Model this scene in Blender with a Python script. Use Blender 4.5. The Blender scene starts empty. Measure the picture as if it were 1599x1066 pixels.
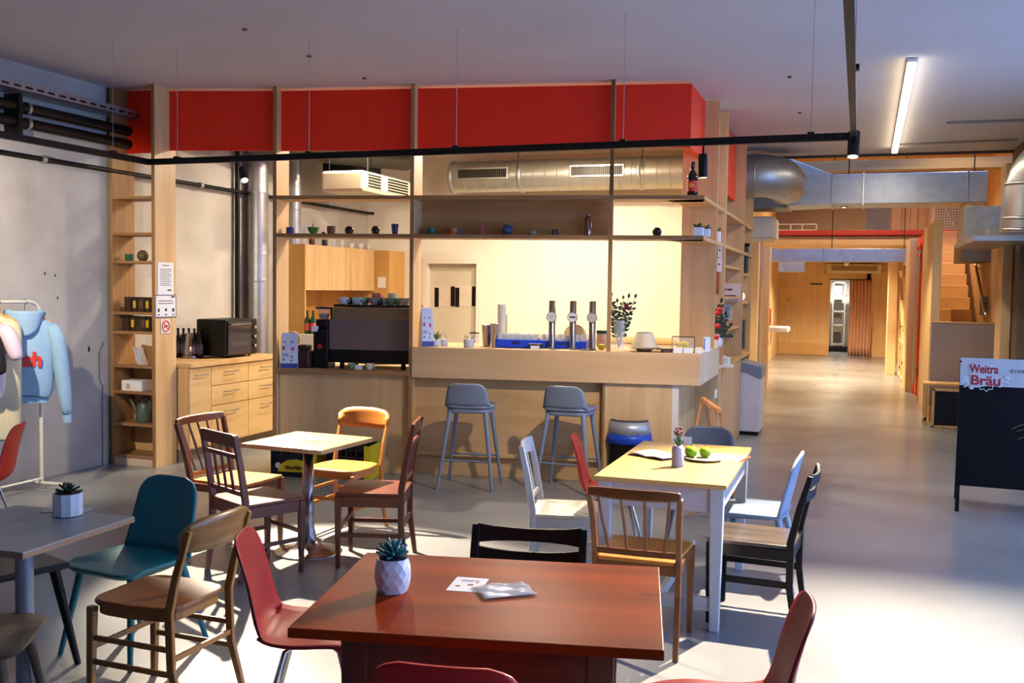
import bpy, bmesh, math, random
from mathutils import Vector, Matrix, Euler
random.seed(7)
sc = bpy.context.scene
COL = sc.collection
PI = math.pi
# ---------------------------------------------------------------- camera
W, H, F = 1599, 1066, 1555.0
YAW, PITCH, ROLL, HC = math.radians(18.8), math.radians(3.05), 0.0145, 1.7
_f = Vector((-math.sin(YAW)*math.cos(PITCH), math.cos(YAW)*math.cos(PITCH), -math.sin(PITCH)))
_r = Vector((math.cos(YAW), math.sin(YAW), 0)); _u = _r.cross(_f)
R_ = math.cos(ROLL)*_r + math.sin(ROLL)*_u
U_ = -math.sin(ROLL)*_r + math.cos(ROLL)*_u
CAM = Vector((0, 0, HC))
cd = bpy.data.cameras.new('camera'); cam = bpy.data.objects.new('camera', cd); COL.objects.link(cam)
cd.sensor_width = 36; cd.lens = F/W*36; cd.clip_start = .05; cd.clip_end = 200
M = Matrix((R_, U_, -_f)).transposed().to_4x4(); M.translation = CAM
cam.matrix_world = M
sc.camera = cam

def ray(x, y): return (x-W/2)/F*R_-(y-H/2)/F*U_+_f
def G(x, y, z=0):                       # point at height z seen at a pixel of the photo
    r = ray(x, y); return CAM+r*((z-HC)/r.z)
def PL(x, y, p, n):
    r = ray(x, y); return CAM+r*((Vector(p)-CAM).dot(n)/r.dot(n))
def V(x, y, Y): return PL(x, y, (0, Y, 0), Vector((0, 1, 0)))
def XW(x, y, X): return PL(x, y, (X, 0, 0), Vector((1, 0, 0)))
# bar frame: s along the bar, t into the kitchen
BA = math.radians(9.5); BU = Vector((math.cos(BA), math.sin(BA), 0)); BN = Vector((-math.sin(BA), math.cos(BA), 0))
B0 = Vector((-3.68, 8.227, 0))
def BP(s, t, z): v = B0+BU*s+BN*t; v.z = z; return v
def B(x, y, t=0):
    q = PL(x, y, B0+BN*t, BN); return ((q-B0).dot(BU), q.z)

# ---------------------------------------------------------------- materials
def lin(c):
    return tuple(((v/255)/12.92 if v <= 10 else (((v/255)+.055)/1.055)**2.4) for v in c)
MATS = {}
def _new(name):
    m = bpy.data.materials.new(name); m.use_nodes = True; return m, m.node_tree, m.node_tree.nodes['Principled BSDF']
def mat(name, col, rough=.5, metal=0., var=.06, scale=6, bump=0., coat=0., emit=0, trans=0., alpha=1., ior=1.45, spec=None):
    if name in MATS: return MATS[name]
    m, nt, b = _new(name); N, L = nt.nodes, nt.links
    c = lin(col)
    tc = N.new('ShaderNodeTexCoord'); no = N.new('ShaderNodeTexNoise'); no.inputs['Scale'].default_value = scale; no.inputs['Detail'].default_value = 4
    L.new(tc.outputs['Object'], no.inputs['Vector'])
    mx = N.new('ShaderNodeMix'); mx.data_type = 'RGBA'
    mx.inputs[6].default_value = (*[max(0, v*(1-var*2)) for v in c], 1); mx.inputs[7].default_value = (*[min(1, v*(1+var*2)) for v in c], 1)
    L.new(no.outputs['Fac'], mx.inputs[0]); L.new(mx.outputs[2], b.inputs['Base Color'])
    b.inputs['Roughness'].default_value = rough; b.inputs['Metallic'].default_value = metal
    b.inputs['Coat Weight'].default_value = coat; b.inputs['Coat Roughness'].default_value = .15
    b.inputs['IOR'].default_value = ior
    if spec is not None: b.inputs['Specular IOR Level'].default_value = spec
    if trans: b.inputs['Transmission Weight'].default_value = trans
    if alpha < 1: b.inputs['Alpha'].default_value = alpha
    if emit: b.inputs['Emission Color'].default_value = (*c, 1); b.inputs['Emission Strength'].default_value = emit
    if bump:
        bp = N.new('ShaderNodeBump'); bp.inputs['Strength'].default_value = bump; bp.inputs['Distance'].default_value = .01
        n2 = N.new('ShaderNodeTexNoise'); n2.inputs['Scale'].default_value = scale*6; L.new(tc.outputs['Object'], n2.inputs['Vector'])
        L.new(n2.outputs['Fac'], bp.inputs['Height']); L.new(bp.outputs['Normal'], b.inputs['Normal'])
    MATS[name] = m; return m
def wood(name, c1, c2, axis='z', rough=.45, scale=5, knots=0., coat=0., spec=None):
    if name in MATS: return MATS[name]
    m, nt, b = _new(name); N, L = nt.nodes, nt.links
    tc = N.new('ShaderNodeTexCoord'); mp = N.new('ShaderNodeMapping'); L.new(tc.outputs['Object'], mp.inputs['Vector'])
    s = [scale*4]*3; s['xyz'.index(axis)] = scale*.35; mp.inputs['Scale'].default_value = s
    no = N.new('ShaderNodeTexNoise'); no.inputs['Scale'].default_value = 1.; no.inputs['Detail'].default_value = 6; no.inputs['Distortion'].default_value = .6
    L.new(mp.outputs['Vector'], no.inputs['Vector'])
    cr = N.new('ShaderNodeValToRGB'); cr.color_ramp.elements[0].position = .3; cr.color_ramp.elements[1].position = .7
    cr.color_ramp.elements[0].color = (*lin(c1), 1); cr.color_ramp.elements[1].color = (*lin(c2), 1)
    L.new(no.outputs['Fac'], cr.inputs['Fac']); out = cr.outputs['Color']
    # broad board-to-board drift
    n3 = N.new('ShaderNodeTexNoise'); n3.inputs['Scale'].default_value = 1.7; L.new(tc.outputs['Object'], n3.inputs['Vector'])
    mx = N.new('ShaderNodeMix'); mx.data_type = 'RGBA'; mx.blend_type = 'MULTIPLY'; mx.inputs[0].default_value = .5
    mr = N.new('ShaderNodeMapRange'); mr.inputs[3].default_value = .7; mr.inputs[4].default_value = 1.2; L.new(n3.outputs['Fac'], mr.inputs[0])
    L.new(out, mx.inputs[6]); L.new(mr.outputs[0], mx.inputs[7]); out = mx.outputs[2]
    if knots:
        vo = N.new('ShaderNodeTexVoronoi'); vo.inputs['Scale'].default_value = knots
        mp2 = N.new('ShaderNodeMapping'); s2 = [1.4]*3; s2['xyz'.index(axis)] = .7; mp2.inputs['Scale'].default_value = s2
        L.new(tc.outputs['Object'], mp2.inputs['Vector']); L.new(mp2.outputs['Vector'], vo.inputs['Vector'])
        k = N.new('ShaderNodeMapRange'); k.inputs[1].default_value = .0; k.inputs[2].default_value = .13; k.inputs[3].default_value = .65; k.inputs[4].default_value = 0
        L.new(vo.outputs['Distance'], k.inputs[0])
        mk = N.new('ShaderNodeMix'); mk.data_type = 'RGBA'; L.new(k.outputs[0], mk.inputs[0]); L.new(out, mk.inputs[6])
        mk.inputs[7].default_value = (*[v*.25 for v in lin(c1)], 1); out = mk.outputs[2]
    L.new(out, b.inputs['Base Color']); b.inputs['Roughness'].default_value = rough; b.inputs['Coat Weight'].default_value = coat
    if spec is not None: b.inputs['Specular IOR Level'].default_value = spec
    MATS[name] = m; return m
def emis(name, col, s):
    if name in MATS: return MATS[name]
    m, nt, b = _new(name); b.inputs['Base Color'].default_value = (*lin(col), 1)
    b.inputs['Emission Color'].default_value = (*lin(col), 1); b.inputs['Emission Strength'].default_value = s
    MATS[name] = m; return m

birch = wood('birch_plywood', (204, 162, 108), (226, 188, 138), 'z', .45, 2.2)
birch_h = wood('birch_plywood_across', (198, 156, 102), (220, 182, 132), 'x', .45, 2.2)
edge = wood('plywood_edge', (140, 98, 56), (168, 124, 76), 'z', .55, 6)
edge_h = wood('plywood_edge_across', (140, 98, 56), (168, 124, 76), 'x', .55, 6)
pine = wood('pine_boarding', (224, 186, 128), (240, 208, 156), 'z', .5, 1.2, knots=2.2)
pine_h = wood('pine_beam', (206, 162, 104), (226, 186, 128), 'x', .5, 1.2)
redpaint = mat('red_painted_board', (238, 44, 12), .5, var=.03)
orange = mat('orange_red_paint', (236, 74, 36), .45, var=.03)
white = mat('white_paint', (232, 228, 220), .6, var=.02)
plaster = mat('cream_white_plaster', (236, 226, 206), .8, var=.03, scale=2)
blackm = mat('black_metal', (12, 12, 13), .45, var=.1, spec=.3)
blackp = mat('black_plastic', (11, 11, 12), .4, var=.1, spec=.3)
steel = mat('brushed_steel', (190, 188, 184), .28, 1., var=.04, scale=20)
chrome = mat('chrome', (215, 215, 215), .12, 1., var=.01)
galv = mat('galvanised_sheet', (176, 178, 180), .42, .85, var=.12, scale=9)
zinc = mat('spiral_duct_zinc', (188, 186, 176), .36, .85, var=.1, scale=7)
glass = mat('clear_glass', (236, 240, 240), .04, 0, var=0, alpha=.17)
paper = mat('white_paper', (238, 236, 232), .7, var=.01)
ink = mat('dark_print', (40, 40, 44), .7, var=.05)
redink = mat('red_print', (205, 36, 34), .6, var=.03)
blueink = mat('blue_print', (48, 78, 150), .6, var=.05)
pinkink = mat('pink_print', (214, 60, 120), .6, var=.05)
ceram_w = mat('white_ceramic', (226, 226, 228), .35, var=.02)
leaf_g = mat('green_leaf', (52, 96, 44), .45, var=.25, scale=20)
leaf_d = mat('dark_green_leaf', (24, 50, 30), .45, var=.25, scale=20)
leaf_b = mat('blue_green_succulent', (52, 120, 118), .45, var=.2, scale=20)
stemm = mat('plant_stem', (84, 110, 50), .5, var=.2)
soil = mat('potting_soil', (48, 36, 28), .9, var=.2, scale=40)

# ---------------------------------------------------------------- mesh helpers
class MB:
    def __init__(s): s.b = bmesh.new()
    def box(s, c, d, rot=None, taper=None):
        c = Vector(c); hx, hy, hz = d[0]/2, d[1]/2, d[2]/2; vs = []
        for z in (-1, 1):
            k = taper if (taper and z < 0) else 1
            for (x, y) in ((-1, -1), (1, -1), (1, 1), (-1, 1)):
                v = Vector((x*hx*k, y*hy*k, z*hz))
                if rot: v = rot @ v
                vs.append(s.b.verts.new(c+v))
        for f in ((3, 2, 1, 0), (4, 5, 6, 7), (0, 1, 5, 4), (1, 2, 6, 5), (2, 3, 7, 6), (3, 0, 4, 7)): s.b.faces.new([vs[i] for i in f])
        return s
    def bb(s, a, b):      # box between two corners
        a, b = Vector(a), Vector(b); return s.box((a+b)/2, [abs(v) for v in (b-a)])
    def beam(s, p0, p1, w, d, side=(1, 0, 0), w1=None, d1=None):
        p0, p1 = Vector(p0), Vector(p1); a = (p1-p0).normalized(); sd = Vector(side); sd = (sd-a*sd.dot(a)).normalized(); q = a.cross(sd)
        w1 = w if w1 is None else w1; d1 = d if d1 is None else d1; vs = []
        for p, ww, dd in ((p0, w, d), (p1, w1, d1)):
            for (i, j) in ((-1, -1), (1, -1), (1, 1), (-1, 1)): vs.append(s.b.verts.new(p+sd*(i*ww/2)+q*(j*dd/2)))
        for f in ((3, 2, 1, 0), (4, 5, 6, 7), (0, 1, 5, 4), (1, 2, 6, 5), (2, 3, 7, 6), (3, 0, 4, 7)): s.b.faces.new([vs[i] for i in f])
        return s
    def strip(s, pts, w, d, up=(0, 0, 1)):      # rectangular section swept along pts; w measured along up
        pts = [Vector(p) for p in pts]; rings = []
        for i, p in enumerate(pts):
            t = (pts[min(i+1, len(pts)-1)]-pts[max(i-1, 0)]).normalized(); upv = Vector(up[i] if isinstance(up[0], (tuple, list, Vector)) else up); upv = (upv-t*upv.dot(t)).normalized(); q = t.cross(upv)
            ww = w[i] if isinstance(w, (list, tuple)) else w
            rings.append([s.b.verts.new(p+upv*(a*ww/2)+q*(c*d/2)) for a, c in ((-1, -1), (1, -1), (1, 1), (-1, 1))])
        for a, c in zip(rings, rings[1:]):
            for k in range(4): s.b.faces.new((a[k], a[(k+1) % 4], c[(k+1) % 4], c[k]))
        s.b.faces.new(rings[0][::-1]); s.b.faces.new(rings[-1]); return s
    def tube(s, pts, r, n=12, cap=True):
        pts = [Vector(p) for p in pts]; rings = []; prev = None
        for i, p in enumerate(pts):
            t = (pts[min(i+1, len(pts)-1)]-pts[max(i-1, 0)]).normalized()
            if prev is None: a = t.orthogonal().normalized()
            else: a = (prev-t*prev.dot(t)).normalized()
            prev = a; c = t.cross(a); rr = r[i] if isinstance(r, (list, tuple)) else r
            rings.append([s.b.verts.new(p+(a*math.cos(2*PI*k/n)+c*math.sin(2*PI*k/n))*rr) for k in range(n)])
        for a, c in zip(rings, rings[1:]):
            for k in range(n): s.b.faces.new((a[k], a[(k+1) % n], c[(k+1) % n], c[k]))
        if cap: s.b.faces.new(rings[0][::-1]); s.b.faces.new(rings[-1])
        return s
    def lathe(s, prof, c=(0, 0, 0), n=24, ax='z', sy=1.):
        c = Vector(c); rings = []
        for r, z in prof:
            if r < 1e-5: rings.append([s.b.verts.new(c+_ax(Vector((0, 0, z)), ax))]); continue
            rings.append([s.b.verts.new(c+_ax(Vector((r*math.cos(2*PI*k/n), r*sy*math.sin(2*PI*k/n), z)), ax)) for k in range(n)])
        for a, d in zip(rings, rings[1:]):
            for k in range(n):
                q = [a[k % len(a)], a[(k+1) % len(a)], d[(k+1) % len(d)], d[k % len(d)]]
                u = []
                for v in q:
                    if v not in u: u.append(v)
                if len(u) > 2: s.b.faces.new(u)
        if len(rings[0]) > 1: s.b.faces.new(rings[0][::-1])
        if len(rings[-1]) > 1: s.b.faces.new(rings[-1])
        return s
    def grid(s, fn, nu, nv):
        g = [[s.b.verts.new(fn(i/nu, j/nv)) for i in range(nu+1)] for j in range(nv+1)]
        for j in range(nv):
            for i in range(nu): s.b.faces.new((g[j][i], g[j][i+1], g[j+1][i+1], g[j+1][i]))
        return s
    def prism(s, poly, z0, z1):
        a = [s.b.verts.new((x, y, z0)) for x, y in poly]; c = [s.b.verts.new((x, y, z1)) for x, y in poly]; n = len(poly)
        s.b.faces.new(a[::-1]); s.b.faces.new(c)
        for k in range(n): s.b.faces.new((a[k], a[(k+1) % n], c[(k+1) % n], c[k]))
        return s
    def poly(s, pts): s.b.faces.new([s.b.verts.new(p) for p in pts]); return s
    def sphere(s, c, r, n=14, sz=1.):
        prof = [(r*math.sin(PI*k/8), -r*sz*math.cos(PI*k/8)) for k in range(9)]; prof[0] = (0, -r*sz); prof[-1] = (0, r*sz)
        return s.lathe(prof, c, n)
    def xf(s, m): bmesh.ops.transform(s.b, matrix=m, verts=s.b.verts); return s
def _ax(v, ax):
    if ax == 'x': return Vector((v.z, v.x, v.y))
    if ax == 'y': return Vector((v.y, v.z, v.x))
    return v
def ring_pts(R, c=(0, 0, 0), ax='z', n=32): return [tuple(Vector(c)+_ax(Vector((R*math.cos(2*PI*k/n), R*math.sin(2*PI*k/n), 0)), ax)) for k in range(n+1)]
def Rz(a): return Matrix.Rotation(a, 3, 'Z')
def Rx(a): return Matrix.Rotation(a, 3, 'X')
def Ry(a): return Matrix.Rotation(a, 3, 'Y')

def obj(name, mb, m, parent=None, smooth=False, bevel=0., sub=0, solid=0.):
    me = bpy.data.meshes.new(name); bmesh.ops.recalc_face_normals(mb.b, faces=mb.b.faces) if not solid else None
    mb.b.to_mesh(me); mb.b.free(); me.materials.append(m)
    o = bpy.data.objects.new(name, me); COL.objects.link(o)
    if smooth:
        for p in me.polygons: p.use_smooth = True
        if smooth != 2:
            for e in _sharp(me): e.use_edge_sharp = True
    if solid:
        md = o.modifiers.new('thickness', 'SOLIDIFY'); md.thickness = solid; md.offset = 0
    if sub:
        md = o.modifiers.new('subdivision', 'SUBSURF'); md.levels = md.render_levels = sub
    if bevel:
        md = o.modifiers.new('bevel', 'BEVEL'); md.width = bevel; md.segments = 2; md.limit_method = 'ANGLE'; md.angle_limit = .6
    if parent: o.parent = parent
    return o
def _sharp(me):
    from collections import defaultdict
    d = defaultdict(list)
    for p in me.polygons:
        for k in p.edge_keys: d[k].append(p.normal)
    for e in me.edges:
        f = d[e.key]
        if len(f) == 2 and f[0].dot(f[1]) < .6: yield e
def tag(o, label, cat, group=None, kind=None):
    if label: o['label'] = label
    if cat: o['category'] = cat
    if group: o['group'] = group
    if kind: o['kind'] = kind
    return o
def thing(name, label, cat, loc=(0, 0, 0), rotz=0., group=None, s=1.):
    o = bpy.data.objects.new(name, None); o.empty_display_size = .1; COL.objects.link(o)
    o.location = loc; o.rotation_euler = (0, 0, rotz); o.scale = (s, s, s)
    return tag(o, label, cat, group)
def struct(name, mb, m, **k): o = obj(name, mb, m, **k); o['kind'] = 'structure'; return o
def dup(root, loc, rotz=None, label=None, group=None, s=None):
    r = root.copy(); COL.objects.link(r); r.location = loc
    if rotz is not None: r.rotation_euler = (0, 0, rotz)
    if label: r['label'] = label
    if group: r['group'] = group
    if s: r.scale = (s, s, s)
    for ch in list(root.children):
        c = ch.copy(); COL.objects.link(c); c.parent = r
        for g in ch.children:
            d = g.copy(); COL.objects.link(d); d.parent = c
    return r
def text(name, body, size, m, parent=None, loc=(0, 0, 0), rot=(PI/2, 0, 0), extrude=.0008, align='CENTER', bold=0., shear=0., xs=1.):
    cu = bpy.data.curves.new(name, 'FONT'); cu.body = body; cu.size = size; cu.align_x = align; cu.align_y = 'CENTER'; cu.extrude = extrude; cu.offset = bold; cu.shear = shear
    cu.materials.append(m); tmp = bpy.data.objects.new('tmp_text', cu); me = bpy.data.meshes.new_from_object(tmp); bpy.data.objects.remove(tmp)
    o = bpy.data.objects.new(name, me); COL.objects.link(o); o.location = loc; o.rotation_euler = rot; o.scale = (xs, 1, 1)
    if parent: o.parent = parent
    return o
def aim(o, target):
    d = Vector(target)-o.location; o.rotation_euler = d.to_track_quat('-Z', 'Y').to_euler()
def rrect(w, h, r, n=5, cx=0, cy=0):
    out = []
    for (sx, sy, a0) in ((1, 1, 0), (-1, 1, PI/2), (-1, -1, PI), (1, -1, 3*PI/2)):
        for k in range(n+1):
            a = a0+PI/2*k/n; out.append((cx+sx*(w/2-r)+r*math.cos(a), cy+sy*(h/2-r)+r*math.sin(a)))
    return out
# ================================================================ SETTING
fl = _new('sealed_concrete_floor'); m, nt, b = fl; N, L = nt.nodes, nt.links
tc = N.new('ShaderNodeTexCoord'); n1 = N.new('ShaderNodeTexNoise'); n1.inputs['Scale'].default_value = .9; n1.inputs['Detail'].default_value = 4; n1.inputs['Distortion'].default_value = .3
L.new(tc.outputs['Object'], n1.inputs['Vector']); cr = N.new('ShaderNodeValToRGB')
cr.color_ramp.elements[0].position = .35; cr.color_ramp.elements[0].color = (*lin((124, 126, 128)), 1); cr.color_ramp.elements[1].position = .65; cr.color_ramp.elements[1].color = (*lin((144, 145, 145)), 1)
L.new(n1.outputs['Fac'], cr.inputs['Fac']); L.new(cr.outputs['Color'], b.inputs['Base Color'])
n2 = N.new('ShaderNodeTexNoise'); n2.inputs['Scale'].default_value = 1.1; n2.inputs['Detail'].default_value = 2; L.new(tc.outputs['Object'], n2.inputs['Vector'])
mr = N.new('ShaderNodeMapRange'); mr.inputs[3].default_value = .19; mr.inputs[4].default_value = .30; L.new(n2.outputs['Fac'], mr.inputs[0]); L.new(mr.outputs[0], b.inputs['Roughness'])
floor_m = m
m, nt, b = _new('raw_concrete_wall'); N, L = nt.nodes, nt.links
tc = N.new('ShaderNodeTexCoord'); n1 = N.new('ShaderNodeTexNoise'); n1.inputs['Scale'].default_value = 1.3; n1.inputs['Detail'].default_value = 8; n1.inputs['Roughness'].default_value = .6
L.new(tc.outputs['Object'], n1.inputs['Vector']); cr = N.new('ShaderNodeValToRGB'); e = cr.color_ramp.elements
e[0].position = .3; e[0].color = (*lin((168, 160, 150)), 1); e[1].position = .7; e[1].color = (*lin((200, 193, 182)), 1)
L.new(n1.outputs['Fac'], cr.inputs['Fac'])
vo = N.new('ShaderNodeTexVoronoi'); vo.inputs['Scale'].default_value = 1.6; L.new(tc.outputs['Object'], vo.inputs['Vector'])
k = N.new('ShaderNodeMapRange'); k.inputs[1].default_value = .004; k.inputs[2].default_value = .016; k.inputs[3].default_value = .8; k.inputs[4].default_value = 0; L.new(vo.outputs['Distance'], k.inputs[0])
mx = N.new('ShaderNodeMix'); mx.data_type = 'RGBA'; L.new(k.outputs[0], mx.inputs[0]); L.new(cr.outputs['Color'], mx.inputs[6]); mx.inputs[7].default_value = (.12, .11, .10, 1)
L.new(mx.outputs[2], b.inputs['Base Color']); b.inputs['Roughness'].default_value = .85
bp = N.new('ShaderNodeBump'); bp.inputs['Strength'].default_value = .3; bp.inputs['Distance'].default_value = .01; L.new(n1.outputs['Fac'], bp.inputs['Height']); L.new(bp.outputs['Normal'], b.inputs['Normal'])
conc_m = m
ceil_m = mat('off_white_ceiling_paint', (222, 214, 210), .85, var=.05, scale=1.2)
greyw = mat('grey_hall_plaster', (150, 140, 126), .85, var=.06, scale=1.5)
dconc = mat('dark_concrete_column', (112, 100, 84), .85, var=.2, scale=3, bump=.4)
WX, CZ, KY = -6.58, 3.5, 12.87

struct('floor', MB().bb((-7, -4.2, -.12), (5.2, 33, 0)), floor_m)
struct('wall_left', MB().bb((WX-.2, -4, 0), (WX, KY+.1, 3.52)), conc_m)
cm = MB().bb((WX-.2, -4.1, CZ), (4.6, 13.75, CZ+.25)); struct('ceiling', cm, ceil_m)
struct('trim_1', MB().bb((-2.2, 13.75, CZ-.03), (4.6, 13.83, CZ+.25)), mat('dark_ceiling_edge', (70, 62, 54), .7))
# kitchen back wall with a door opening
dA, dB = V(662, 407, KY), V(751, 408, KY); DX0, DX1, DZ = dA.x+.05, dB.x-.05, dA.z-.03
m = MB(); m.bb((WX, KY, 0), (DX0, KY+.15, CZ)); m.bb((DX1, KY, 0), (-1.56, KY+.15, CZ)); m.bb((DX0, KY, DZ), (DX1, KY+.15, CZ)); struct('wall_back', m, plaster)
d = bpy.data.objects.new('door_1', None); COL.objects.link(d); d['kind'] = 'structure'
m = MB(); m.bb((DX0-.07, KY-.03, 0), (DX0+.01, KY+.16, DZ+.07)); m.bb((DX1-.01, KY-.03, 0), (DX1+.07, KY+.16, DZ+.07)); m.bb((DX0+.01, KY-.03, DZ-.01), (DX1-.01, KY+.16, DZ+.07)); obj('door_frame', m, plaster, d, bevel=.006)
lf = obj('door_leaf', MB().bb((DX0+.01, KY+.09, 0), (DX1-.01, KY+.13, DZ-.01)), mat('cream_door_lacquer', (214, 202, 176), .5, var=.01), d, bevel=.003)
# right flank wall of the kitchen block
struct('wall_block_right', MB().bb((-1.56, 9.96, 0), (-1.50, KY+.15, CZ)), birch)
# window walls (right side and behind the camera)
def window_wall(name, wn, p0, axis, spans, z0, z1, lo, hi):
    """wall slab with rectangular openings and a mullioned frame in each"""
    mm = MB(); cur = lo
    def bx(a, c, za, zb, t0=0, t1=.2, mb=mm):
        if axis == 'y': mb.bb((p0+t0, a, za), (p0+t1, c, zb))
        else: mb.bb((a, p0-t1, za), (c, p0-t0, zb))
    for (a, c) in spans:
        bx(cur, a, 0, CZ); bx(a, c, 0, z0); bx(a, c, z1, CZ); cur = c
    bx(cur, hi, 0, CZ); struct(name, mm, greyw)
    for i, (a, c) in enumerate(spans):
        w = MB()
        bx(a, a+.07, z0, z1, .05, .13, w); bx(c-.07, c, z0, z1, .05, .13, w); bx(a, c, z0, z0+.07, .05, .13, w); bx(a, c, z1-.07, z1, .05, .13, w)
        mid = (a+c)/2; bx(mid-.03, mid+.03, z0, z1, .05, .13, w)
        struct('window_%d' % (wn+i), w, mat('window_frame_grey', (90, 92, 96), .4, .3))
window_wall('wall_right', 1, 2.7, 'y', [(.9, 3.2), (3.6, 6.1), (6.6, 9.4)], .15, 3.1, -4, 11.2)
struct('wall_front', MB().bb((WX, -4.2, 0), (2.9, -4., CZ)), greyw)
struct('wall_right_return', MB().bb((2.50, 11.2, 0), (2.9, 12.95, CZ+.2)), plaster)

# ---- hall beyond
struct('wall_hall_left', MB().bb((-2.05, 12.9, 0), (-1.9, 28.5, 5.0)), pine)
struct('wall_hall_right', MB().bb((2.9, 13.0, 0), (3.05, 28.6, 5.0)), pine)
fx0, fx1, fz = V(1297, 437, 28.5).x, V(1360, 437, 28.5).x, 2.06
m = MB(); m.bb((-2.0, 28.5, 0), (fx0, 28.65, 5.0)); m.bb((fx1-.1, 28.5, 0), (3.0, 28.65, 5.0)); m.bb((fx0, 28.5, fz), (fx1, 28.65, 5.)); struct('wall_far', m, pine)
m = MB(); m.bb((-2.0, 31.6, 0), (2.5, 31.75, 3)); m.bb((-2.0, 28.7, 0), (-1.9, 31.6, 3)); m.bb((2.4, 28.7, 0), (2.5, 31.6, 3)); struct('wall_store', m, white)
struct('ceiling_store', MB().bb((-2, 28.6, 2.7), (2.5, 31.7, 2.8)), white)
struct('ceiling_mezzanine', MB().bb((-1.9, 21.1, 2.66), (2.9, 28.5, 2.9)), pine_h)
struct('ceiling_hall', MB().bb((-2.05, 13.8, 4.9), (3.05, 28.6, 5.05)), pine_h)
struct('wall_mezzanine', MB().bb((-1.9, 26.4, 2.9), (2.9, 26.5, 4.9)), greyw)
struct('beam_wood', MB().bb((-1.9, 20.95, V(1500, 383, 21).z), (2.2, 21.1, V(1500, 368, 21).z-.01)), pine_h, bevel=.004)
struct('beam_red', MB().bb((-1.9, 20.85, V(1500, 367, 21).z), (2.2, 21.05, V(1300, 360, 21).z)), mat('red_oxide_steel', (176, 44, 26), .5), bevel=.004)
struct('beam_ceiling', MB().bb((-1.9, 16.9, V(1300, 268, 17).z), (2.9, 17.2, V(1300, 252, 17).z)), wood('old_beam_wood', (140, 112, 70), (164, 134, 88), 'x', .6, 1.4), bevel=.004)
struct('baseboard_far', MB().bb((-1.9, 28.44, 0), (fx0-.02, 28.5, .32)), pine_h, bevel=.01)

# ---- right flank of the corridor: posts, glazed shelf wall, red door
def post(n, x0, x1, y0, y1, z1): return struct(n, MB().bb((x0, y0, 0), (x1, y1, z1)), pine, bevel=.006)
post('pillar_1', .72, .90, 22.4, 23.0, 2.66)
post('pillar_2', .92, 1.12, 18.6, 19.8, 2.66)
post('pillar_3', 1.02, 1.14, 14.75, 16.6, 2.7)
struct('wall_corridor_right', MB().bb((1.25, 19.0, 0), (1.32, 28.5, 2.66)), pine)
bs = thing('steel_shelf_rack', 'light open rack of shelves with dark round pegs between the corridor posts', 'shelf', (.96, 21.1, 0))
m = MB()
for y in (-1.1, 0, 1.1): m.bb((-.02, y-.02, 0), (.02, y+.02, 2.5))
obj('upright', m, pine, bs, bevel=.003)
for z in (.05, .75, 1.35, 2.0): obj('shelf', MB().bb((-.02, -1.1, z), (.28, 1.1, z+.03)), birch, bs, bevel=.003)
obj('diagonal_brace', MB().beam((-.05, .9, 2.5), (-.05, -1.05, 1.1), .05, .03), birch, bs)
for (y, z) in ((.9, 1.5), (.9, 1.05), (.6, 1.05), (.2, 1.02), (-.3, 1.0), (.5, .6), (-.2, .35), (.8, .2), (-.6, .2)): obj('peg', MB().sphere((.05, y, z), .06, 10), blackp, bs, smooth=2)
rd = bpy.data.objects.new('door_2', None); COL.objects.link(rd); rd['kind'] = 'structure'
obj('door_panel', MB().bb((1.06, 16.75, .02), (1.10, 18.4, 2.64)), pine, rd, bevel=.003)
m = MB(); m.bb((1.03, 16.68, 0), (1.09, 16.8, 2.64)); m.bb((1.03, 18.4, 0), (1.09, 18.5, 2.64)); m.bb((1.03, 16.7, 2.5), (1.09, 18.5, 2.64)); m.bb((1.02, 17.5, .05), (1.06, 17.56, 2.55)); obj('door_frame', m, orange, rd, bevel=.004)
obj('pull_handle', MB().tube([(.97, 17.1, .25), (.97, 17.1, 2.3)], .022), steel, rd, smooth=True)
m = MB()
for z in (.4, .5, 1.25, 2.15, 2.35): m.bb((.99, 17.42, z), (1.03, 17.6, z+.06))
obj('hinge', m, steel, rd, bevel=.004)

# ---- staircase, parapet
st = thing('staircase', 'light wooden staircase climbing away behind the grey parapet', 'stairs', (1.16, 14.9, 0))
m = MB()
for k in range(15): m.bb((.0, k*.25-.02, max(.0, k*.185-.1)), (.60-.004*k, k*.25+.28, k*.185+.185))
obj('tread', m, wood('stair_wood', (214, 160, 92), (230, 182, 114), 'x', .45, 2), st, bevel=.008)
pa = thing('parapet', 'taupe half height wall in front of the stair, wooden plinth below', 'parapet', (1.02, 14.45, 0))
obj('panel', MB().bb((0, 0, .2), (.82, .06, 1.32)), mat('taupe_board', (160, 146, 140), .7, var=.03), pa, bevel=.003)
obj('plinth', MB().bb((0, -.01, 0), (.82, .08, .2)), pine_h, pa, bevel=.003); obj('cap_rail', MB().bb((-.01, -.01, 1.32), (.83, .08, 1.34)), pine_h, pa, bevel=.003)
struct('wall_stair', MB().bb((1.1, 18.9, 0), (2.9, 19.0, 2.66)), birch)
struct('wall_stair_side', MB().bb((1.80, 14.55, 0), (1.86, 18.9, 2.66)), birch)
hr = thing('handrail', 'steel handrail sloping down the plywood wall beside the stairs', 'handrail', (1.74, 0, 0))
obj('rail', MB().tube([(0, 15.0, 1.42), (0, 17.9, 2.9)], .022), steel, hr, smooth=True)
for t in (.15, .5, .85): p = Vector((0, 15.0+2.9*t, 1.42+1.48*t)); obj('bracket', MB().tube([p, p+Vector((.0, 0, -.06)), p+Vector((.06, 0, -.06))], .009, 8), blackm, hr, smooth=True)
sw = obj('panel_box', MB().bb((1.73, 15.35, 1.42), (1.80, 15.65, 1.68)), mat('grey_box', (120, 112, 108), .5), bevel=.006); tag(sw, 'small grey control box on the wall below the stair handrail', 'box')
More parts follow.
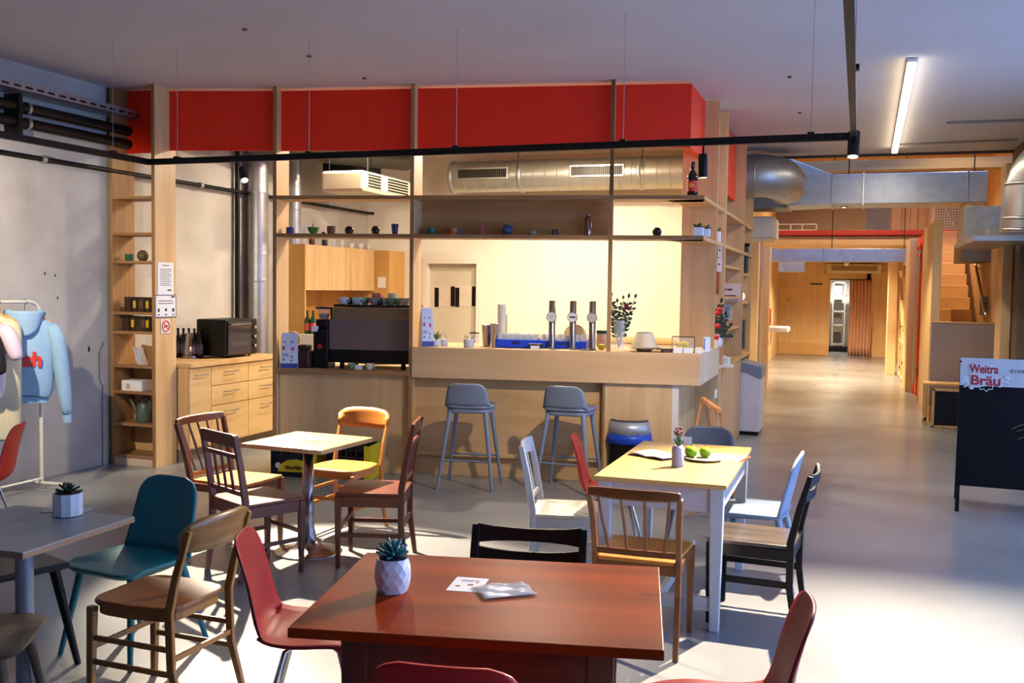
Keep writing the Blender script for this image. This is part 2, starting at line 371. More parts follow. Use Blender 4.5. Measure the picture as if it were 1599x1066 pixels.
struct('column_wood', MB().bb((1.72, 13.4, 0), (1.83, 13.9, 3.3)), pine, bevel=.004)
struct('column_concrete', MB().bb((1.84, 13.0, 0), (2.45, 13.9, 3.6)), dconc, bevel=.01)

# ================================================================ LEFT SHELF UNIT
q0, q1 = G(177, 724.5), G(240, 731)
LX0, LX1, LY = -6.50, -6.03, 7.57
def zl(y, x=205): return PL(x, y, (0, LY, 0), Vector((0, 1, 0))).z
su = thing('bookshelf', 'tall narrow birch shelf tower built against the concrete wall', 'shelf', (LX0, LY, 0))
obj('side_panel', MB().bb((-.03, 0, 0), (0, .30, 3.49)), edge, su, bevel=.001)
obj('side_panel', MB().bb((.44, 0, 0), (.47, .30, 3.5)), birch, su, bevel=.001)
obj('front_edge', MB().bb((.438, -.004, 0), (.472, .002, 3.5)), edge, su)
LZ = [zl(y) for y in (306, 363, 407, 487, 517, 570, 611, 661)] + [.10]
for z in LZ: obj('shelf', MB().bb((0, 0.002, z-.025), (.44, .29, z)), edge_h, su, bevel=.001)
obj('back_panel', MB().bb((0, .285, .1), (.44, .295, LZ[5]-.03)), birch, su)
obj('plinth', MB().bb((0, .01, 0), (.44, .03, .075)), mat('pale_plinth', (214, 190, 164), .6), su)

# ================================================================ BAR FRONT STRUCTURE
T0 = -.06
def bar_thing(name, label, cat): return thing(name, label, cat, (B0.x, B0.y, 0), BA)
sC, sD, sE = B(426.5, 300, T0)[0], B(640, 400, T0)[0], B(949.8, 400, T0)[0]
TH = .031
zU0, zU1 = B(800, 310.5, T0)[1], B(800, 305, T0)[1]
zL0, zL1 = B(800, 372, T0)[1], B(800, 366.3, T0)[1]
zR0 = B(700, 233.5, .05)[1]
zB1, zB0 = B(900, 547.5, T0)[1], B(900, 596.2, T0)[1]
sEnd = B(1093.5, 570, T0)[0]
zG = B(540, 578, T0)[1]
fr = bar_thing('display_shelving', 'birch plywood shelf frame rising from the bar to the ceiling', 'shelf frame')
def plank(s, z0, z1, dep=.30, w=TH):
    obj('upright', MB().bb((s, T0+.003, z0), (s+w, T0+dep, z1)), birch, fr, bevel=.001)
    obj('upright_edge', MB().bb((s-.001, T0-.003, z0), (s+w+.001, T0+.003, z1)), edge, fr)
plank(sC, 0, 3.5); plank(sD, 0, 3.5); plank(sE, zB1, 3.5, .09)
plank(sE+.0, zU1, 3.5, .085)
for (za, zb) in ((zU0, zU1), (zL0, zL1)):
    for (a, c) in ((sC+TH, sD), (sD+TH, sE), (sE+TH, sEnd)):
        obj('shelf', MB().bb((a, T0+.003, za), (c, T0+.30, zb)), birch_h, fr, bevel=.001)
        obj('shelf_edge', MB().bb((a, T0-.003, za-.001), (c, T0+.003, zb+.001)), edge_h, fr)
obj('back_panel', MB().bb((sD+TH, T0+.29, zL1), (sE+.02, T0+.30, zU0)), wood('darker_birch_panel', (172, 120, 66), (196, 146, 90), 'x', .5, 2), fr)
# facade side: planks facing the camera, shelves running back along Y
FX = -1.22
gx = lambda px, Y: V(px, 400, Y).x
PLK = [(9.5, gx(1063.5, 9.5), FX), (10.12, gx(1075, 10.12), FX+.01), (12.0, gx(1128, 12.0), FX), (13.0, gx(1150, 13.0), FX+.0)]
fs = thing('side_shelf', 'birch plywood shelf wall along the corridor side of the bar', 'shelf frame')
for i, (Y, x0, x1) in enumerate(PLK):
    obj('upright', MB().bb((x0, Y, [zB1, .95, 0, 0][i]), (x1, Y+TH, 3.48)), birch, fs, bevel=.001)
cor = BP(sEnd, T0, 0)
for (za, zb) in ((zU0, zU1), (zL0, zL1)):
    poly = [(cor.x-.35, cor.y+.10), (cor.x, cor.y+.02), (FX, 9.0), (FX, 13.3), (-1.50, 13.3), (-1.50, 9.0)]
    obj('shelf', MB().prism(poly, za, zb), birch_h, fs, bevel=.001)
for z in (1.95, 1.62, 1.28): obj('shelf', MB().bb((-1.48, 10.15, z), (FX-.03, 12.0, z+.025)), birch_h, fs)
for z in (.35, .68, 1.55, 1.9): obj('shelf', MB().bb((-1.48, 12.03, z), (FX-.02, 13.0, z+.025)), birch_h, fs)
# red fascia
rf = bar_thing('fascia_board', 'bright red painted fascia board above the bar shelves', 'fascia')
fe = B(1080, 150, .05)[0]
zT = 3.475
for (a, c) in ((sC+TH, sD), (sD+TH, sE), (sE+TH, fe)): obj('panel', MB().bb((a, .05, zR0), (c, .07, zT)), redpaint, rf)
w0 = rf.matrix_world
rr = thing('fascia_board', 'red painted fascia between the shelf tower and the first bar post, in shade', 'fascia')
pA = Vector((LX1-.01, LY+.22, 0)); pC = BP(sC, .05, 0); pL = Vector((LX0+.02, LY+.24, 0))
m = MB(); m.beam(pA+Vector((0, 0, (zR0+zT)/2)), pC+Vector((0, 0, (zR0+zT)/2)), zT-zR0, .02, (0, 0, 1)); obj('panel', m, redpaint, rr)
m = MB(); m.bb((LX0+.01, LY+.20, zl(234)), (LX1-.035, LY+.22, 3.49)); obj('panel', m, redpaint, rr)
r3 = thing('fascia_board', 'red painted fascia turning the corner beside the corridor', 'fascia')
pe = BP(fe, .06, 0)
obj('panel', MB().bb((pe.x-.02, pe.y, zR0), (pe.x, 9.5, zT)), redpaint, r3)
obj('panel', MB().bb((pe.x-.02, 10.16, V(1130, 289, 10.2).z), (pe.x+.02, 12.0, zT)), mat('orange_red_board', (238, 66, 40), .5, var=.02), r3)

# ---- bar counter
bc = bar_thing('bar_counter', 'long birch plywood bar counter with a boxed front', 'counter')
def wl(v): return v   # local
obj('front_panel', MB().bb((sD+TH, T0-.02, zB0), (sEnd, T0, zB1-.0)), wood('bar_front_birch', (204, 162, 112), (222, 182, 134), 'x', .45, 1.6), bc, bevel=.002)
sdn = V(1123, 560, 9.9)
co = BP(sEnd, T0-.02, 0)
def loc(p): d = Vector(p)-Vector((B0.x, B0.y, 0)); return (d.dot(BU), d.dot(BN))
def lpoly(pts): return [loc((x, y, 0)) for x, y in pts]
back = 1.0
obj('end_panel', MB().prism(lpoly([(co.x, co.y), (FX+.0, 9.9), (FX-.03, 9.9), (co.x-.03, co.y+.01)]), zB0, zB1), wood('bar_end_birch', (214, 190, 160), (228, 206, 178), 'z', .45, 1.6), bc)
top = [(BP(sD+TH, T0, 0).x, BP(sD+TH, T0, 0).y), (co.x-.03, co.y+.012), (FX-.03, 9.9), (FX-.03, 9.9), (-1.58, 9.9), (-1.58, 9.2), (BP(sD+TH, .8, 0).x, BP(sD+TH, .8, 0).y)]
tp = []
for q in top:
    if q not in tp: tp.append(q)
obj('worktop', MB().prism(lpoly(tp), zB1-.03, zB1-.002), birch_h, bc)
obj('underside', MB().prism(lpoly(tp), zB0+.0, zB0+.02), birch_h, bc)
obj('base_panel', MB().bb((sD+TH, .06, 0), (sE-.01, .09, zB0)), birch_h, bc)
obj('foot_ledge', MB().bb((sD+TH, -.0, B(800, 716, 0)[1]), (sE-.01, .06, B(800, 709, 0)[1])), birch_h, bc, bevel=.003)
sR0, sR1 = B(944, 650, -.03)[0], B(1049, 650, -.03)[0]
obj('base_panel', MB().bb((sR0, -.03, 0), (sR1, -.0, zB0)), birch, bc)
obj('divider', MB().bb((sR0-.02, -.035, 0), (sR0, .09, zB0)), edge, bc)
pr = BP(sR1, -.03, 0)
obj('lit_edge_strip', MB().prism(lpoly([(pr.x, pr.y), (pr.x+.05, pr.y+.01), (pr.x+.05, pr.y+.06), (pr.x, pr.y+.06)]), 0, zB0), wood('lit_edge_birch', (224, 208, 190), (236, 224, 208), 'z', .4, 2), bc)  # bright light reflection at the bar corner, painted as an added pale strip
obj('side_panel', MB().prism(lpoly([(pr.x+.03, pr.y+.05), (pr.x+.0, 9.9), (pr.x-.03, 9.9), (pr.x+.0, pr.y+.05)]), 0, zB0), birch, bc)
# left (coffee) section
cs = bar_thing('coffee_counter', 'lower birch counter carrying the coffee machine, left of the bar', 'counter')
obj('front_panel', MB().bb((sC+TH, .0, 0), (sD, .03, zG-.03)), birch, cs)
obj('worktop', MB().bb((sC+TH, T0, zG-.032), (sD, .72, zG)), birch_h, cs, bevel=.001)
obj('worktop_edge', MB().bb((sC+TH, T0-.004, zG-.033), (sD, T0+.001, zG+.001)), edge_h, cs)
# side counter with panel toward corridor
sc_ = thing('side_counter', 'birch side counter next to the corridor, paper lying on its top', 'counter', (0, 0, 0))
zS = XW(1125, 574, FX).z
obj('front_panel', MB().bb((FX-.03, 9.91, 0), (FX, 11.97, zS-.03)), wood('side_counter_birch', (204, 164, 118), (222, 184, 140), 'z', .45, 1.6), sc_)
obj('worktop', MB().bb((-1.49, 9.91, zS-.03), (FX+.01, 13.1, zS)), birch_h, sc_, bevel=.002)
obj('end_panel', MB().bb((-1.49, 9.91, 0), (FX-.03, 9.94, zS-.03)), birch, sc_)

# ================================================================ KITCHEN FURNITURE
CX = -5.90
m = thing('base_cabinet', 'birch base cabinet with one tall door beside the shelf tower', 'cabinet', (0, 0, 0)); cab = m
ys = [7.90, XW(330, 620, CX).y, XW(388, 620, CX).y, XW(388, 620, CX).y*2-XW(330, 620, CX).y]
zC = XW(276, 570, CX).z
def cabinet(label, y0, y1, drawers):
    t = thing('base_cabinet', label, 'cabinet', (WX, y0, 0)); d = CX-WX
    obj('body', MB().bb((.02, .0, .12), (d-.02, y1-y0, zC-.04)), birch, t); obj('plinth', MB().bb((.05, .0, 0), (d-.08, y1-y0, .12)), mat('grey_plinth', (120, 112, 104), .6), t)
    zs = [zC-.045]
    for h in drawers: zs.append(zs[-1]-h)
    k = (zC-.045-.13)/sum(drawers); z = zC-.045
    for h in drawers:
        hh = h*k; nm = 'drawer' if len(drawers) > 1 else 'door'
        dr = obj(nm, MB().bb((d-.018, .004, z-hh+.004), (d, y1-y0-.004, z-.004)), wood('drawer_birch', (206, 168, 112), (224, 190, 136), 'y', .45, 2.), t, bevel=.001)
        hm = MB(); yc = (y1-y0)*.5; zz = z-.07
        hm.tube([(d, yc-.1, zz), (d+.035, yc-.1, zz), (d+.035, yc+.1, zz), (d, yc+.1, zz)], .006, 8)
        obj('handle', hm, steel, dr, smooth=True); z -= hh
    return t
bpy.data.objects.remove(cab)
cabinet('birch base cabinet with one tall door, nearest the shelf tower', ys[0], ys[1], [1.])
cabinet('birch base cabinet with three drawers, middle one under the oven', ys[1], ys[2], [.26, .26, .5])
cabinet('birch base cabinet with three drawers, partly behind the first bar post', ys[2], ys[3], [.26, .26, .5])
wt = obj('worktop', MB().bb((WX, 7.89, zC-.04), (CX+.02, ys[3]+.0, zC)), birch_h, bevel=.002); tag(wt, 'birch kitchen worktop under the black oven along the wall', 'worktop')
# wall cabinets facing the room from the left wall
WCX = -6.22
wc0, wc1 = XW(478, 400, WCX).y, XW(585, 400, WCX).y
wzt, wzb = XW(478, 381, WCX).z, XW(478, 453, WCX).z
tall = thing('tall_side_panel', 'tall ochre birch end panel beside the wall cabinets', 'panel', (WX, wc0-.03, 0))
obj('panel', MB().bb((0.0, 0, 0), (WCX-WX, .03, wzt)), wood('ochre_birch', (196, 146, 74), (210, 162, 90), 'z', .5, 1.5), tall)
wcab = thing('wall_cabinet', 'birch wall cabinet with three doors above the coffee machine', 'cabinet', (WX, wc0, wzb))
obj('body', MB().bb((.0, 0, .0), (WCX-WX-.02, wc1-wc0, wzt-wzb)), birch, wcab)
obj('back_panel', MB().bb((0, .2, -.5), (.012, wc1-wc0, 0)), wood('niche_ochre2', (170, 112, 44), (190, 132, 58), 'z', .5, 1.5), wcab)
for k, px in enumerate((478, 513, 548)):
    a = XW(px, 400, WCX).y-wc0; c = XW((513, 548, 585)[k], 400, WCX).y-wc0
    obj('door', MB().bb((WCX-WX-.02, a+.003, .0), (WCX-WX, c-.003, wzt-wzb)), birch, wcab, bevel=.001)
yb = V(600, 400, wc1+.02)
tp2 = thing('tall_cabinet', 'tall ochre birch cabinet standing at the end of the wall cabinets', 'cabinet', (WX, wc1+.01, 0))
tx = V(608, 400, wc1+.01).x-WX
obj('body', MB().bb((.0, 0, 0), (tx, .55, V(600, 391, wc1+.01).z)), wood('ochre_birch', (196, 146, 74), (210, 162, 90), 'z', .5, 1.5), tp2, bevel=.002)
obj('socket_strip', MB().bb((tx-.17, -.012, 1.68), (tx-.05, 0, 1.83)), white, tp2, bevel=.003)
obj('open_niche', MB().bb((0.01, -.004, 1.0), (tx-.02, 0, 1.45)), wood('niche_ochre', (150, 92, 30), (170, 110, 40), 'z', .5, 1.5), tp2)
# back counter right
zbk = V(1020, 531, 12.2).z
bk = thing('back_counter', 'low back counter with wooden top along the kitchen back wall', 'counter', (-4.0, 12.2, 0))
obj('worktop', MB().bb((0, -.02, zbk-.04), (2.42, .66, zbk)), birch_h, bk, bevel=.002); obj('front', MB().bb((0, 0, 0), (2.42, .66, zbk-.04)), mat('pinkish_white_laminate', (236, 208, 184), .5), bk, bevel=.002)
# ================================================================ SERVICES: pipes, ducts, track, lamps
def curve_pts(p0, p1, p2, n=6):   # quadratic bend
    p0, p1, p2 = map(Vector, (p0, p1, p2)); return [p0*(1-t)**2+p1*2*t*(1-t)+p2*t*t for t in [k/n for k in range(n+1)]]
# black pipes along the concrete wall
def wallpipe(label, ya, yb, pxa, pxb, r, off, Y1, Y0=3.2, name='heating_pipe'):
    X = WX+off; za, zb = XW(0, pxa, X), XW(150, pxb, X); z = (za.z+zb.z)/2
    t = thing(name, label, 'pipe', (X, 0, z))
    obj('run', MB().tube([(0, Y0, 0), (0, Y1, 0)], r, 14), blackm, t, smooth=True)
    return t, z, X
t, z1, X1 = wallpipe('upper thick black pipe running along the concrete wall', 0, 0, 162, 192, .045, .10, 7.9)
t2, z2, X2 = wallpipe('lower thick black pipe running along the concrete wall', 0, 0, 186, 214, .045, .10, 7.9)
for tt in (t, t2):
    for y in (6.55, 5.2): obj('clamp', MB().lathe([(.052, -.015), (.052, .015)], (0, y, 0), 16, 'y'), galv, tt, smooth=True)
for i, (y) in enumerate((6.45, 5.1)):
    b_ = obj('pipe_bracket', MB().bb((WX, y-.04, z2-.14), (WX+.16, y+.0, z1+.1)), blackm, bevel=.004)
    tag(b_, ['black bracket holding both thick pipes near the shelf tower', 'black bracket holding both thick pipes further toward the picture edge'][i], 'bracket')
t, z3, X3 = wallpipe('thin black pipe crossing the wall below the track, past the shelf tower', 0, 0, 237, 263, .022, .07, LY-.0+2.2)
xe = V(580, 338, KY-.1)
obj('far_run', MB().tube([(0, LY+2.2, 0), (0, KY-.15, 0), (.06, KY-.08, 0)], .02, 12), blackm, t, smooth=True)
for y in (5.6, 6.75, 8.9, 10.6): obj('clamp', MB().lathe([(.034, -.02), (.034, .02)], (0, y, 0), 14, 'y'), galv, t, smooth=True)
# cable tray
zt = XW(0, 138, WX+.12).z
tr = thing('cable_tray', 'perforated cable tray running high along the concrete wall', 'cable tray', (WX+.02, 0, (zt+XW(150, 163, WX+.12).z)/2))
m = MB(); m.bb((0, 3.2, -.03), (.2, 7.9, -.025)); m.bb((.195, 3.2, -.03), (.2, 7.9, .04)); m.bb((0, 3.2, -.03), (.005, 7.9, .04)); obj('channel', m, galv, tr)
m = MB(); y = 3.3
while y < 7.8: m.bb((.2, y, -.005), (.203, y+.07, .012)); y += .12
obj('slots', m, blackm, tr)['kind'] = 'stuff'
for k, yy in enumerate((3.2,)):
    for j in range(3): obj('cable', MB().tube([(.05+.04*j, 3.2, .0), (.06+.04*j, 7.9, .0)], .012, 8), mat(['cable_orange', 'cable_yellow', 'cable_grey'][j], [(190, 110, 50), (190, 160, 70), (120, 120, 120)][j], .5), tr, smooth=True)

# vertical pipes in the kitchen
vp = thing('vertical_duct', 'wide grey vertical duct standing in the corner behind the oven', 'duct', (WX+.15, 9.85, 0))
obj('pipe', MB().tube([(0, 0, 0), (0, 0, CZ)], .115, 24), galv, vp, smooth=True)
for z in (.9, 1.75, 2.05, 2.75): obj('collar', MB().lathe([(.12, z-.02), (.123, z), (.12, z+.02)], (0, 0, 0), 24), galv, vp, smooth=True)
d2 = obj('drain_pipe', MB().tube([(WX+.06, 9.58, 0), (WX+.06, 9.58, 3.4)], .028, 12), blackm, smooth=True); tag(d2, 'thin black vertical pipe beside the wide grey duct', 'pipe')
pv = (V(452, 300, 10.6)+V(470, 300, 10.6))/2
vp2 = thing('vertical_duct', 'shiny silver vertical duct seen between the coffee shelf and ceiling', 'duct', (pv.x, 10.6, 0))
rr_ = (V(470, 300, 10.6).x-V(452, 300, 10.6).x)*.46
obj('pipe', MB().tube([(0, 0, 2.05), (0, 0, CZ)], rr_, 20), galv, vp2, smooth=True)
for z in (2.3, 2.62, 2.9): obj('collar', MB().lathe([(rr_+.004, z-.012), (rr_+.008, z), (rr_+.004, z+.012)], (0, 0, 0), 20), galv, vp2, smooth=True)
# kitchen ceiling equipment (dark ducts behind the shelf)
kb = obj('fan_box', MB().bb((-6.2, 10.9, 2.86), (-5.75, 11.6, 3.42)), blackm, bevel=.01); tag(kb, 'black square duct box hanging by the kitchen ceiling', 'duct')
k3 = thing('exhaust_duct', 'dark duct run under the kitchen ceiling above the white air unit', 'duct', (0, 0, 0))
obj('pipe', MB().tube([(-6.3, 8.6, 3.25), (-6.1, 9.4, 3.22), (-5.75, 10.4, 3.22), (-5.3, 11.4, 3.25)], .11, 14), mat('dark_grey_metal', (62, 60, 54), .5, .5), k3, smooth=True)
obj('cross_rail', MB().beam((-6.4, 8.3, 3.12), (-4.7, 9.5, 3.16), .05, .05), blackm, k3)
obj('long_rail', MB().beam((-6.5, 8.2, 3.2), (-5.3, 9.9, 3.3), .07, .05), blackm, k3)
# white ceiling-hung air unit
a0, a1, a2 = V(507, 266, 9.6), V(567, 265, 9.6), V(567, 298, 9.6)
ac = thing('air_conditioner', 'cream ceiling hung air unit with slotted grille above the coffee machine', 'air conditioner', (a1.x, 9.6, a2.z))
hh = a1.z-a2.z; ww = a1.x-a0.x
m = MB(); m.bb((-ww-.05, 0, .0), (0, 1.22, hh)); obj('housing', m, mat('cream_plastic', (226, 214, 180), .45, var=.02), ac, bevel=.03)
g = MB(); g.bb((.0, .06, .04), (.012, 1.16, hh-.03)); gp = obj('grille', g, mat('cream_plastic', (226, 214, 180), .45), ac, bevel=.004)
sl = MB()
for i in range(30):
    if 8 < i < 14: continue
    for j in range(5): sl.bb((.011, .10+i*.034, .052+j*.031), (.0165, .124+i*.034, .072+j*.031))
obj('slot_field', sl, blackm, gp)['kind'] = 'stuff'
obj('power_cord', MB().tube([(-.1, .3, hh), (-.1, .3, hh+.25), (-.4, .5, hh+.4), (-.9, .6, hh+.42)], .012, 8), blackm, ac, smooth=True)
for y in (.1, 1.1): obj('hanger', MB().tube([(-ww, y, hh-.01), (-ww, y, CZ-a2.z)], .005, 6), blackm, ac)

# big spiral duct along the back wall
dt, db = V(706, 252, 12.4), V(706, 301, 12.4); dr = (dt.z-db.z)/2*.985; dz = (dt.z+db.z)/2
sp = thing('spiral_duct', 'long round silver ventilation duct with grilles along the kitchen back wall', 'duct', (dt.x, 12.45, dz))
xl = V(1075, 268, 12.4).x-dt.x+.2
m = MB().tube([(0, 0, 0), (xl, 0, 0)], dr, 40); obj('pipe', m, zinc, sp, smooth=True)
m = MB(); x = .22
while x < xl:
    m.lathe([(dr+.001, -.004), (dr+.005, 0), (dr+.001, .004)], (x, 0, 0), 40, 'x'); x += .16
obj('seam', m, zinc, sp, smooth=True)
for x in (0.02, .98, 2.55): obj('joint_band', MB().lathe([(dr+.002, -.03), (dr+.012, -.02), (dr+.012, .02), (dr+.002, .03)], (x, 0, 0), 40, 'x'), galv, sp, smooth=True)
xg = [(V(716, 270, 12.25).x-dt.x, V(791, 270, 12.25).x-dt.x), (V(892, 270, 12.25).x-dt.x, V(972, 270, 12.25).x-dt.x)]
for (a, c) in xg:
    zg = .02
    fr_ = obj('grille', MB().bb((a-.02, -dr-.012, zg-.075), (c+.02, -dr+.06, zg+.075)), zinc, sp, bevel=.003)
    obj('grille_core', MB().bb((a, -dr-.016, zg-.055), (c, -dr-.01, zg+.055)), blackp, fr_)
    m = MB(); x = a+.02
    while x < c: m.bb((x-.003, -dr-.024, zg-.055), (x+.003, -dr-.016, zg+.055)); x += .026
    obj('fins', m, mat('fin_grey', (104, 100, 90), .5, .5), fr_)
for x in (.98, 2.6): obj('hanger', MB().tube([(x, -dr, 0), (x, -dr, CZ-dz)], .005, 6), blackm, sp)

# duct elbow leaving the block and the transition to the rectangular duct
Yd = 13.0
e0, e1 = V(1160, 242, Yd), V(1160, 308, Yd); er = (e0.z-e1.z)/2; ez = (e0.z+e1.z)/2
el = thing('round_duct', 'fat round silver duct with elbow beside the red board', 'duct', (0, 0, 0))
ex = V(1204, 270, Yd).x
pts = [(-1.48, Yd, ez), (ex-.18, Yd, ez)]+[tuple(p) for p in curve_pts((ex-.18, Yd, ez), (ex+.12, Yd, ez), (ex+.16, Yd+.5, ez-.06), 7)][1:]
obj('pipe', MB().tube(pts, er, 36), galv, el, smooth=True)
obj('seam', MB().lathe([(er+.002, -.01), (er+.008, 0), (er+.002, .01)], (ex-.18, Yd, ez), 36, 'x'), galv, el, smooth=True)
Yb = 14.3
rd_ = thing('rectangular_duct', 'long flat sided galvanised duct hanging across the hall entrance', 'duct', (0, 0, 0))
a = V(1232, 250, Yb); b_ = V(1240, 321, Yb); c = V(1306, 272, Yb); d_ = V(1306, 318, Yb); e_ = V(1540, 270, Yb)
m = MB()
def box8(mb, l, r, zl0, zl1, zr0, zr1, y0, y1):
    vs = [mb.b.verts.new(p) for p in ((l, y0, zl0), (r, y0, zr0), (r, y1, zr0), (l, y1, zl0), (l, y0, zl1), (r, y0, zr1), (r, y1, zr1), (l, y1, zl1))]
    for f in ((3, 2, 1, 0), (4, 5, 6, 7), (0, 1, 5, 4), (1, 2, 6, 5), (2, 3, 7, 6), (3, 0, 4, 7)): mb.b.faces.new([vs[i] for i in f])
box8(m, a.x+.0, c.x-.05, b_.z, a.z+.03, d_.z, c.z, Yb, Yb+.8); obj('reducer', m, galv, rd_, bevel=.004)
obj('trunk', MB().bb((c.x-.05, Yb, d_.z), (1.62, Yb+.8, c.z)), galv, rd_, bevel=.004)
obj('left_box', MB().bb((-1.85, Yb+.05, b_.z-.02), (a.x-.0, Yb+.8, a.z+.0)), mat('dull_galvanised', (130, 128, 126), .5, .7, var=.1), rd_, bevel=.004)
for x in (a.x, c.x-.05, V(1349, 270, Yb).x, V(1512, 270, Yb).x): obj('flange', MB().bb((x-.012, Yb-.02, d_.z-.02 if x > -.5 else b_.z-.02), (x+.012, Yb+.82, c.z+.02 if x > -.5 else a.z+.05)), steel, rd_, bevel=.002)
for x in (V(1326, 260, Yb).x, V(1522, 260, Yb).x): obj('hanger', MB().tube([(x, Yb+.02, c.z-.08), (x, Yb+.02, 4.9)], .008, 6), blackm, rd_)
# white ceiling cassette and lower duct
w0, w1 = V(1165, 338, 14.6), V(1208, 370, 14.6)
wu = thing('air_conditioner', 'white box air unit hanging at the corridor entrance under the big duct', 'air conditioner', (-1.85, 14.6, w1.z))
obj('housing', MB().bb((0, 0, 0), (w1.x+1.85, 1.0, w0.z-w1.z)), white, wu, bevel=.02); obj('under_panel', MB().bb((.1, .1, -.03), (w1.x+1.8, .95, 0)), white, wu, bevel=.01)
Y2 = 20.2
l0, l1, l2 = V(1200, 388, Y2), V(1200, 409, Y2), V(1499, 388, Y2)
ld = thing('rectangular_duct', 'low galvanised duct crossing the corridor beneath the red beam', 'duct', (0, 0, 0))
obj('trunk', MB().bb((-1.55, Y2, l1.z+.02), (l2.x, Y2+.6, l0.z)), mat('bluish_galvanised', (150, 160, 178), .38, .8, var=.12, scale=8), ld, bevel=.004)
obj('end_box', MB().bb((V(1502, 400, 15.2).x, 15.2, V(1502, 408, 15.2).z), (V(1565, 400, 15.2).x, 16.4, V(1502, 378, 15.2).z)), mat('dull_galvanised', (130, 128, 126), .5, .7), ld, bevel=.006)
for x in (V(1287, 390, Y2).x, V(1432, 390, Y2).x): obj('flange', MB().bb((x-.015, Y2-.02, l1.z), (x+.015, Y2+.62, l0.z+.03)), steel, ld, bevel=.002)
for x in (-.4, .9): obj('hanger', MB().tube([(x, Y2+.05, l0.z-.02), (x, Y2+.05, 4.9)], .008, 6), blackm, ld)
lt_ = obj('air_terminal', MB().bb((-1.35, 19.6, V(1230, 424, 19.6).z), (V(1256, 424, 19.6).x, 20.15, V(1230, 409, 19.6).z)), galv, bevel=.01); tag(lt_, 'flat metal air outlet hanging at the left end of the low duct', 'air vent')
fa = V(1291, 412, 28.3); fb = V(1377, 427, 28.3)
fu = thing('air_conditioner', 'pale air unit fixed above the curtained doorway at the corridor end', 'air conditioner', (fa.x, 28.2, fb.z))
obj('housing', MB().bb((0, 0, 0), (fb.x-fa.x, .28, fa.z-fb.z)), mat('cream_plastic2', (226, 212, 176), .5), fu, bevel=.03); obj('intake', MB().bb((.12, -.006, .07), (fb.x-fa.x-.12, .0, .2)), mat('tan_grille', (140, 118, 84), .6), fu)
# right big round duct curving up
rb = thing('round_duct', 'large round silver duct rising at the right edge of the picture', 'duct', (0, 0, 0))
Yr = 11.6
p_a, p_b = V(1571, 350, Yr), V(1578, 290, Yr)
obj('pipe', MB().tube([(1.66, Yr, 2.35), (1.67, Yr, 2.62), (1.70, Yr, 2.85)]+[tuple(p) for p in curve_pts((1.70, Yr, 2.85), (1.75, Yr-.05, 3.15), (2.1, Yr-.30, 3.26), 6)][1:]+[(2.44, Yr-.42, 3.27)], .215, 36), zinc, rb, smooth=True)
for z in (2.38, 2.5, 2.86): obj('joint_band', MB().lathe([(.217, -.02), (.226, -.01), (.226, .01), (.217, .02)], (1.665+(z-2.35)*.06, Yr, z), 36), steel, rb, smooth=True)
sb = thing('plenum_box', 'galvanised plenum box below the large round duct', 'duct', (0, 0, 0))
x0 = V(1506, 350, 13.2).x; zt_, zb_ = V(1520, 322, 13.2).z, V(1520, 376, 13.2).z
obj('box', MB().bb((x0, 13.2, zb_), (1.70, 14.1, zt_)), galv, sb, bevel=.004)
obj('tray', MB().bb((x0-.02, 12.0, zb_-.06), (2.44, 12.95, zb_-.0)).bb((x0-.02, 12.95, zb_-.06), (1.70, 14.1, zb_-.0)), galv, sb, bevel=.004)
obj('collar_box', MB().bb((V(1545, 350, 12.4).x, 12.4, zb_), (2.2, 12.95, zb_+.12)), galv, sb, bevel=.004)

# mezzanine content
mz = V(1210, 350, 22).z
fr2 = thing('white_railing', 'white framed low railing panel up on the mezzanine', 'railing', (V(1212, 350, 21.3).x, 21.3, V(1212, 360, 21.3).z))
wv = V(1276, 350, 21.3).x-V(1212, 350, 21.3).x; hv = .14
m = MB(); m.bb((0, 0, 0), (wv, .03, .02)); m.bb((0, 0, hv-.02), (wv, .03, hv)); [m.bb((x-.012, 0, 0), (x+.012, .03, hv)) for x in (.012, wv*.36, wv*.64, wv-.012)]
obj('frame', m, white, fr2); 
for i in range(4):
    o = obj('stored_bag', MB().sphere((0, 0, 0), .07, 10, .7), blackp, smooth=2); o.location = (V(1222+i*14, 350, 21.6).x, 21.6, 2.9+.055); o.scale = (1.3, 1, .8)
    tag(o, 'dark bundle stored behind the white mezzanine railing', 'bundle', 'dark bundles on the mezzanine')
pn = thing('timber_boarding', 'upright pine boards standing on the mezzanine beside the wire mesh', 'boards', (0, 0, 0))
for a, c in ((1392, 1408), (1409, 1421), (1422, 1433), (1435, 1448), (1449, 1460)):
    xa, xb = V(a, 340, 22.5).x, V(c, 340, 22.5).x; obj('board', MB().bb((xa, 22.5, 2.9), (xb, 22.54, 3.75)), pine, pn, bevel=.004)
gb = obj('grey_partition', MB().bb((V(1352, 340, 22.6).x, 22.6, 2.9), (V(1391, 340, 22.6).x, 22.64, 3.7)), mat('blue_grey_panel', (140, 150, 160), .6), bevel=.004); tag(gb, 'blue grey panel next to the pine boards on the mezzanine', 'panel')
ms = thing('mesh_railing', 'white wire mesh railing at the right end of the mezzanine', 'railing', (0, 0, 0))
m = MB(); xa, xb = V(1455, 340, 21.2).x, V(1500, 340, 21.2).x
for k in range(12): x = xa+(xb-xa)*k/11; m.bb((x-.004, 21.2, 2.9), (x+.004, 21.206, 3.5))
for k in range(12): z = 2.92+.052*k; m.bb((xa, 21.2, z-.004), (xb, 21.206, z+.004))
obj('mesh', m, white, ms); obj('rail', MB().tube([(xb-.32, 21.1, 3.45), (xb-.05, 21.1, 2.95)], .02, 8), steel, ms, smooth=True)

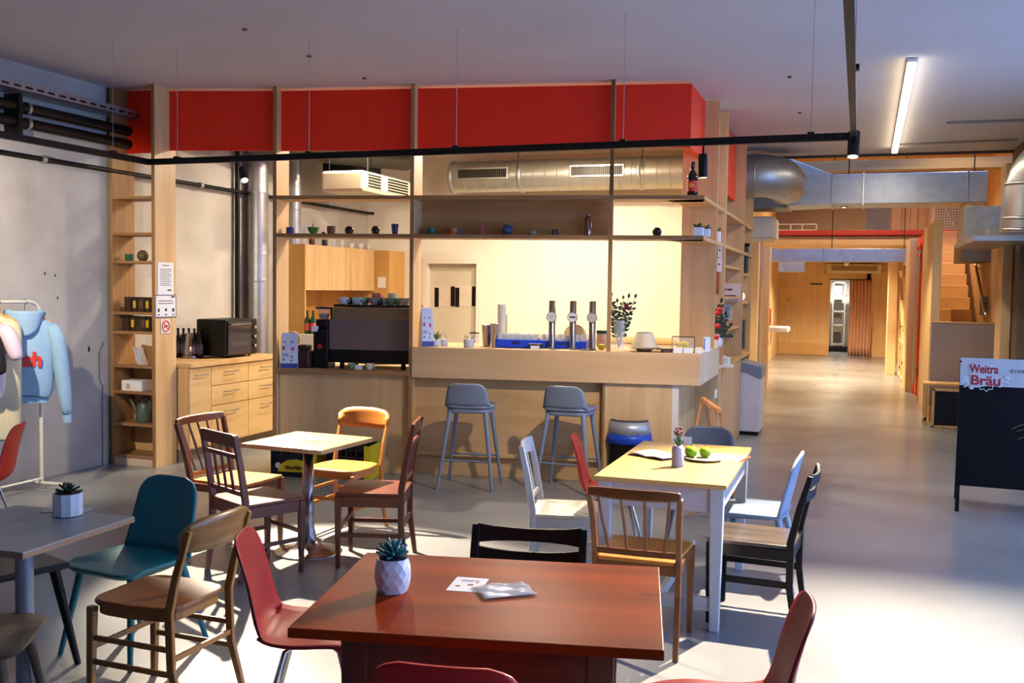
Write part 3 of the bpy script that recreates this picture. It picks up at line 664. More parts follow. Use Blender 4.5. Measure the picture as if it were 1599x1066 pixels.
# ---------------------------------------------------------------- light track
TZ = 2.65
tp = [G(0, 205, TZ), G(235, 254, TZ), G(1336, 212, TZ), G(1325, 0, TZ)]
XL, XR, TY = -5.27, -.02, (G(465, 245, TZ).y+G(968, 220, TZ).y)/2
TYl, TYr = G(235, 253, TZ).y, G(1300, 214, TZ).y
tk = thing('light_track', 'black suspended track for spotlights running round the dining area', 'light track', (0, 0, 0))
obj('front_rail', MB().beam((XL, TYl, TZ), (XR, TYr, TZ), .046, .034, (0, 0, 1)), blackm, tk, bevel=.002)
obj('side_rail', MB().beam((XL, TYl, TZ), (XL, .2, TZ), .046, .034, (0, 0, 1)), blackm, tk, bevel=.002)
obj('side_rail', MB().beam((XR, TYr, TZ), (XR-.04, .2, TZ), .046, .034, (0, 0, 1)), blackm, tk, bevel=.002)
for px in (187, 264, 471, 703, 967, 1265, 1345):
    if px == 187: x, y = XL, 6.15
    elif px == 1345: x, y = XR, 4.6
    else:
        x = G(px, 250-(px-235)*.038, TZ).x; y = TYl+(TYr-TYl)*(x-XL)/(XR-XL)
    obj('suspension_wire', MB().tube([(x, y, TZ), (x, y, CZ)], .0022, 6), steel, tk)
    obj('wire_clip', MB().bb((x-.02, y-.026, TZ+.012), (x+.02, y+.026, TZ+.035)), blackm, tk, bevel=.003)
LENS = emis('lamp_lens', (255, 226, 180), 14)
def spot_fixture(label, p, target, energy, size=60, blend=.4, color=(1., .84, .62), group=None, rad=.03, ln=.13, drop=.05, r=.03, top=None, beam=None):
    t = thing('spotlight', label, 'spotlight', p, 0, group)
    d = (Vector(target)-Vector(p)).normalized(); q = d.to_track_quat('-Z', 'Y').to_matrix().to_4x4()
    m = MB().lathe([(r*.9, ln/2), (r, ln/2-.006), (r, -ln/2), (r*.86, -ln/2)], (0, 0, 0), 20); m.xf(q); obj('housing', m, blackm, t, smooth=True)
    m = MB().lathe([(r*.84, -ln/2-.001), (0, -ln/2-.002)], (0, 0, 0), 20); m.xf(q); obj('lens', m, LENS, t)
    if top is None: top = (0, 0, drop+ln/2)
    obj('stem', MB().tube([(0, 0, 0), top], .007, 8), blackm, t, smooth=True)
    ld_ = bpy.data.lights.new('spot_lamp', 'SPOT'); ld_.energy = energy; ld_.spot_size = math.radians(size); ld_.spot_blend = blend; ld_.color = color; ld_.shadow_soft_size = rad
    lo = bpy.data.objects.new('spot_lamp', ld_); COL.objects.link(lo); lo.location = Vector(p)+d*(ln/2+.03); aim(lo, beam or target)
    return t
# long LED tube on the ceiling
le0, le1 = G(1424, 98, CZ-.04), G(1397, 235, CZ-.04)
lt = thing('tube_light', 'long bright linear lamp on the ceiling above the corridor', 'light', (0, 0, 0))
obj('housing', MB().beam(le0+Vector((0, 0, .02)), le1+Vector((0, 0, .02)), .03, .07, (0, 0, 1)), white, lt, bevel=.003)
obj('diffuser', MB().beam(le0+Vector((0, 0, -.015)), le1+Vector((0, 0, -.015)), .04, .065, (0, 0, 1)), emis('tube_glow', (255, 240, 214), 9), lt, bevel=.006)
# conduits on the ceiling
for i, (a, c) in enumerate((((1478, 192), (1599, 188)), ((1405, 226), (1590, 218)))):
    A, Bv = G(*a, CZ-.015), G(*c, CZ-.015); o = obj('ceiling_conduit', MB().tube([A, Bv], .012, 8), mat('grey_conduit', (140, 134, 134), .6), smooth=True)
    tag(o, ['short grey conduit on the ceiling right of the linear lamp', 'longer grey conduit on the ceiling near the big duct'][i], 'conduit')
# crack marks / old fixing points on the ceiling
for i, (px, py) in enumerate(((382, 46), (483, 88), (569, 122), (1233, 120), (1249, 176))):
    p = G(px, py, CZ-.006); o = obj('ceiling_plug', MB().lathe([(.02, .004), (.014, -.008), (0, -.01)], p, 10), mat('rusty_plug', (92, 70, 50), .8), smooth=True)
    tag(o, 'small rusty fixing plug left in the ceiling paint', 'plug', 'old fixing plugs in the ceiling')
# ================================================================ FURNITURE
def chair_wood(name, c1, c2, r=.35, coat=.2): return [wood(name+'_'+a, c1, c2, a, r, 5, coat=coat) for a in 'xyz']
redbrown = chair_wood('red_brown_stain', (82, 34, 20), (112, 50, 30))
honey = chair_wood('honey_beech', (196, 116, 44), (220, 142, 62))
midbrown = chair_wood('brown_varnish', (100, 54, 20), (132, 76, 32))
oldoak = chair_wood('worn_oak', (118, 78, 32), (150, 106, 50))
whitew = chair_wood('white_lacquer', (206, 204, 200), (226, 224, 220), .4, .1)
blackw = [wood('black_lacquer_'+a, (11, 10, 10), (19, 18, 17), a, .4, 5, spec=.3) for a in 'xyz']

def legs4(t, mt, w, d, hs, tw=.034, splay=0., rear_top=None, rake=.07, w_r=None):
    """front legs; rear legs run on as back stiles to rear_top"""
    for sx in (-1, 1):
        obj('leg', MB().beam((sx*w/2+sx*splay, d/2+splay, 0), (sx*w/2, d/2, hs-.01), tw*.72, tw*.72, w1=tw*1.1, d1=tw*1.1), mt, t, bevel=.003)
    wr = (w_r or w)/2
    for sx in (-1, 1):
        pts = [(sx*wr, -d/2-.035, 0), (sx*wr, -d/2, hs*.55), (sx*wr, -d/2, hs+.03)]
        if rear_top: pts += [(sx*wr, -d/2-rake*.45, hs+(rear_top-hs)*.55), (sx*wr, -d/2-rake, rear_top)]
        obj('leg', MB().strip(pts, [tw*.72, tw, tw*1.05]+([tw*.95, tw*.75] if rear_top else []), tw*.8, (0, 1, 0)), mt, t, bevel=.003)

def seat_board(t, mt, w, d, hs, th=.022, wr=None, round_=.03, front_bow=0.):
    wr = wr or w*.92; n = 8; poly = []
    for k in range(n+1):
        u = -1+2*k/n; poly.append((u*(w/2), d/2+front_bow*(1-u*u)))
    poly = poly[::-1]+[(-wr/2, -d/2), (wr/2, -d/2)]
    return obj('seat', MB().prism(poly, hs-th, hs), mt, t, bevel=.006)

def slat_chair(label, mts, loc, rot, s=1., group=None, H=.88, hs=.45, w=.40, d=.38, slats=3, toprail=.075, second=True, curved=0., sd=None, seatm=None):
    mx, my, mz = mts; t = thing('dining_chair', label, 'chair', loc, math.radians(rot), group, s); rake = .07
    legs4(t, mz, w, d, hs, .036, 0., H, rake)
    seat_board(t, seatm or my, w+.03, d+.03, hs+.012, .022, w+.02)
    for y, a in ((d/2-.005, .07), (-d/2+.0, .06)): obj('apron', MB().bb((-w/2+.015, y-.009, hs-.01-a), (w/2-.015, y+.009, hs-.01)), mx, t, bevel=.002)
    for sx in (-1, 1): obj('apron', MB().bb((sx*w/2-.009, -d/2+.015, hs-.075), (sx*w/2+.009, d/2-.015, hs-.01)), my, t, bevel=.002)
    for sx in (-1, 1): obj('stretcher', MB().bb((sx*w/2-.008, -d/2+.0, .19), (sx*w/2+.008, d/2-.01, .215)), my, t, bevel=.002)
    obj('stretcher', MB().bb((-w/2+.01, d/2-.02, .24), (w/2-.01, d/2-.004, .265)), mx, t, bevel=.002)
    obj('stretcher', MB().bb((-w/2+.01, -d/2-.01, .24), (w/2-.01, -d/2+.006, .265)), mx, t, bevel=.002)
    def yb(z): k = (z-hs)/(H-hs); return -d/2-rake*k
    def rail(z, h, nm, bow=0., up=0.):
        pts = [(x*(w/2-.012), yb(z)-bow*(1-x*x), z+up*(1-x*x)) for x in (-1, -.6, -.2, .2, .6, 1)]
        obj(nm, MB().strip(pts, h, .018), mx, t, bevel=.003)
    rail(H-toprail/2, toprail, 'top_rail', curved, curved*.5)
    z0 = hs+.075; rail(z0, .028, 'lower_rail', curved*.5)
    zt = H-toprail-.055 if second else H-toprail+.01
    if second: rail(zt, .026, 'middle_rail', curved)
    for k in range(slats):
        x = (k-(slats-1)/2)*(w-.08)/(slats+.6)*1.0
        obj('slat', MB().beam((x, yb(z0)-curved*.5, z0), (x, yb(zt)-curved, zt), .024, .010), mz, t, bevel=.002)
    return t

def spindle_chair(label, mts, loc, rot, s=1., H=.84, hs=.45, w=.40, d=.40, n=5, seatm=None, apron=.05, wide=.05):
    mx, my, mz = mts; t = thing('dining_chair', label, 'chair', loc, math.radians(rot), None, s); rake = .09
    legs4(t, mz, w, d, hs, .034, 0., None)
    for o in [c for c in t.children][2:]: bpy.data.objects.remove(o)
    wt_ = w/2+wide*.45
    for sx in (-1, 1):
        obj('leg', MB().strip([(sx*w/2, -d/2-.03, 0), (sx*w/2, -d/2, .3), (sx*w/2, -d/2, hs+.02), (sx*(w/2+wide*.12), -d/2-rake*.4, hs+.18), (sx*wt_, -d/2-rake, H-.03)], [.026, .034, .036, .034, .03], .026, (0, 1, 0)), mz, t, bevel=.003)
    seat_board(t, seatm or my, w+.02, d+.02, hs+.006, .02, w-.03, front_bow=.01)
    for y in (d/2-.005, -d/2+.0): obj('apron', MB().bb((-w/2+.015, y-.009, hs-.012-apron), (w/2-.015, y+.009, hs-.012)), mx, t, bevel=.002)
    for sx in (-1, 1): obj('apron', MB().bb((sx*w/2-.009, -d/2+.015, hs-.012-apron), (sx*w/2+.009, d/2-.015, hs-.012)), my, t, bevel=.002)
    pts = [(x*(wt_+.004), -d/2-rake-.03*(1-x*x), H-.022+.0*(1-x*x)) for x in (-1, -.75, -.4, 0, .4, .75, 1)]
    obj('top_rail', MB().strip(pts, [.04, .05, .052, .052, .052, .05, .04], .022), mx, t, bevel=.008)
    obj('lower_rail', MB().strip([(-w/2+.01, -d/2-.006, hs+.035), (0, -d/2-.012, hs+.035), (w/2-.01, -d/2-.006, hs+.035)], .03, .018), mx, t, bevel=.003)
    for k in range(n):
        u = (k-(n-1)/2)/((n-1)/2)*.78
        obj('spindle', MB().tube([(u*(w/2-.03), -d/2-.01, hs+.045), (u*(w/2+.0), -d/2-.06, hs+.2), (u*wt_, -d/2-rake-.03*(1-u*u), H-.04)], [.0065, .0085, .0065], 8), mz, t, smooth=True)
    return t

def bentwood_chair(label, mts, loc, rot, s=1., H=.82, hs=.45, w=.38, d=.38, slat=.13, seatm=None):
    mx, my, mz = mts; t = thing('dining_chair', label, 'chair', loc, math.radians(rot), None, s); rake = .10; hb = H-.03
    for sx in (-1, 1): obj('leg', MB().beam((sx*w/2, d/2, 0), (sx*w/2*.98, d/2-.01, hs-.02), .026, .026, w1=.036, d1=.036), mz, t, bevel=.006)
    for sx in (-1, 1):
        obj('leg', MB().strip([(sx*w/2*1.02, -d/2-.075, 0), (sx*w/2, -d/2-.01, .22), (sx*w/2, -d/2+.0, hs), (sx*w/2, -d/2-rake*.35, hs+.15), (sx*(w/2+.004), -d/2-rake, hb)], [.026, .034, .036, .032, .026], .022, (0, 1, 0)), mz, t, bevel=.005)
    poly = []
    for k in range(25):
        a = 2*PI*k/24; c, sn = math.cos(a), math.sin(a); e_ = .42
        poly.append(((abs(c)**e_)*math.copysign(1, c)*(w/2+.018)*(1 if sn > -.2 else .93), (abs(sn)**e_)*math.copysign(1, sn)*(d/2+.012)))
    obj('seat', MB().prism(poly[:-1], hs-.012, hs+.012), seatm or my, t, bevel=.008)
    obj('seat_frame', MB().prism([(x*.93, y*.93) for x, y in poly[:-1]], hs-.05, hs-.012), mx, t, bevel=.003)
    for z in (.20, .30):
        for sx in (-1, 1): obj('stretcher', MB().beam((sx*w/2, -d/2-.02+.02*(z > .25), z), (sx*w/2, d/2-.01, z), .012, .022), my, t, bevel=.002)
    obj('stretcher', MB().bb((-w/2, d/2-.02, .25), (w/2, d/2-.006, .272)), mx, t, bevel=.002)
    obj('stretcher', MB().bb((-w/2, -d/2-.02, .25), (w/2, -d/2-.006, .272)), mx, t, bevel=.002)
    def fn(u, v):
        x = (u-.5)*2; r = .012*(abs(x)**6); z = H-slat+v*slat+(-1 if v > .5 else 1)*r*2.2+.012*(1-x*x)*(v-.0)
        return Vector((x*(w/2+.018), -d/2-rake*(.72+.28*v)+.012-.042*(1-x*x), z))
    obj('back_slat', MB().grid(fn, 14, 4), mx, t, smooth=2, solid=.014)
    return t

def black_chair(label, mts, loc, rot, s=1., H=.84, hs=.45, w=.41, d=.40, seatm=None):
    mx, my, mz = mts; t = thing('dining_chair', label, 'chair', loc, math.radians(rot), None, s); rake = .09
    legs4(t, mz, w, d, hs, .036, 0., H, rake)
    seat_board(t, seatm or my, w+.03, d+.03, hs+.012, .022, w+.0)
    for y in (d/2-.005, -d/2+.0): obj('apron', MB().bb((-w/2+.015, y-.01, hs-.07), (w/2-.015, y+.01, hs-.01)), mx, t, bevel=.002)
    for sx in (-1, 1):
        obj('apron', MB().bb((sx*w/2-.01, -d/2+.015, hs-.07), (sx*w/2+.01, d/2-.015, hs-.01)), my, t, bevel=.002)
        obj('stretcher', MB().bb((sx*w/2-.008, -d/2, .235), (sx*w/2+.008, d/2-.01, .27)), my, t, bevel=.002)
    obj('stretcher', MB().bb((-w/2+.01, d/2-.02, .30), (w/2-.01, d/2-.004, .33)), mx, t, bevel=.002)
    def yb(z): return -d/2-rake*(z-hs)/(H-hs)
    # slotted top slat: upper and lower bow with a lens shaped gap
    for (nm, za, ha, sgn) in (('top_rail', H-.028, .05, 1), ('lower_rail', H-.108, .05, -1)):
        pts = [(x*(w/2-.005), yb(za)-.025*(1-x*x), za-(.006*(1-x*x) if sgn > 0 else .008*(1-x*x))) for x in (-1, -.7, -.35, 0, .35, .7, 1)]
        hh = [.074, .058, .05, .048, .05, .058, .074] if sgn > 0 else [.07, .055, .046, .044, .046, .055, .07]
        obj(nm, MB().strip(pts, hh, .018), mx, t, bevel=.003)
    return t

def nerd_back(H0, H1, w0, w1, y0, y1, r, bow=.03):
    def fn(u, v):
        vv = v**.8; z = H0+(H1-H0)*vv; w = w0+(w1-w0)*vv; dz = H1-z
        if dz < r: w = w-r+math.sqrt(max(0, r*r-(r-dz)**2))
        x = (u-.5)*2*w; y = y0+(y1-y0)*vv
        return Vector((x, y+bow*((x/w0)**2)*1.0, z))
    return fn
def wing_chair(label, m, loc, rot, s=1., hs=.45, H=.81, name='dining_chair'):
    t = thing(name, label, 'chair', loc, math.radians(rot), None, s)
    poly = rrect(.46, .44, .09, 5, 0, .02)
    sm = MB()
    def sf(u, v):
        a = 2*PI*u; return Vector((0, 0, 0))
    n = len(poly); rings = []
    for k, (sc_k, z) in enumerate(((.9, -.028), (1.0, -.004), (1.0, .0), (.985, .003), (.8, -.001), (.4, -.008), (.0, -.01))):
        if sc_k == 0: rings.append([sm.b.verts.new((0, .02, hs+z))]); continue
        rings.append([sm.b.verts.new((x*sc_k, .02+(y-.02)*sc_k, hs+z+(.010 if y > .15 else 0)*(-1 if sc_k > .7 else 0))) for x, y in poly])
    for a, c in zip(rings, rings[1:]):
        for k in range(n):
            if len(c) == 1: sm.b.faces.new((a[k], a[(k+1) % n], c[0]))
            else: sm.b.faces.new((a[k], a[(k+1) % n], c[(k+1) % n], c[k]))
    sm.b.faces.new(rings[0][::-1]); obj('seat', sm, m, t, smooth=True)
    obj('backrest', MB().grid(nerd_back(hs-.01, H, .225, .185, -.185, -.27, .095), 12, 14), m, t, smooth=2, solid=.016)
    for sx, sy, x1, y1 in ((-1, 1, .235, .225), (1, 1, .235, .225), (-1, -1, .235, .26), (1, -1, .235, .26)):
        obj('leg', MB().tube([(sx*x1, sy*y1, 0), (sx*.165, sy*.15, hs-.02)], [.012, .021], 16), m, t, smooth=True)
    return t
def bar_stool(label, m, loc, rot, s=1.):
    t = thing('bar_stool', label, 'stool', loc, math.radians(rot), 'grey stools in front of the bar', s); hs = .725
    poly = rrect(.42, .38, .10, 5, 0, .02)
    obj('seat', MB().prism(poly, hs-.025, hs), m, t, bevel=.01)
    obj('seat_base', MB().prism([(x*.93, .02+(y-.02)*.93) for x, y in poly], hs-.07, hs-.027), m, t, bevel=.014)
    obj('backrest', MB().grid(nerd_back(hs-.005, hs+.19, .20, .16, -.16, -.20, .06), 12, 10), m, t, smooth=2, solid=.018)
    for sx in (-1, 1):
        for sy in (-1, 1): obj('leg', MB().tube([(sx*.24, sy*.22, 0), (sx*.155, sy*.13, hs-.05)], [.013, .021], 16), m, t, smooth=True)
    for sy, z in ((-1, .25), (1, .25)):
        k = z/(hs-.05); x = .24-.085*k; y = sy*(.22-.09*k); obj('footrest', MB().tube([(-x, y, z), (x, y, z)], .009, 10), m, t, smooth=True)
    return t
def shell_fn(v):
    # centreline (y, z, half width, edge curl) from seat front (v=0) to back top (v=1)
    P = [(.235, .415, .17, .0), (.20, .437, .205, .0), (.08, .445, .22, .012), (-.06, .437, .222, .02), (-.16, .445, .215, .03), (-.215, .49, .20, .035), (-.235, .57, .185, .03), (-.25, .66, .18, .025), (-.27, .75, .172, .018), (-.285, .80, .15, .012), (-.293, .82, .10, .008)]
    x = v*(len(P)-1); i = min(int(x), len(P)-2); f = x-i
    p0, p1, p2, p3 = P[max(i-1, 0)], P[i], P[i+1], P[min(i+2, len(P)-1)]
    return [.5*((2*b)+(-a+c)*f+(2*a-5*b+4*c-d)*f*f+(-a+3*b-3*c+d)*f**3) for a, b, c, d in zip(p0, p1, p2, p3)]
def shell_chair(label, m, loc, rot, s=1., legm=None):
    t = thing('shell_chair', label, 'chair', loc, math.radians(rot), None, s)
    def fn(u, v):
        y, z, w, c = shell_fn(v); x = (u-.5)*2; k = x*x
        n = v*10
        yy, zz = y, z
        if n < 4.5: zz = z+c*k
        else: yy = y+c*k*1.2
        return Vector((x*w, yy, zz))
    obj('shell', MB().grid(fn, 12, 30), m, t, smooth=2, solid=.010)
    lm = legm or chrome
    for sx in (-1, 1):
        for sy in (-1, 1):
            obj('leg', MB().tube([(sx*.08, sy*.05, .425), (sx*.12, sy*.1, .405), (sx*.215, sy*.21, 0)], .010, 10), lm, t, smooth=True)
    obj('mount', MB().bb((-.1, -.08, .412), (.1, .08, .432)), blackm, t, bevel=.004)
    for sx in (-1, 1):
        for sy in (-1, 1): obj('foot', MB().lathe([(.014, 0), (.015, .012), (.011, .02)], (sx*.214, sy*.209, -.001), 12), blackp, t, smooth=True)
    return t

# --- tables
ttop = wood('pale_table_top', (214, 172, 104), (232, 194, 128), 'x', .3, 2.5, coat=.3)
t = thing('pedestal_table', 'square pale wooden table on a chrome trumpet foot', 'table', (-3.242, 5.539, 0), math.radians(-4.3), None, .955)
obj('tabletop', MB().bb((-.31, -.31, .722), (.31, .31, .752)), ttop, t, bevel=.004)
obj('mounting_plate', MB().bb((-.12, -.12, .712), (.12, .12, .722)), blackm, t)
pr_ = [(.225, 0), (.225, .006), (.215, .012), (.15, .022), (.09, .045), (.058, .09), (.040, .16), (.036, .22), (.036, .715)]
obj('pedestal', MB().lathe(pr_, (0, 0, 0), 40), mat('satin_chrome', (176, 172, 176), .22, 1., var=.03), t, smooth=2)
tag(obj('paper_note', MB().bb((-3.30, 5.52, .722), (-3.18, 5.60, .7225)), paper), 'small faded paper slip on the pedestal table', 'paper')

wt_top = wood('yellow_pine_top', (222, 176, 98), (240, 200, 128), 'y', .35, 1.5, knots=6, coat=.2)
t = thing('kitchen_table', 'white kitchen table with yellow pine top near the bar end', 'table', (-.889, 5.566, 0))
obj('tabletop', MB().bb((-.335, -.64, .725), (.335, .64, .75)), wt_top, t, bevel=.004)
for sx in (-1, 1):
    for sy in (-1, 1): obj('leg', MB().beam((sx*.285, sy*.585, 0), (sx*.285, sy*.585, .725), .046, .046, w1=.07, d1=.07), whitew[2], t, bevel=.004)
for sy in (-1, 1): obj('apron', MB().bb((-.26, sy*.595-.01, .60), (.26, sy*.595+.01, .725)), whitew[0], t, bevel=.002)
for sx in (-1, 1): obj('apron', MB().bb((sx*.295-.01, -.56, .60), (sx*.295+.01, .56, .725)), whitew[1], t, bevel=.002)
obj('stretcher', MB().bb((-.27, -.60, .10), (.27, -.57, .17)), whitew[0], t, bevel=.004)
obj('stretcher', MB().bb((-.015, -.58, .11), (.015, .58, .16)), whitew[1], t, bevel=.004)

bt_m = wood('red_brown_table_top', (112, 36, 7), (146, 56, 13), 'x', .4, 1.6, knots=3.5, spec=.06)
t = thing('dining_table', 'large red brown wooden table in the foreground', 'table', (-1.012, 2.829, 0), math.radians(11.4), None, 1.02)
obj('tabletop', MB().bb((-.5, -.39, .722), (.5, .39, .75)), bt_m, t, bevel=.004)
for sx in (-1, 1):
    for sy in (-1, 1): obj('leg', MB().beam((sx*.335, sy*.29, 0), (sx*.335, sy*.29, .722), .05, .05, w1=.075, d1=.075), redbrown[2], t, bevel=.004)
for sy in (-1, 1): obj('apron', MB().bb((-.34, sy*.31-.01, .57), (.34, sy*.31+.01, .722)), redbrown[0], t, bevel=.002)
for sx in (-1, 1): obj('apron', MB().bb((sx*.35-.01, -.3, .57), (sx*.35+.01, .3, .722)), redbrown[1], t, bevel=.002)

gt_m = mat('blue_grey_laminate', (122, 132, 142), .4, var=.03); ga = mat('aluminium_paint', (150, 158, 172), .4, .3, var=.02)
t = thing('cafe_table', 'grey square table on a single pole at the left edge', 'table', (-3.08, 3.05, 0), math.radians(1.7), None, .98)
obj('tabletop', MB().bb((-.31, -.31, .725), (.31, .31, .75)), gt_m, t, bevel=.003)
obj('edge_band', MB().bb((-.3105, -.3105, .7255), (.3105, .3105, .744)), wood('edge_band_wood', (150, 120, 96), (170, 140, 116), 'x', .5), t)
pp = G(90, 850, .70)
obj('pole', MB().tube([(.09, -.07, .015), (.09, -.07, .725)], .034, 24), ga, t, smooth=True)
obj('foot_plate', MB().lathe([(.22, 0), (.22, .008), (.06, .02)], (.09, -.07, 0), 36), ga, t, smooth=True)

# --- chairs
slat_chair('dark red brown slatted chair on the near side of the pedestal table, seen from behind', redbrown, (-3.315, 5.07, 0), 333, .97)
slat_chair('dark red brown slatted chair on the right side of the pedestal table, seen side-on', redbrown, (-2.763, 5.526, 0), 107, 1.)
spindle_chair('brown spindle back chair on the left of the pedestal table', midbrown, (-3.738, 5.477, 0), 265.3, 1., seatm=honey[1])
bentwood_chair('honey coloured chair with a broad curved back slat behind the pedestal table', honey, (-3.297, 6.102, 0), 176., 1.)
spindle_chair('brown spindle back chair at the near end of the white table', midbrown, (-.914, 4.723, 0), 0.3, .995, H=.80, w=.395, n=4, seatm=honey[1], wide=.03)
black_chair('black wooden chair with dark seat on the right side of the white table', blackw, (-.437, 5.290, 0), 86, .95, d=.42, seatm=wood('dark_worn_seat', (52, 44, 40), (84, 72, 62), 'y', .3, 5, coat=.3))
slat_chair('white slatted chair on the left side of the white table', whitew, (-1.49, 5.434, 0), 281, .99, H=.84, slats=4, second=False, toprail=.09, curved=.02, seatm=wood('cream_seat', (214, 206, 186), (228, 222, 204), 'y', .4, 4))
black_chair('black chair tucked in at the far side of the red brown table', blackw, (-1.08, 3.244+.02, 0), 189.3, 1., H=.80)
bentwood_chair('worn oak chair with curved back slat facing the grey table', oldoak, (-2.63, 3.33, 0), 88., .97, d=.40, seatm=wood('worn_brown_seat', (104, 56, 20), (136, 80, 34), 'y', .35, 4))
tealm = mat('teal_blue_lacquer', (16, 104, 118), .4, var=.03)
wing_chair('teal blue wooden chair behind the grey table', tealm, (-3.127, 3.755, 0), 171.6, .95)
wing_chair('pale blue grey chair on the right side of the white table beside the black chair', mat('pale_blue_lacquer', (150, 166, 188), .4, var=.02), (-.50, 6.0, 0), 87.5, .95)
wing_chair('mid grey chair at the far end of the white table', mat('mid_grey_lacquer', (84, 92, 106), .45, var=.02), (-.944, 6.98, 0), 180, .90)
stoolm = mat('blue_grey_lacquer', (116, 126, 142), .45, var=.02)
bar_stool('blue grey bar stool, the one nearer the coffee machine', stoolm, (-3.06, 7.92, 0), 9, .98)
bar_stool('blue grey bar stool, the one nearer the waste bin', stoolm, (-2.23, 8.1, 0), -2, .98)
redsh = mat('dark_red_plastic', (132, 14, 24), .36, var=.02)
orsh = mat('coral_red_plastic', (228, 60, 38), .42, var=.02)
shell_chair('dark red plastic shell chair left of the red brown table', redsh, (-1.83, 3.19, 0), 292, .97)
shell_chair('dark red plastic shell chair right of the red brown table', redsh, (-.36, 2.98, 0), 98, .97)
shell_chair('red plastic shell chair at the near side of the red brown table, backrest top showing', mat('bright_red_plastic', (186, 22, 26), .38, var=.02), (-.89, 2.32, 0), 9, 1.04)
shell_chair('small coral red shell chair at the far left side of the white table', orsh, (-1.40, 6.16, 0), 280, .94)
shell_chair('coral red shell chair standing near the clothes rack at the left edge', orsh, (-5.24, 4.84, 0), 120, .97)
# partly seen chairs at the bottom left
t = thing('dining_chair', 'black lacquered chair seat cut off by the left picture edge', 'chair', (-3.53, 3.37, 0), math.radians(-20))
obj('seat', MB().bb((-.24, -.22, .43), (.22, .22, .46)), blackw[1], t, bevel=.008)
for sx in (-1, 1):
    for sy in (-1, 1): obj('leg', MB().tube([(sx*.24, sy*.24, 0), (sx*.17, sy*.17, .435)], [.014, .024], 12), blackw[2], t, smooth=True)
obj('backrest', MB().grid(nerd_back(.45, .8, .2, .17, -.2, -.27, .07), 10, 10), blackw[0], t, smooth=2, solid=.016)
taupe = mat('taupe_lacquer', (104, 90, 74), .45, var=.04)
wing_chair('taupe wooden chair at the bottom left corner, only its seat front showing', taupe, (-2.98, 2.72, 0), 300, .95)
# ================================================================ SMALL THINGS
def on_bar(px, t, z): 
    """point at height z, depth t behind the bar front, seen at photo column px"""
    a = PL(px, 450, B0+BN*t, BN); s = (a-B0).dot(BU); return BP(s, t, z)
def colm(name, rgb, r=.4, **k): return mat(name, rgb, r, **k)
def pot(name, label, cat, p, prof, m, group=None, n=24, rim=True):
    return tag_loc(obj(name, MB().lathe(prof, (0, 0, 0), n), m, smooth=True), p, label, cat, group)
def tag_loc(o, p, label, cat, group=None, rz=0):
    o.location = p; o.rotation_euler = (0, 0, rz); return tag(o, label, cat, group)
def pxm(dist): return dist/F
def depth(p): return (Vector(p)-CAM).dot(_f)
def size_at(p, px): return px*depth(p)/F
def vessel(px, w, h, kind, m, label, t=.09, z=None, name='vase', cat='vase', base=None):
    z = zL1 if z is None else z; p = base if base is not None else on_bar(px, t, z); ww = size_at(p, w)/2; hh = size_at(p, h)
    P = {'cup': [(ww*.75, 0), (ww*.95, hh*.3), (ww, hh), (ww*.9, hh), (ww*.85, hh*.2), (0, hh*.15)],
         'tin': [(ww*.97, 0), (ww, .003), (ww, hh-.003), (ww*.97, hh), (0, hh-.002)],
         'ball': [(ww*.45, 0), (ww*.8, hh*.16), (ww, hh*.48), (ww*.82, hh*.82), (ww*.35, hh), (ww*.28, hh*.96), (0, hh*.9)],
         'bowl': [(ww*.35, 0), (ww*.45, hh*.1), (ww*.85, hh*.5), (ww, hh), (ww*.93, hh), (ww*.7, hh*.4), (0, hh*.2)],
         'bottle': [(ww*.96, 0), (ww, hh*.04), (ww, hh*.82), (ww*.55, hh*.88), (ww*.5, hh*.93), (ww*.55, hh*.94), (ww*.5, hh), (0, hh)],
         'vase': [(ww*.8, 0), (ww, hh*.2), (ww*.7, hh*.55), (ww*.45, hh*.75), (ww*.6, hh), (ww*.5, hh), (0, hh*.7)],
         'tumbler': [(ww*.72, 0), (ww, hh), (ww*.9, hh), (ww*.65, .006), (0, .008)]}[kind]
    return pot(name, label, cat, p, P, m)
vessel(453, 13, 11, 'tin', colm('blue_glaze', (30, 60, 120)), 'low blue tin on the shelf above the coffee machine, beside the first post', name='tin', cat='tin')
vessel(474, 9, 17, 'cup', glass, 'clear glass carafe on the shelf between the blue tin and the green bowl', name='carafe', cat='carafe')
g = vessel(489, 19, 11, 'bowl', colm('green_glaze', (52, 120, 58)), 'green footed bowl with a small spoon on the shelf', name='bowl', cat='bowl')
obj('spoon', MB().tube([(0, 0, .03), (-.005, 0, .10)], .004, 6), blackm, g)
vessel(505, 7, 4, 'ball', colm('moss_green', (60, 100, 50)), 'tiny moss green ornament between the green bowl and the brown cup', name='ornament', cat='ornament')
vessel(517, 14, 13, 'cup', colm('brown_glaze', (92, 64, 54)), 'matt brown cup on the shelf above the coffee machine', name='cup', cat='cup')
vessel(545, 15, 13, 'ball', colm('black_glaze', (20, 20, 26), .2), 'black round vase in the middle of the shelf above the coffee machine')
vessel(586, 14, 14, 'ball', colm('black_glaze', (20, 20, 26), .2), 'glossy black ball vase next to the tall blue tumbler')
vessel(616, 12, 17, 'tumbler', colm('navy_glaze', (26, 56, 110), .3), 'tall dark blue tumbler on the shelf beside the second post', name='tumbler', cat='tumbler')
vessel(672, 15, 11, 'cup', colm('teal_glaze', (34, 110, 92)), 'teal green cup at the left end of the panelled shelf', name='cup', cat='cup')
vessel(707, 13, 11, 'cup', colm('orange_glaze', (210, 116, 66)), 'orange cup on the panelled shelf over the bar', name='cup', cat='cup')
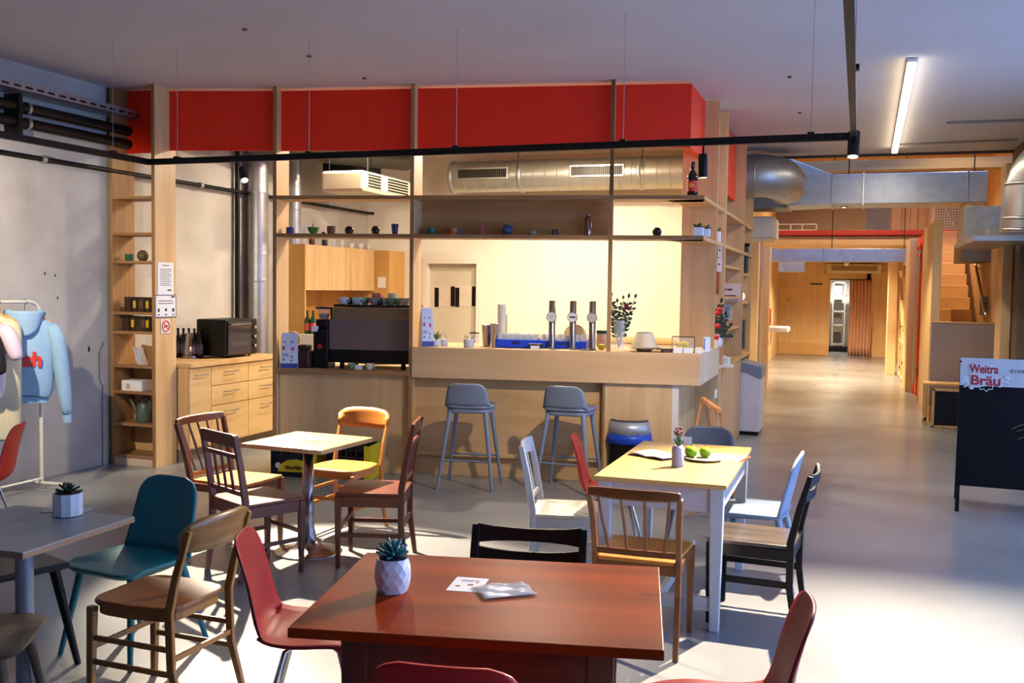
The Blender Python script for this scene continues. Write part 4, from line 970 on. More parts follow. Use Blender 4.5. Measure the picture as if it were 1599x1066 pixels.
vessel(715, 9, 11, 'cup', colm('grey_blue_glaze', (96, 104, 130)), 'grey blue cup tucked behind the orange cup', t=.16, name='cup', cat='cup')
vessel(751, 10, 19, 'vase', colm('dusty_pink_glaze', (160, 78, 76)), 'slim dusty pink vase on the panelled shelf')
vessel(791, 18, 17, 'ball', colm('slate_blue_glaze', (54, 78, 108), .3), 'round slate blue vase on the panelled shelf')
vessel(831, 12, 9, 'ball', colm('pale_green_glaze', (120, 146, 136)), 'small pale green pebble vase on the panelled shelf')
vessel(862.5, 4, 10, 'tin', colm('black_glaze', (20, 20, 26), .2), 'left one of two tiny black salt pots on the panelled shelf', name='salt_pot', cat='pot')
vessel(868, 4, 10, 'tin', colm('black_glaze', (20, 20, 26), .2), 'right one of two tiny black salt pots on the panelled shelf', name='salt_pot', cat='pot')
vessel(917, 12, 34, 'bottle', mat('brushed_bottle_steel', (150, 130, 120), .22, 1., var=.03), 'brushed metal flask standing on the panelled shelf', name='flask', cat='bottle')
vessel(1024, 15, 14, 'ball', colm('black_glaze', (20, 20, 26), .2), 'black ball vase alone on the shelf right of the third post')

# ---- plants
def leaves(mb, n, r0, r1, h, w, tilt=.5, seed=1, th=.004):
    rnd = random.Random(seed)
    for i in range(n):
        k = i/n; a = i*2.399963; el = (.15+1.25*(1-k)*1.0)*tilt*1.6; L_ = r0+(r1-r0)*k
        L_ *= rnd.uniform(.85, 1.1); d = Vector((math.cos(a)*math.cos(PI/2-el), math.sin(a)*math.cos(PI/2-el), math.sin(PI/2-el)))
        s = Vector((-math.sin(a), math.cos(a), 0)); u = d.cross(s).normalized(); b_ = Vector((0, 0, h))
        P = [(0, .35), (.35, .95), (.7, .8), (.9, .4), (1., .02)]; vs = []
        for (q, ww) in P:
            c = b_+d*L_*q+u*(-.06*L_*q*q); vs.append([mb.b.verts.new(c-s*w*ww/2+u*th*(1-q)), mb.b.verts.new(c-u*th), mb.b.verts.new(c+s*w*ww/2+u*th*(1-q)), mb.b.verts.new(c+u*th*1.2)])
        for A, C_ in zip(vs, vs[1:]):
            for j in range(4): mb.b.faces.new((A[j], A[(j+1) % 4], C_[(j+1) % 4], C_[j]))
        mb.b.faces.new(vs[0][::-1]); mb.b.faces.new(vs[-1])
def faceted_pot(R, Hh, rings=5, n=12, amp=.06):
    mb = MB(); rs = []
    for j in range(rings+1):
        z = Hh*j/rings; rr = R*(.72+.28*math.sin(PI*(.12+.72*j/rings))); off = .5*(j % 2)
        rs.append([mb.b.verts.new((rr*(1+amp*((k+j) % 2))*math.cos(2*PI*(k+off)/n), rr*(1+amp*((k+j) % 2))*math.sin(2*PI*(k+off)/n), z)) for k in range(n)])
    for j in range(rings):
        a, c = rs[j], rs[j+1]
        for k in range(n):
            if j % 2 == 0: mb.b.faces.new((a[k], a[(k+1) % n], c[k])); mb.b.faces.new((a[(k+1) % n], c[(k+1) % n], c[k]))
            else: mb.b.faces.new((a[k], c[(k+1) % n], c[k])); mb.b.faces.new((a[k], a[(k+1) % n], c[(k+1) % n]))
    mb.b.faces.new(rs[0][::-1]); mb.b.faces.new(rs[-1]); return mb
# foreground succulent on the red brown table
p = G(613, 922, .765)
t = thing('potted_succulent', 'blue green succulent in a white faceted pot on the red brown table', 'plant', p)
R0 = size_at(p, 54)/2; H0 = size_at(p, 52)
obj('pot', faceted_pot(R0*1.0, H0), ceram_w, t); obj('soil', MB().lathe([(R0*.8, H0*.985), (R0*.8, H0+.003), (0, H0+.005)], (0, 0, 0), 18), soil, t)
m = MB(); leaves(m, 34, .055, .062, H0, .016, .62, 3); obj('foliage', m, leaf_b, t, smooth=2)
# grey table succulent
p = G(106, 803, .738)
t = thing('potted_succulent', 'dark succulent in a white fluted pot on the grey table', 'plant', p)
R1 = size_at(p, 44)/2; H1_ = size_at(p, 34)
m = MB(); n_ = 20
m.prism([((R1*(.94 if k % 2 else 1.0))*math.cos(2*PI*k/n_), (R1*(.94 if k % 2 else 1.))*math.sin(2*PI*k/n_)) for k in range(n_)], 0, H1_); obj('pot', m, ceram_w, t, bevel=.001)
obj('soil', MB().lathe([(R1*.85, H1_), (R1*.85, H1_+.003), (0, H1_+.004)], (0, 0, 0), 16), soil, t)
m = MB(); leaves(m, 18, .055, .05, H1_, .022, .75, 5); obj('foliage', m, leaf_d, t, smooth=2)
# papers
def sheet(label, c, w, h, rz, z, m=paper, name='paper_sheet', th=.0006, marks=None, cat='paper'):
    t = thing(name, label, cat, (c.x, c.y, z), rz); obj('sheet', MB().bb((-w/2, -h/2, 0), (w/2, h/2, th)), m, t)
    if marks: 
        for (nm, mm, rects) in marks:
            q = MB(); [q.bb((a, b__, th), (c_, d__, th+.0003)) for a, b__, c_, d__ in rects]; obj(nm, q, mm, t)
    return t
zt_b = .7655
c = (G(693, 924, zt_b)+G(757, 900, zt_b)+G(760, 928, zt_b)+G(712, 899, zt_b))/4
sheet('white printed menu card lying flat on the red brown table', c, .105, .148, math.radians(8), zt_b, mat('cool_white_card', (214, 218, 232), .5), marks=[('print', ink, [(-.03, .04, .03, .045), (-.03, .03, .01, .034)]), ('stamp', mat('brown_stamp', (130, 96, 60), .6), [(-.035, -.03, -.02, -.015), (0, -.01, .018, .005), (.02, .02, .03, .03)])])
c = (G(735, 932, zt_b)+G(842, 921, zt_b)+G(770, 938, zt_b)+G(800, 905, zt_b))/4
ps = thing('plastic_sleeve', 'crinkled clear plastic sleeve overlapping the card on the red brown table', 'sleeve', (c.x, c.y, zt_b+.002), math.radians(38))
m = MB().grid(lambda u, v: Vector(((u-.5)*.17, (v-.5)*.135, .004+.005*math.sin(u*9+v*4)*math.sin(v*7))), 16, 12); obj('film', m, mat('glossy_film', (206, 212, 224), .08, .0, var=.02, alpha=.5, ior=1.8), ps, smooth=2, solid=.001)
obj('insert', MB().bb((-.07, -.05, 0), (.07, .055, .0015)), mat('cool_white_card', (214, 218, 232), .5), ps)
c = G(105, 795, .738); sheet('pale leaflet lying under the pot on the grey table', c, .19, .09, math.radians(25), .7363+.0005, mat('grey_leaflet', (170, 176, 188), .5), marks=[('print', ink, [(-.07, .01, -.02, .013), (-.07, -.01, -.03, -.007)])])
# ---- white table things
zw = .7515
p = G(1058, 728, zw)
t = thing('bottle_vase', 'small pinkish white ribbed bottle vase with dried flowers on the white table', 'vase', p); r_ = size_at(p, 19)/2; h_ = size_at(p, 33)
obj('bottle', MB().lathe([(r_*.95, 0), (r_, .004), (r_, h_*.86), (r_*.8, h_*.96), (r_*.72, h_), (r_*.6, h_), (0, h_*.9)], (0, 0, 0), 22), mat('pinkish_ceramic', (226, 208, 204), .4), t, smooth=True)
m = MB(); rnd = random.Random(4)
for k in range(7):
    a = rnd.uniform(0, 6.28); d_ = rnd.uniform(.01, .03); m.tube([(0, 0, h_*.8), (math.cos(a)*d_*.5, math.sin(a)*d_*.5, h_+.04), (math.cos(a)*d_, math.sin(a)*d_, h_+.075)], .0018, 6)
leaves(m, 8, .05, .05, h_-.01, .014, .3, 8); obj('stems', m, leaf_g, t)
m = MB()
for k in range(12): a = rnd.uniform(0, 6.28); d_ = rnd.uniform(.0, .035); m.sphere((math.cos(a)*d_, math.sin(a)*d_, h_+rnd.uniform(.055, .095)), rnd.uniform(.005, .009), 8)
obj('flower_heads', m, mat('dried_flower', (110, 52, 60), .7, var=.3), t, smooth=2)
p = G(1098, 718, zw)
t = thing('serving_plate', 'flat beige plate carrying green apples on the white table', 'plate', p); pr2 = size_at(p, 58)/2
obj('plate', MB().lathe([(pr2*.5, 0), (pr2*.6, .002), (pr2, .012), (pr2*.98, .015), (pr2*.6, .006), (0, .006)], (0, 0, 0), 36), mat('beige_plate', (226, 190, 150), .4), t, smooth=True)
apm = mat('green_apple_skin', (148, 196, 40), .3, var=.12, scale=10)
def apple(p, r, label, group=None):
    t = thing('green_apple', label, 'apple', p)
    obj('flesh', MB().lathe([(0, .08*r), (.35*r, .0), (.8*r, .35*r), (1.*r, .95*r), (.85*r, 1.5*r), (.4*r, 1.75*r), (.12*r, 1.62*r), (0, 1.55*r)], (0, 0, 0), 20), apm, t, smooth=2)
    obj('stalk', MB().tube([(0, 0, 1.55*r), (.1*r, 0, 2.05*r)], .002, 6), soil, t)
apple(G(1079, 714, zw+.007), .037, 'green apple on the left of the beige plate')
apple(G(1101, 714, zw+.007), .034, 'green apple on the right of the beige plate, slightly yellower')
# open book left of the vase
pb = G(1026, 712, zw)
t = thing('open_book', 'open book with white pages lying face up on the white table', 'book', pb, math.radians(-32))
m = MB()
for sx in (-1, 1): m.grid(lambda u, v: Vector((sx*u*.13, (v-.5)*.19, .006+.014*math.sin(min(1, u*1.1)*PI*.55)*(1-u*.55))), 10, 2)
obj('pages', m, paper, t, smooth=2, solid=.004)
obj('cover', MB().bb((-.135, -.1, 0), (.135, .1, .003)), mat('dark_cover', (84, 56, 40), .6), t)
pn_ = G(1112, 712, zw); nk = thing('napkin', 'brown fringed cloth napkin under the beige plate', 'napkin', (pn_.x+.02, pn_.y, zw-.001), math.radians(-8))
m = MB().grid(lambda u, v: Vector(((u-.5)*.32, (v-.5)*.2, .0015+.0005*math.sin(u*40))), 30, 10); obj('cloth', m, mat('cream_napkin', (224, 206, 178), .9), nk, solid=.001)
m = MB()
for k in range(22): m.beam((.16, -.1+.2*k/21, .001), (.185, -.1+.2*k/21+.004, .001), .003, .002)
obj('fringe', m, mat('brown_fringe', (150, 100, 60), .9), nk)
c = G(1066, 694, zw); sc__ = thing('folded_card', 'white folded card standing at the far edge of the white table', 'card', (c.x, c.y+.0, zw), math.radians(5))
obj('card', MB().prism([(-.055, 0), (.055, 0), (.055, .003), (-.055, .003)], 0, .05), paper, sc__)
# ================================================================ bar top things
def coffee_bag(label, p, w, h, rz):
    t = thing('coffee_bag', label, 'bag', p, rz); d = w*.62
    m = MB(); prof = [(1, 0, 1.), (1., .08, 1.0), (.96, .55, .82), (.9, .85, .4), (.86, 1., .06)]
    rings = []
    for (kx, kz, ky) in prof: rings.append([m.b.verts.new((sx*w/2*kx, sy*d/2*ky, h*kz)) for sx, sy in ((-1, -1), (1, -1), (1, 1), (-1, 1))])
    for a, c in zip(rings, rings[1:]):
        for k in range(4): m.b.faces.new((a[k], a[(k+1) % 4], c[(k+1) % 4], c[k]))
    m.b.faces.new(rings[0][::-1]); m.b.faces.new(rings[-1]); obj('pouch', m, mat('cool_white_bag', (206, 208, 216), .45), t, bevel=.006)
    q = MB(); q.bb((-w*.49, -d/2-.002, .003), (w*.49, -d/2+.004, h*.14)); obj('blue_band', q, mat('deep_blue_print', (34, 62, 140), .5), t)
    def yf(z): 
        k = z/h; return -d/2*(1-.18*max(0, (k-.08)/.47)) if k < .55 else -d/2*(.82-.42*(k-.55)/.3) if k < .85 else -d/2*.4
    for (nm, mm, L_) in (('pink_print', pinkink, [(.12, .5, .15, .1)]), ('rust_print', mat('rust_print', (150, 74, 50), .6), [(-.38, .52, .14, .1), (-.3, .72, .08, .05)]), ('blue_lettering', blueink, [(-.4, .40, .32, .02), (-.4, .35, .38, .02), (-.36, .22, .1, .06), (.12, .3, .08, .05), (.1, .2, .08, .05), (.1, .72, .1, .04)])):
        q = MB()
        for (x, z, ww, hh_) in L_: z0 = z*h; q.bb((x*w, yf(z0)-.003, z0), ((x+ww)*w, yf(z0)+.001, z0+hh_*h))
        obj(nm, q, mm, t)
    return t
zc = zG
p = on_bar(452, .02, zc); coffee_bag('white coffee bag with blue base at the left end of the coffee counter', p, size_at(p, 27), size_at(p, 55), BA+.35)
p = on_bar(666, .05, zB1); coffee_bag('white coffee bag standing on the bar beside the second post', p, size_at(p, 21), size_at(p, 60), BA+.75)
# espresso machine
def bl(s, t_, z): return (s, t_, z)
em = bar_thing('espresso_machine', 'large espresso machine with mirrored back panel on the coffee counter', 'coffee machine')
s0, s1 = B(513, 520, .10)[0], B(641, 520, .10)[0]-.015
ze = lambda y: B(580, y, .10)[1]
obj('body', MB().bb((s0, .14, ze(548)), (s1, .62, ze(482))), blackp, em, bevel=.01)
mm_ = MB(); mm_.bb((s0-.0, .112, ze(547)), (s1, .14, ze(499))); obj('mirror_panel', mm_, mat('polished_steel_panel', (156, 136, 130), .2, .6, var=.01), em, bevel=.004)
mm_ = MB(); mm_.strip([(s0+.03, .13, ze(490)), (s1, .13, ze(490))], ze(480)-ze(499), .05, (0, 0, 1)); obj('upper_trim', mm_, mat('gold_brown_trim', (150, 128, 98), .35, .6), em, bevel=.012)
obj('base_bar', MB().bb((s0-.0, .10, ze(567)), (s1, .6, ze(547))), blackm, em, bevel=.006)
obj('cup_rail', MB().bb((s0+.04, .12, ze(480)), (s1, .6, ze(476))), blackm, em, bevel=.003)
for sx in (s0+.12, s1-.06):
    for tt in (.14, .55): obj('foot', MB().lathe([(.022, zc), (.022, ze(566))], (sx, tt, 0), 14), blackp, em, smooth=True)
obj('steam_pipe', MB().tube([(s0+.25, .12, ze(566)), (s0+.4, .12, ze(569)), (s1-.1, .12, ze(567))], .006, 8), chrome, em, smooth=True)
# grinder
gp_ = on_bar(507, .14, zc); gr = thing('coffee_grinder', 'black coffee grinder with clear hopper left of the coffee machine', 'grinder', gp_, BA)
k_ = size_at(gp_, 1)
obj('body', MB().bb((-15*k_, -.06, 0), (9*k_, .16, 62*k_)), blackp, gr, bevel=.012); obj('shoulder', MB().prism([(-12*k_, -.04), (8*k_, -.04), (8*k_, .12), (-12*k_, .12)], 62*k_, 76*k_), blackp, gr, bevel=.012)
obj('hopper', MB().lathe([(7*k_, 76*k_), (12*k_, 92*k_), (11.6*k_, 92*k_), (6.6*k_, 77*k_)], (-3*k_, .04, 0), 20), glass, gr, smooth=True)
obj('beans', MB().lathe([(6.4*k_, 77*k_), (8.5*k_, 84*k_), (0, 85*k_)], (-3*k_, .04, 0), 18), mat('coffee_beans', (120, 84, 30), .6, var=.4, scale=60), gr, smooth=2)
obj('lid', MB().lathe([(13.5*k_, 92*k_), (13.5*k_, 95*k_), (0, 96*k_)], (-3*k_, .04, 0), 20), blackp, gr, smooth=True)
obj('badge', MB().lathe([(.02, -.062), (0, -.064)], (-4*k_, 0, 34*k_), 16, 'y'), redink, gr)
hp = obj('paper_note', MB().prism([(-.03, 0), (.03, 0), (.03, .002), (-.03, .002)], 0, .05), paper); tag_loc(hp, gp_+Vector((-.055, -.075, 57*k_)), 'folded white paper note clipped on the coffee grinder', 'note', rz=.4); hp.parent = None
# knocked box + wooden disk
p = on_bar(479, .10, zc); kb_ = thing('knock_box', 'dark brown leather look box beside the white coffee bag', 'box', p, BA)
k_ = size_at(p, 1); obj('box', MB().prism([(-13*k_, -.05), (6*k_, -.05), (11*k_, .02), (11*k_, .10), (-13*k_, .10)], 0, 27*k_), mat('dark_leather', (52, 26, 20), .4), kb_, bevel=.012); obj('lid', MB().bb((-13*k_, -.04, 27*k_), (5*k_, .08, 36*k_)), mat('dark_leather', (52, 26, 20), .4), kb_, bevel=.02)
p = on_bar(457, .32, zc+.0); dk = thing('round_board', 'round pale wooden board leaning behind the coffee bag', 'board', p, BA)
obj('board', MB().lathe([(size_at(p, 13), -.008), (size_at(p, 13), .008)], (0, 0, size_at(p, 13)+.17), 30, 'y'), wood('pale_board', (206, 176, 128), (222, 196, 150), 'x', .5), dk, bevel=.003); obj('block', MB().bb((-.06, -.04, 0), (.06, .04, .17)), birch, dk, bevel=.004)
# cups and jugs on top of the machine
def cup(label, p, r, h, m, group=None, saucer=False, name='cup'):
    t = thing(name, label, 'cup', p, 0, group)
    obj('bowl', MB().lathe([(r*.5, 0), (r*.8, h*.35), (r, h), (r*.92, h), (r*.7, h*.35), (0, h*.2)], (0, 0, 0), 18), m, t, smooth=True)
    obj('handle', MB().tube([(r*.85, 0, h*.8), (r*1.4, 0, h*.75), (r*1.35, 0, h*.35), (r*.75, 0, h*.3)], r*.1, 6), m, t, smooth=True)
    if saucer: obj('saucer', MB().lathe([(r*.6, 0), (r*1.3, .006), (r*1.28, .009), (0, .003)], (0, 0, -.006), 20), m, t, smooth=True)
    return t
greenc = colm('sage_glaze', (120, 158, 122)); whitec = colm('white_glaze', (224, 220, 214)); darkc = colm('charcoal_glaze', (34, 34, 40))
ztp = ze(476)+.001
lab = ['white cup', 'charcoal cup', 'pale blue cup', 'sage green cup', 'grey jug', 'charcoal bowl', 'pink cup', 'white bowl', 'grey green cup', 'glass like white bowl', 'white saucer stack', 'pale cup']
mats_ = [whitec, darkc, colm('ice_glaze', (176, 200, 206)), greenc, colm('grey_glaze', (130, 130, 130)), darkc, colm('pink_glaze', (196, 110, 110)), whitec, greenc, whitec, whitec, whitec]
for i, px in enumerate((536, 547, 557, 570, 584, 594, 588, 603, 611, 622, 632, 613)):
    hi = i in (6, 11); p = on_bar(px, .30 if hi else .2+.06*(i % 2), ztp+(.0 if not hi else .0))
    cup('%s on top of the coffee machine, %s' % (lab[i], ['at its left end', 'second from the left', 'third from the left', 'left of the middle', 'at the middle', 'right of the middle', 'in the second row at the middle', 'right of the charcoal bowl', 'next to the right end', 'near the post', 'touching the post', 'in the second row near the post'][i]), p, .038, .045 if not hi else .075, mats_[i], 'cups on the coffee machine').scale = (1.25, 1.25, 1.45)
p = on_bar(562, .03, zc); tr_ = obj('serving_tray', MB().lathe([(.15, 0), (.17, .008), (.165, .010), (0, .004)], (0, 0, 0), 30), mat('steel_tray', (180, 170, 150), .35, .6), smooth=True); tag_loc(tr_, p, 'flat oval tray in front of the coffee machine', 'tray'); tr_.scale = (1, .5, 1)
cup('sage green cup on the tray under the coffee machine', on_bar(550, .03, zc+.008), .037, .05, greenc); cup('cream cup on the tray under the coffee machine', on_bar(577, .03, zc+.008), .04, .05, colm('cream_glaze', (220, 214, 184)))
p = on_bar(561, -.02, zc+.002); tag_loc(obj('price_card', MB().prism([(-.035, 0), (.035, 0), (.035, .002), (-.035, .002)], 0, .045), paper), p, 'small white price card before the tray', 'card', rz=BA)
# wine bottles behind
gb_m = mat('green_bottle_glass', (24, 64, 30), .12, var=.02)
def bottle(name, label, p, r, h, m, lm, group=None, cap=None):
    t = thing(name, label, 'bottle', p, 0, group)
    obj('glass', MB().lathe([(r*.9, 0), (r, .006), (r, h*.55), (r*.85, h*.64), (r*.38, h*.76), (r*.34, h*.95), (r*.4, h*.96), (r*.4, h), (0, h)], (0, 0, 0), 20), m, t, smooth=True)
    if lm: obj('label', MB().lathe([(r*1.01, h*.15), (r*1.01, h*.46)], (0, 0, 0), 20), lm, t, smooth=True)
    if cap: obj('cap', MB().lathe([(r*.42, h*.93), (r*.42, h*1.005), (0, h*1.01)], (0, 0, 0), 12), cap, t, smooth=True)
    return t
wb = V(484, 520, 10.2)
for i, px in enumerate((480, 489)):
    p = V(px, 521, 10.2); bottle('wine_bottle', ['left of two green bottles with red and white labels behind the grinder', 'right of two green bottles with red and white labels behind the grinder'][i], p, .036, .27, gb_m, mat('red_white_label', (214, 90, 70), .5, var=.3), 'green bottles behind the grinder')
p = V(484, 523, 10.2); m = thing('side_cabinet', 'narrow white cabinet carrying the green bottles behind the grinder', 'cabinet', (p.x, 10.2, 0)); obj('body', MB().bb((-.1, -.1, 0), (.22, .4, V(484, 521, 10.2).z-.001)), white, m, bevel=.006); obj('door', MB().bb((-.09, -.112, .05), (.21, -.1, .9)), white, m, bevel=.003)
# ---- bar top, left to right
p = on_bar(682, .12, zB1)
t = thing('potted_succulent', 'small spiky succulent in a white pot beside the coffee bag on the bar', 'plant', p); k_ = size_at(p, 1)
obj('pot', MB().lathe([(6*k_, 0), (8*k_, 10*k_), (7.4*k_, 10*k_), (0, 9*k_)], (0, 0, 0), 16), ceram_w, t, smooth=True); m = MB(); leaves(m, 9, .07, .09, 9*k_, .016, .35, 11); obj('foliage', m, leaf_g, t)
p = on_bar(695, .16, zB1)
t = thing('cutlery_cup', 'small white cup holding a looped wire next to the succulent on the bar', 'cup', p); obj('cup', MB().lathe([(5*k_, 0), (6.5*k_, 11*k_), (6*k_, 11*k_), (0, 8*k_)], (0, 0, 0), 16), ceram_w, t, smooth=True); obj('wire_loop', MB().tube([(-4*k_, 0, 9*k_), (-9*k_, 0, 16*k_), (-3*k_, 0, 20*k_), (3*k_, 0, 15*k_), (2*k_, 0, 8*k_)], .002, 6), blackm, t)
p = on_bar(733, .10, zB1)
t = thing('utensil_pot', 'round grey white pot with spoons sticking out on the bar', 'pot', p); obj('pot', MB().lathe([(7*k_, 0), (8*k_, 2*k_), (8*k_, 12*k_), (7.3*k_, 12*k_), (0, 9*k_)], (0, 0, 0), 20), mat('light_grey_glaze', (206, 208, 214), .4), t, smooth=True)
for a, c in ((-5, -8), (-1, -3), (3, 9)): obj('spoon', MB().tube([(a*.4*k_, 0, 9*k_), (c*k_, 0, 18*k_)], .004, 6), mat('dull_spoon', (110, 90, 70), .4, .5), t, smooth=True)
t = thing('glass_jug', 'square glass jug behind the utensil pot on the bar', 'jug', on_bar(742, .25, zB1)); obj('body', MB().bb((-6*k_, -.03, 0), (6*k_, .03, 22*k_)), glass, t, bevel=.008); obj('rim', MB().bb((-6.3*k_, -.032, 20*k_), (6.3*k_, .032, 22*k_)), chrome, t)
for i, (px, w_, h_) in enumerate(((761, 16, 33), (773, 13, 36))):
    p = on_bar(px, .30-.12*i, zB1); w2 = w_*k_/2; o = obj('steel_bucket', MB().lathe([(w2*.75, 0), (w2, h_*k_), (w2*1.06, h_*k_+.003), (w2*.95, h_*k_), (w2*.7, .01), (0, .01)], (0, 0, 0), 24), steel, smooth=True); tag_loc(o, p, ['wide steel bucket standing left of the blue glass racks', 'narrow steel shaker cup directly left of the blue glass racks'][i], 'bucket')
p = on_bar(784, .5, zB1); o = obj('paper_cup_tube', MB().lathe([(6*k_, 0), (6.6*k_, 66*k_), (6*k_, 66*k_), (0, 60*k_)], (0, 0, 0), 20), mat('translucent_white', (236, 228, 204), .5), smooth=True); tag_loc(o, p, 'tall cream stack of paper cups behind the glasses', 'cups')
p = on_bar(791, .55, zB1); o = obj('straw_tube', MB().lathe([(2.2*k_, 0), (2.2*k_, 50*k_), (0, 50*k_)], (0, 0, 0), 12), mat('cream_tube', (214, 196, 160), .5), smooth=True); tag_loc(o, p, 'thin beige tube beside the stack of paper cups', 'tube')
bluem = mat('cobalt_blue_plastic', (28, 70, 214), .35, var=.02)
def rack(label, px0, px1, t0, dd, hpx):
    a, c = on_bar(px0, t0, zB1), on_bar(px1, t0, zB1); w_ = (c-a).length; t = thing('glass_rack', label, 'rack', a, BA); h = hpx*k_
    for y in (0, dd-.01): obj('side', MB().bb((0, y, .004), (w_, y+.01, h)), bluem, t, bevel=.002)
    for x in (0, w_-.01): obj('side', MB().bb((x, .01, .004), (x+.01, dd-.01, h)), bluem, t, bevel=.002)
    m = MB(); m.bb((.01, .01, .004), (w_-.01, dd-.01, .012)); n = int(w_/.07)
    for i in range(1, n): m.bb((w_*i/n-.002, .01, h*.5), (w_*i/n+.002, dd-.01, h*.7))
    obj('grid_floor', m, bluem, t); obj('grip', MB().bb((w_*.4, -.002, h*.45), (w_*.6, .0, h*.8)), mat('dark_blue_plastic', (14, 30, 110), .5), t)
    return a, w_, t
a1, w1_, _ = rack('cobalt blue glass rack on the bar left of the beer taps', 776, 838, .14, .34, 13)
a2, w2_, _ = rack('cobalt blue glass rack on the bar behind the beer taps', 841, 917, .20, .34, 12)
gproto = None; cnt = 0
def glassthing(p, label):
    global gproto
    if gproto is None:
        gproto = thing('drinking_glass', label, 'glass', p, 0, 'upturned glasses in the left blue rack')
        obj('tumbler', MB().lathe([(.032, 0), (.034, .003), (.027, .105), (.0, .107), (0, .100), (.025, .10), (.030, .004)], (0, 0, 0), 14), glass, gproto, smooth=True); return gproto
    return dup(gproto, p, 0, label)
for (a, w_, nx, ny, gl, lb) in ((a1, w1_, 6, 3, 'upturned glasses in the left blue rack', 'clear upturned glass in the blue rack left of the taps'), (a2, w2_, 6, 3, 'upturned glasses in the right blue rack', 'clear upturned glass in the blue rack behind the taps')):
    for i in range(nx):
        for j in range(ny):
            p = a+BU*(w_*(i+.5)/nx)+BN*(.05+.24*j/(ny-1)); p.z = zB1+.014+.002*((i*7+j*3) % 3); o = glassthing(p, lb); o['group'] = gl
# beer taps
for i, px in enumerate((863, 895.5, 926)):
    p = on_bar(px, .16, zB1); t = thing('beer_tap', ['brushed steel tap column with red badge, the left one', 'brushed steel tap column with dark lettered badge, the middle one', 'brushed steel tap column with plain silver badge, nearest the third post'][i], 'beer tap', p, BA, 'beer tap columns on the bar')
    hh = 74*k_; obj('column', MB().lathe([(5.2*k_, 0), (5.2*k_, hh-.002), (4.8*k_, hh), (0, hh)], (0, 0, 0), 28), mat('tap_steel', (158, 146, 136), .25, 1., var=.03), t, smooth=True)
    obj('flange', MB().lathe([(7*k_, 0), (7*k_, .006), (5.3*k_, .01)], (0, 0, 0), 28), steel, t, smooth=True)
    bd = obj('badge_ring', MB().lathe([(8*k_, -.012), (8*k_, -.004), (6*k_, .0)], (0, -5.4*k_-.004, 49*k_), 28, 'y'), steel, t, smooth=True)
    obj('badge_face', MB().lathe([(6.8*k_, -.0135), (0, -.0136)], (0, -5.4*k_-.004, 49*k_), 28, 'y'), [paper, paper, mat('silver_face', (190, 186, 186), .4)][i], t)
    if i == 0: text('badge_lettering', 'Weitra', .018, redink, t, (0, -5.4*k_-.019, 50.6*k_)); text('badge_lettering', 'Bräu', .018, redink, t, (0, -5.4*k_-.019, 47*k_))
    if i == 1: obj('badge_print', MB().bb((-4.6*k_, -5.4*k_-.0195, 48*k_), (4.6*k_, -5.4*k_-.018, 50.5*k_)), ink, t)
    obj('spout', MB().tube([(0, 5*k_, 60*k_), (0, .07, 59*k_), (0, .085, 52*k_)], .009, 10), chrome, t, smooth=True)
p = on_bar(899, .62, zB1); t = thing('round_tray', 'round brass rimmed tray leaning behind the taps', 'tray', p, BA); obj('disc', MB().lathe([(17*k_, -.006), (17*k_, .006), (15*k_, .008)], (0, 0, 17*k_), 32, 'y'), mat('cream_disc', (224, 196, 140), .4), t, smooth=True); obj('rim', MB().tube(ring_pts(17.2*k_, (0, 0, 17*k_), 'y'), .006, 8), mat('brass', (190, 140, 60), .3, .9), t, smooth=True)
p = on_bar(837, .03, zB1); t = thing('card_holder', 'black holder with a small white card before the taps', 'holder', p, BA); obj('base', MB().bb((-11*k_, .01, 4*k_), (11*k_, .05, 8*k_)), blackp, t, bevel=.004); obj('leg', MB().bb((-8*k_, .02, 0), (-6*k_, .04, 4*k_)), blackp, t); obj('leg', MB().bb((6*k_, .02, 0), (8*k_, .04, 4*k_)), blackp, t); obj('card', MB().bb((-7*k_, .0, 0), (7*k_, .004, 5*k_)), paper, t)
p = on_bar(943, .55, zB1); t = thing('storage_jar', 'white jar with dark green lid behind the third post', 'jar', p); obj('jar', MB().lathe([(9*k_, 0), (10*k_, .01), (10*k_, 22*k_), (0, 22*k_)], (0, 0, 0), 20), mat('apricot_white', (232, 196, 160), .5), t, smooth=True); obj('lid', MB().lathe([(10.5*k_, 22*k_), (10.5*k_, 27*k_), (0, 27*k_)], (0, 0, 0), 20), mat('dark_green_lid', (20, 60, 34), .4), t, smooth=True)
p = on_bar(941, .2, zB1); o = obj('yellow_sponge', MB().bb((-4.5*k_, -.03, 0), (4.5*k_, .03, 8*k_)), mat('lemon_yellow', (240, 216, 30), .7), bevel=.008); tag_loc(o, p, 'bright yellow sponge on the bar beside the right tap', 'sponge', rz=BA)
p = on_bar(918, .1, zB1); o = obj('drip_mat', MB().lathe([(.07, 0), (.07, .006), (.065, .008), (0, .006)], (0, 0, 0), 24), blackp, smooth=True); tag_loc(o, p, 'flat dark drip dish at the foot of the right tap', 'dish')
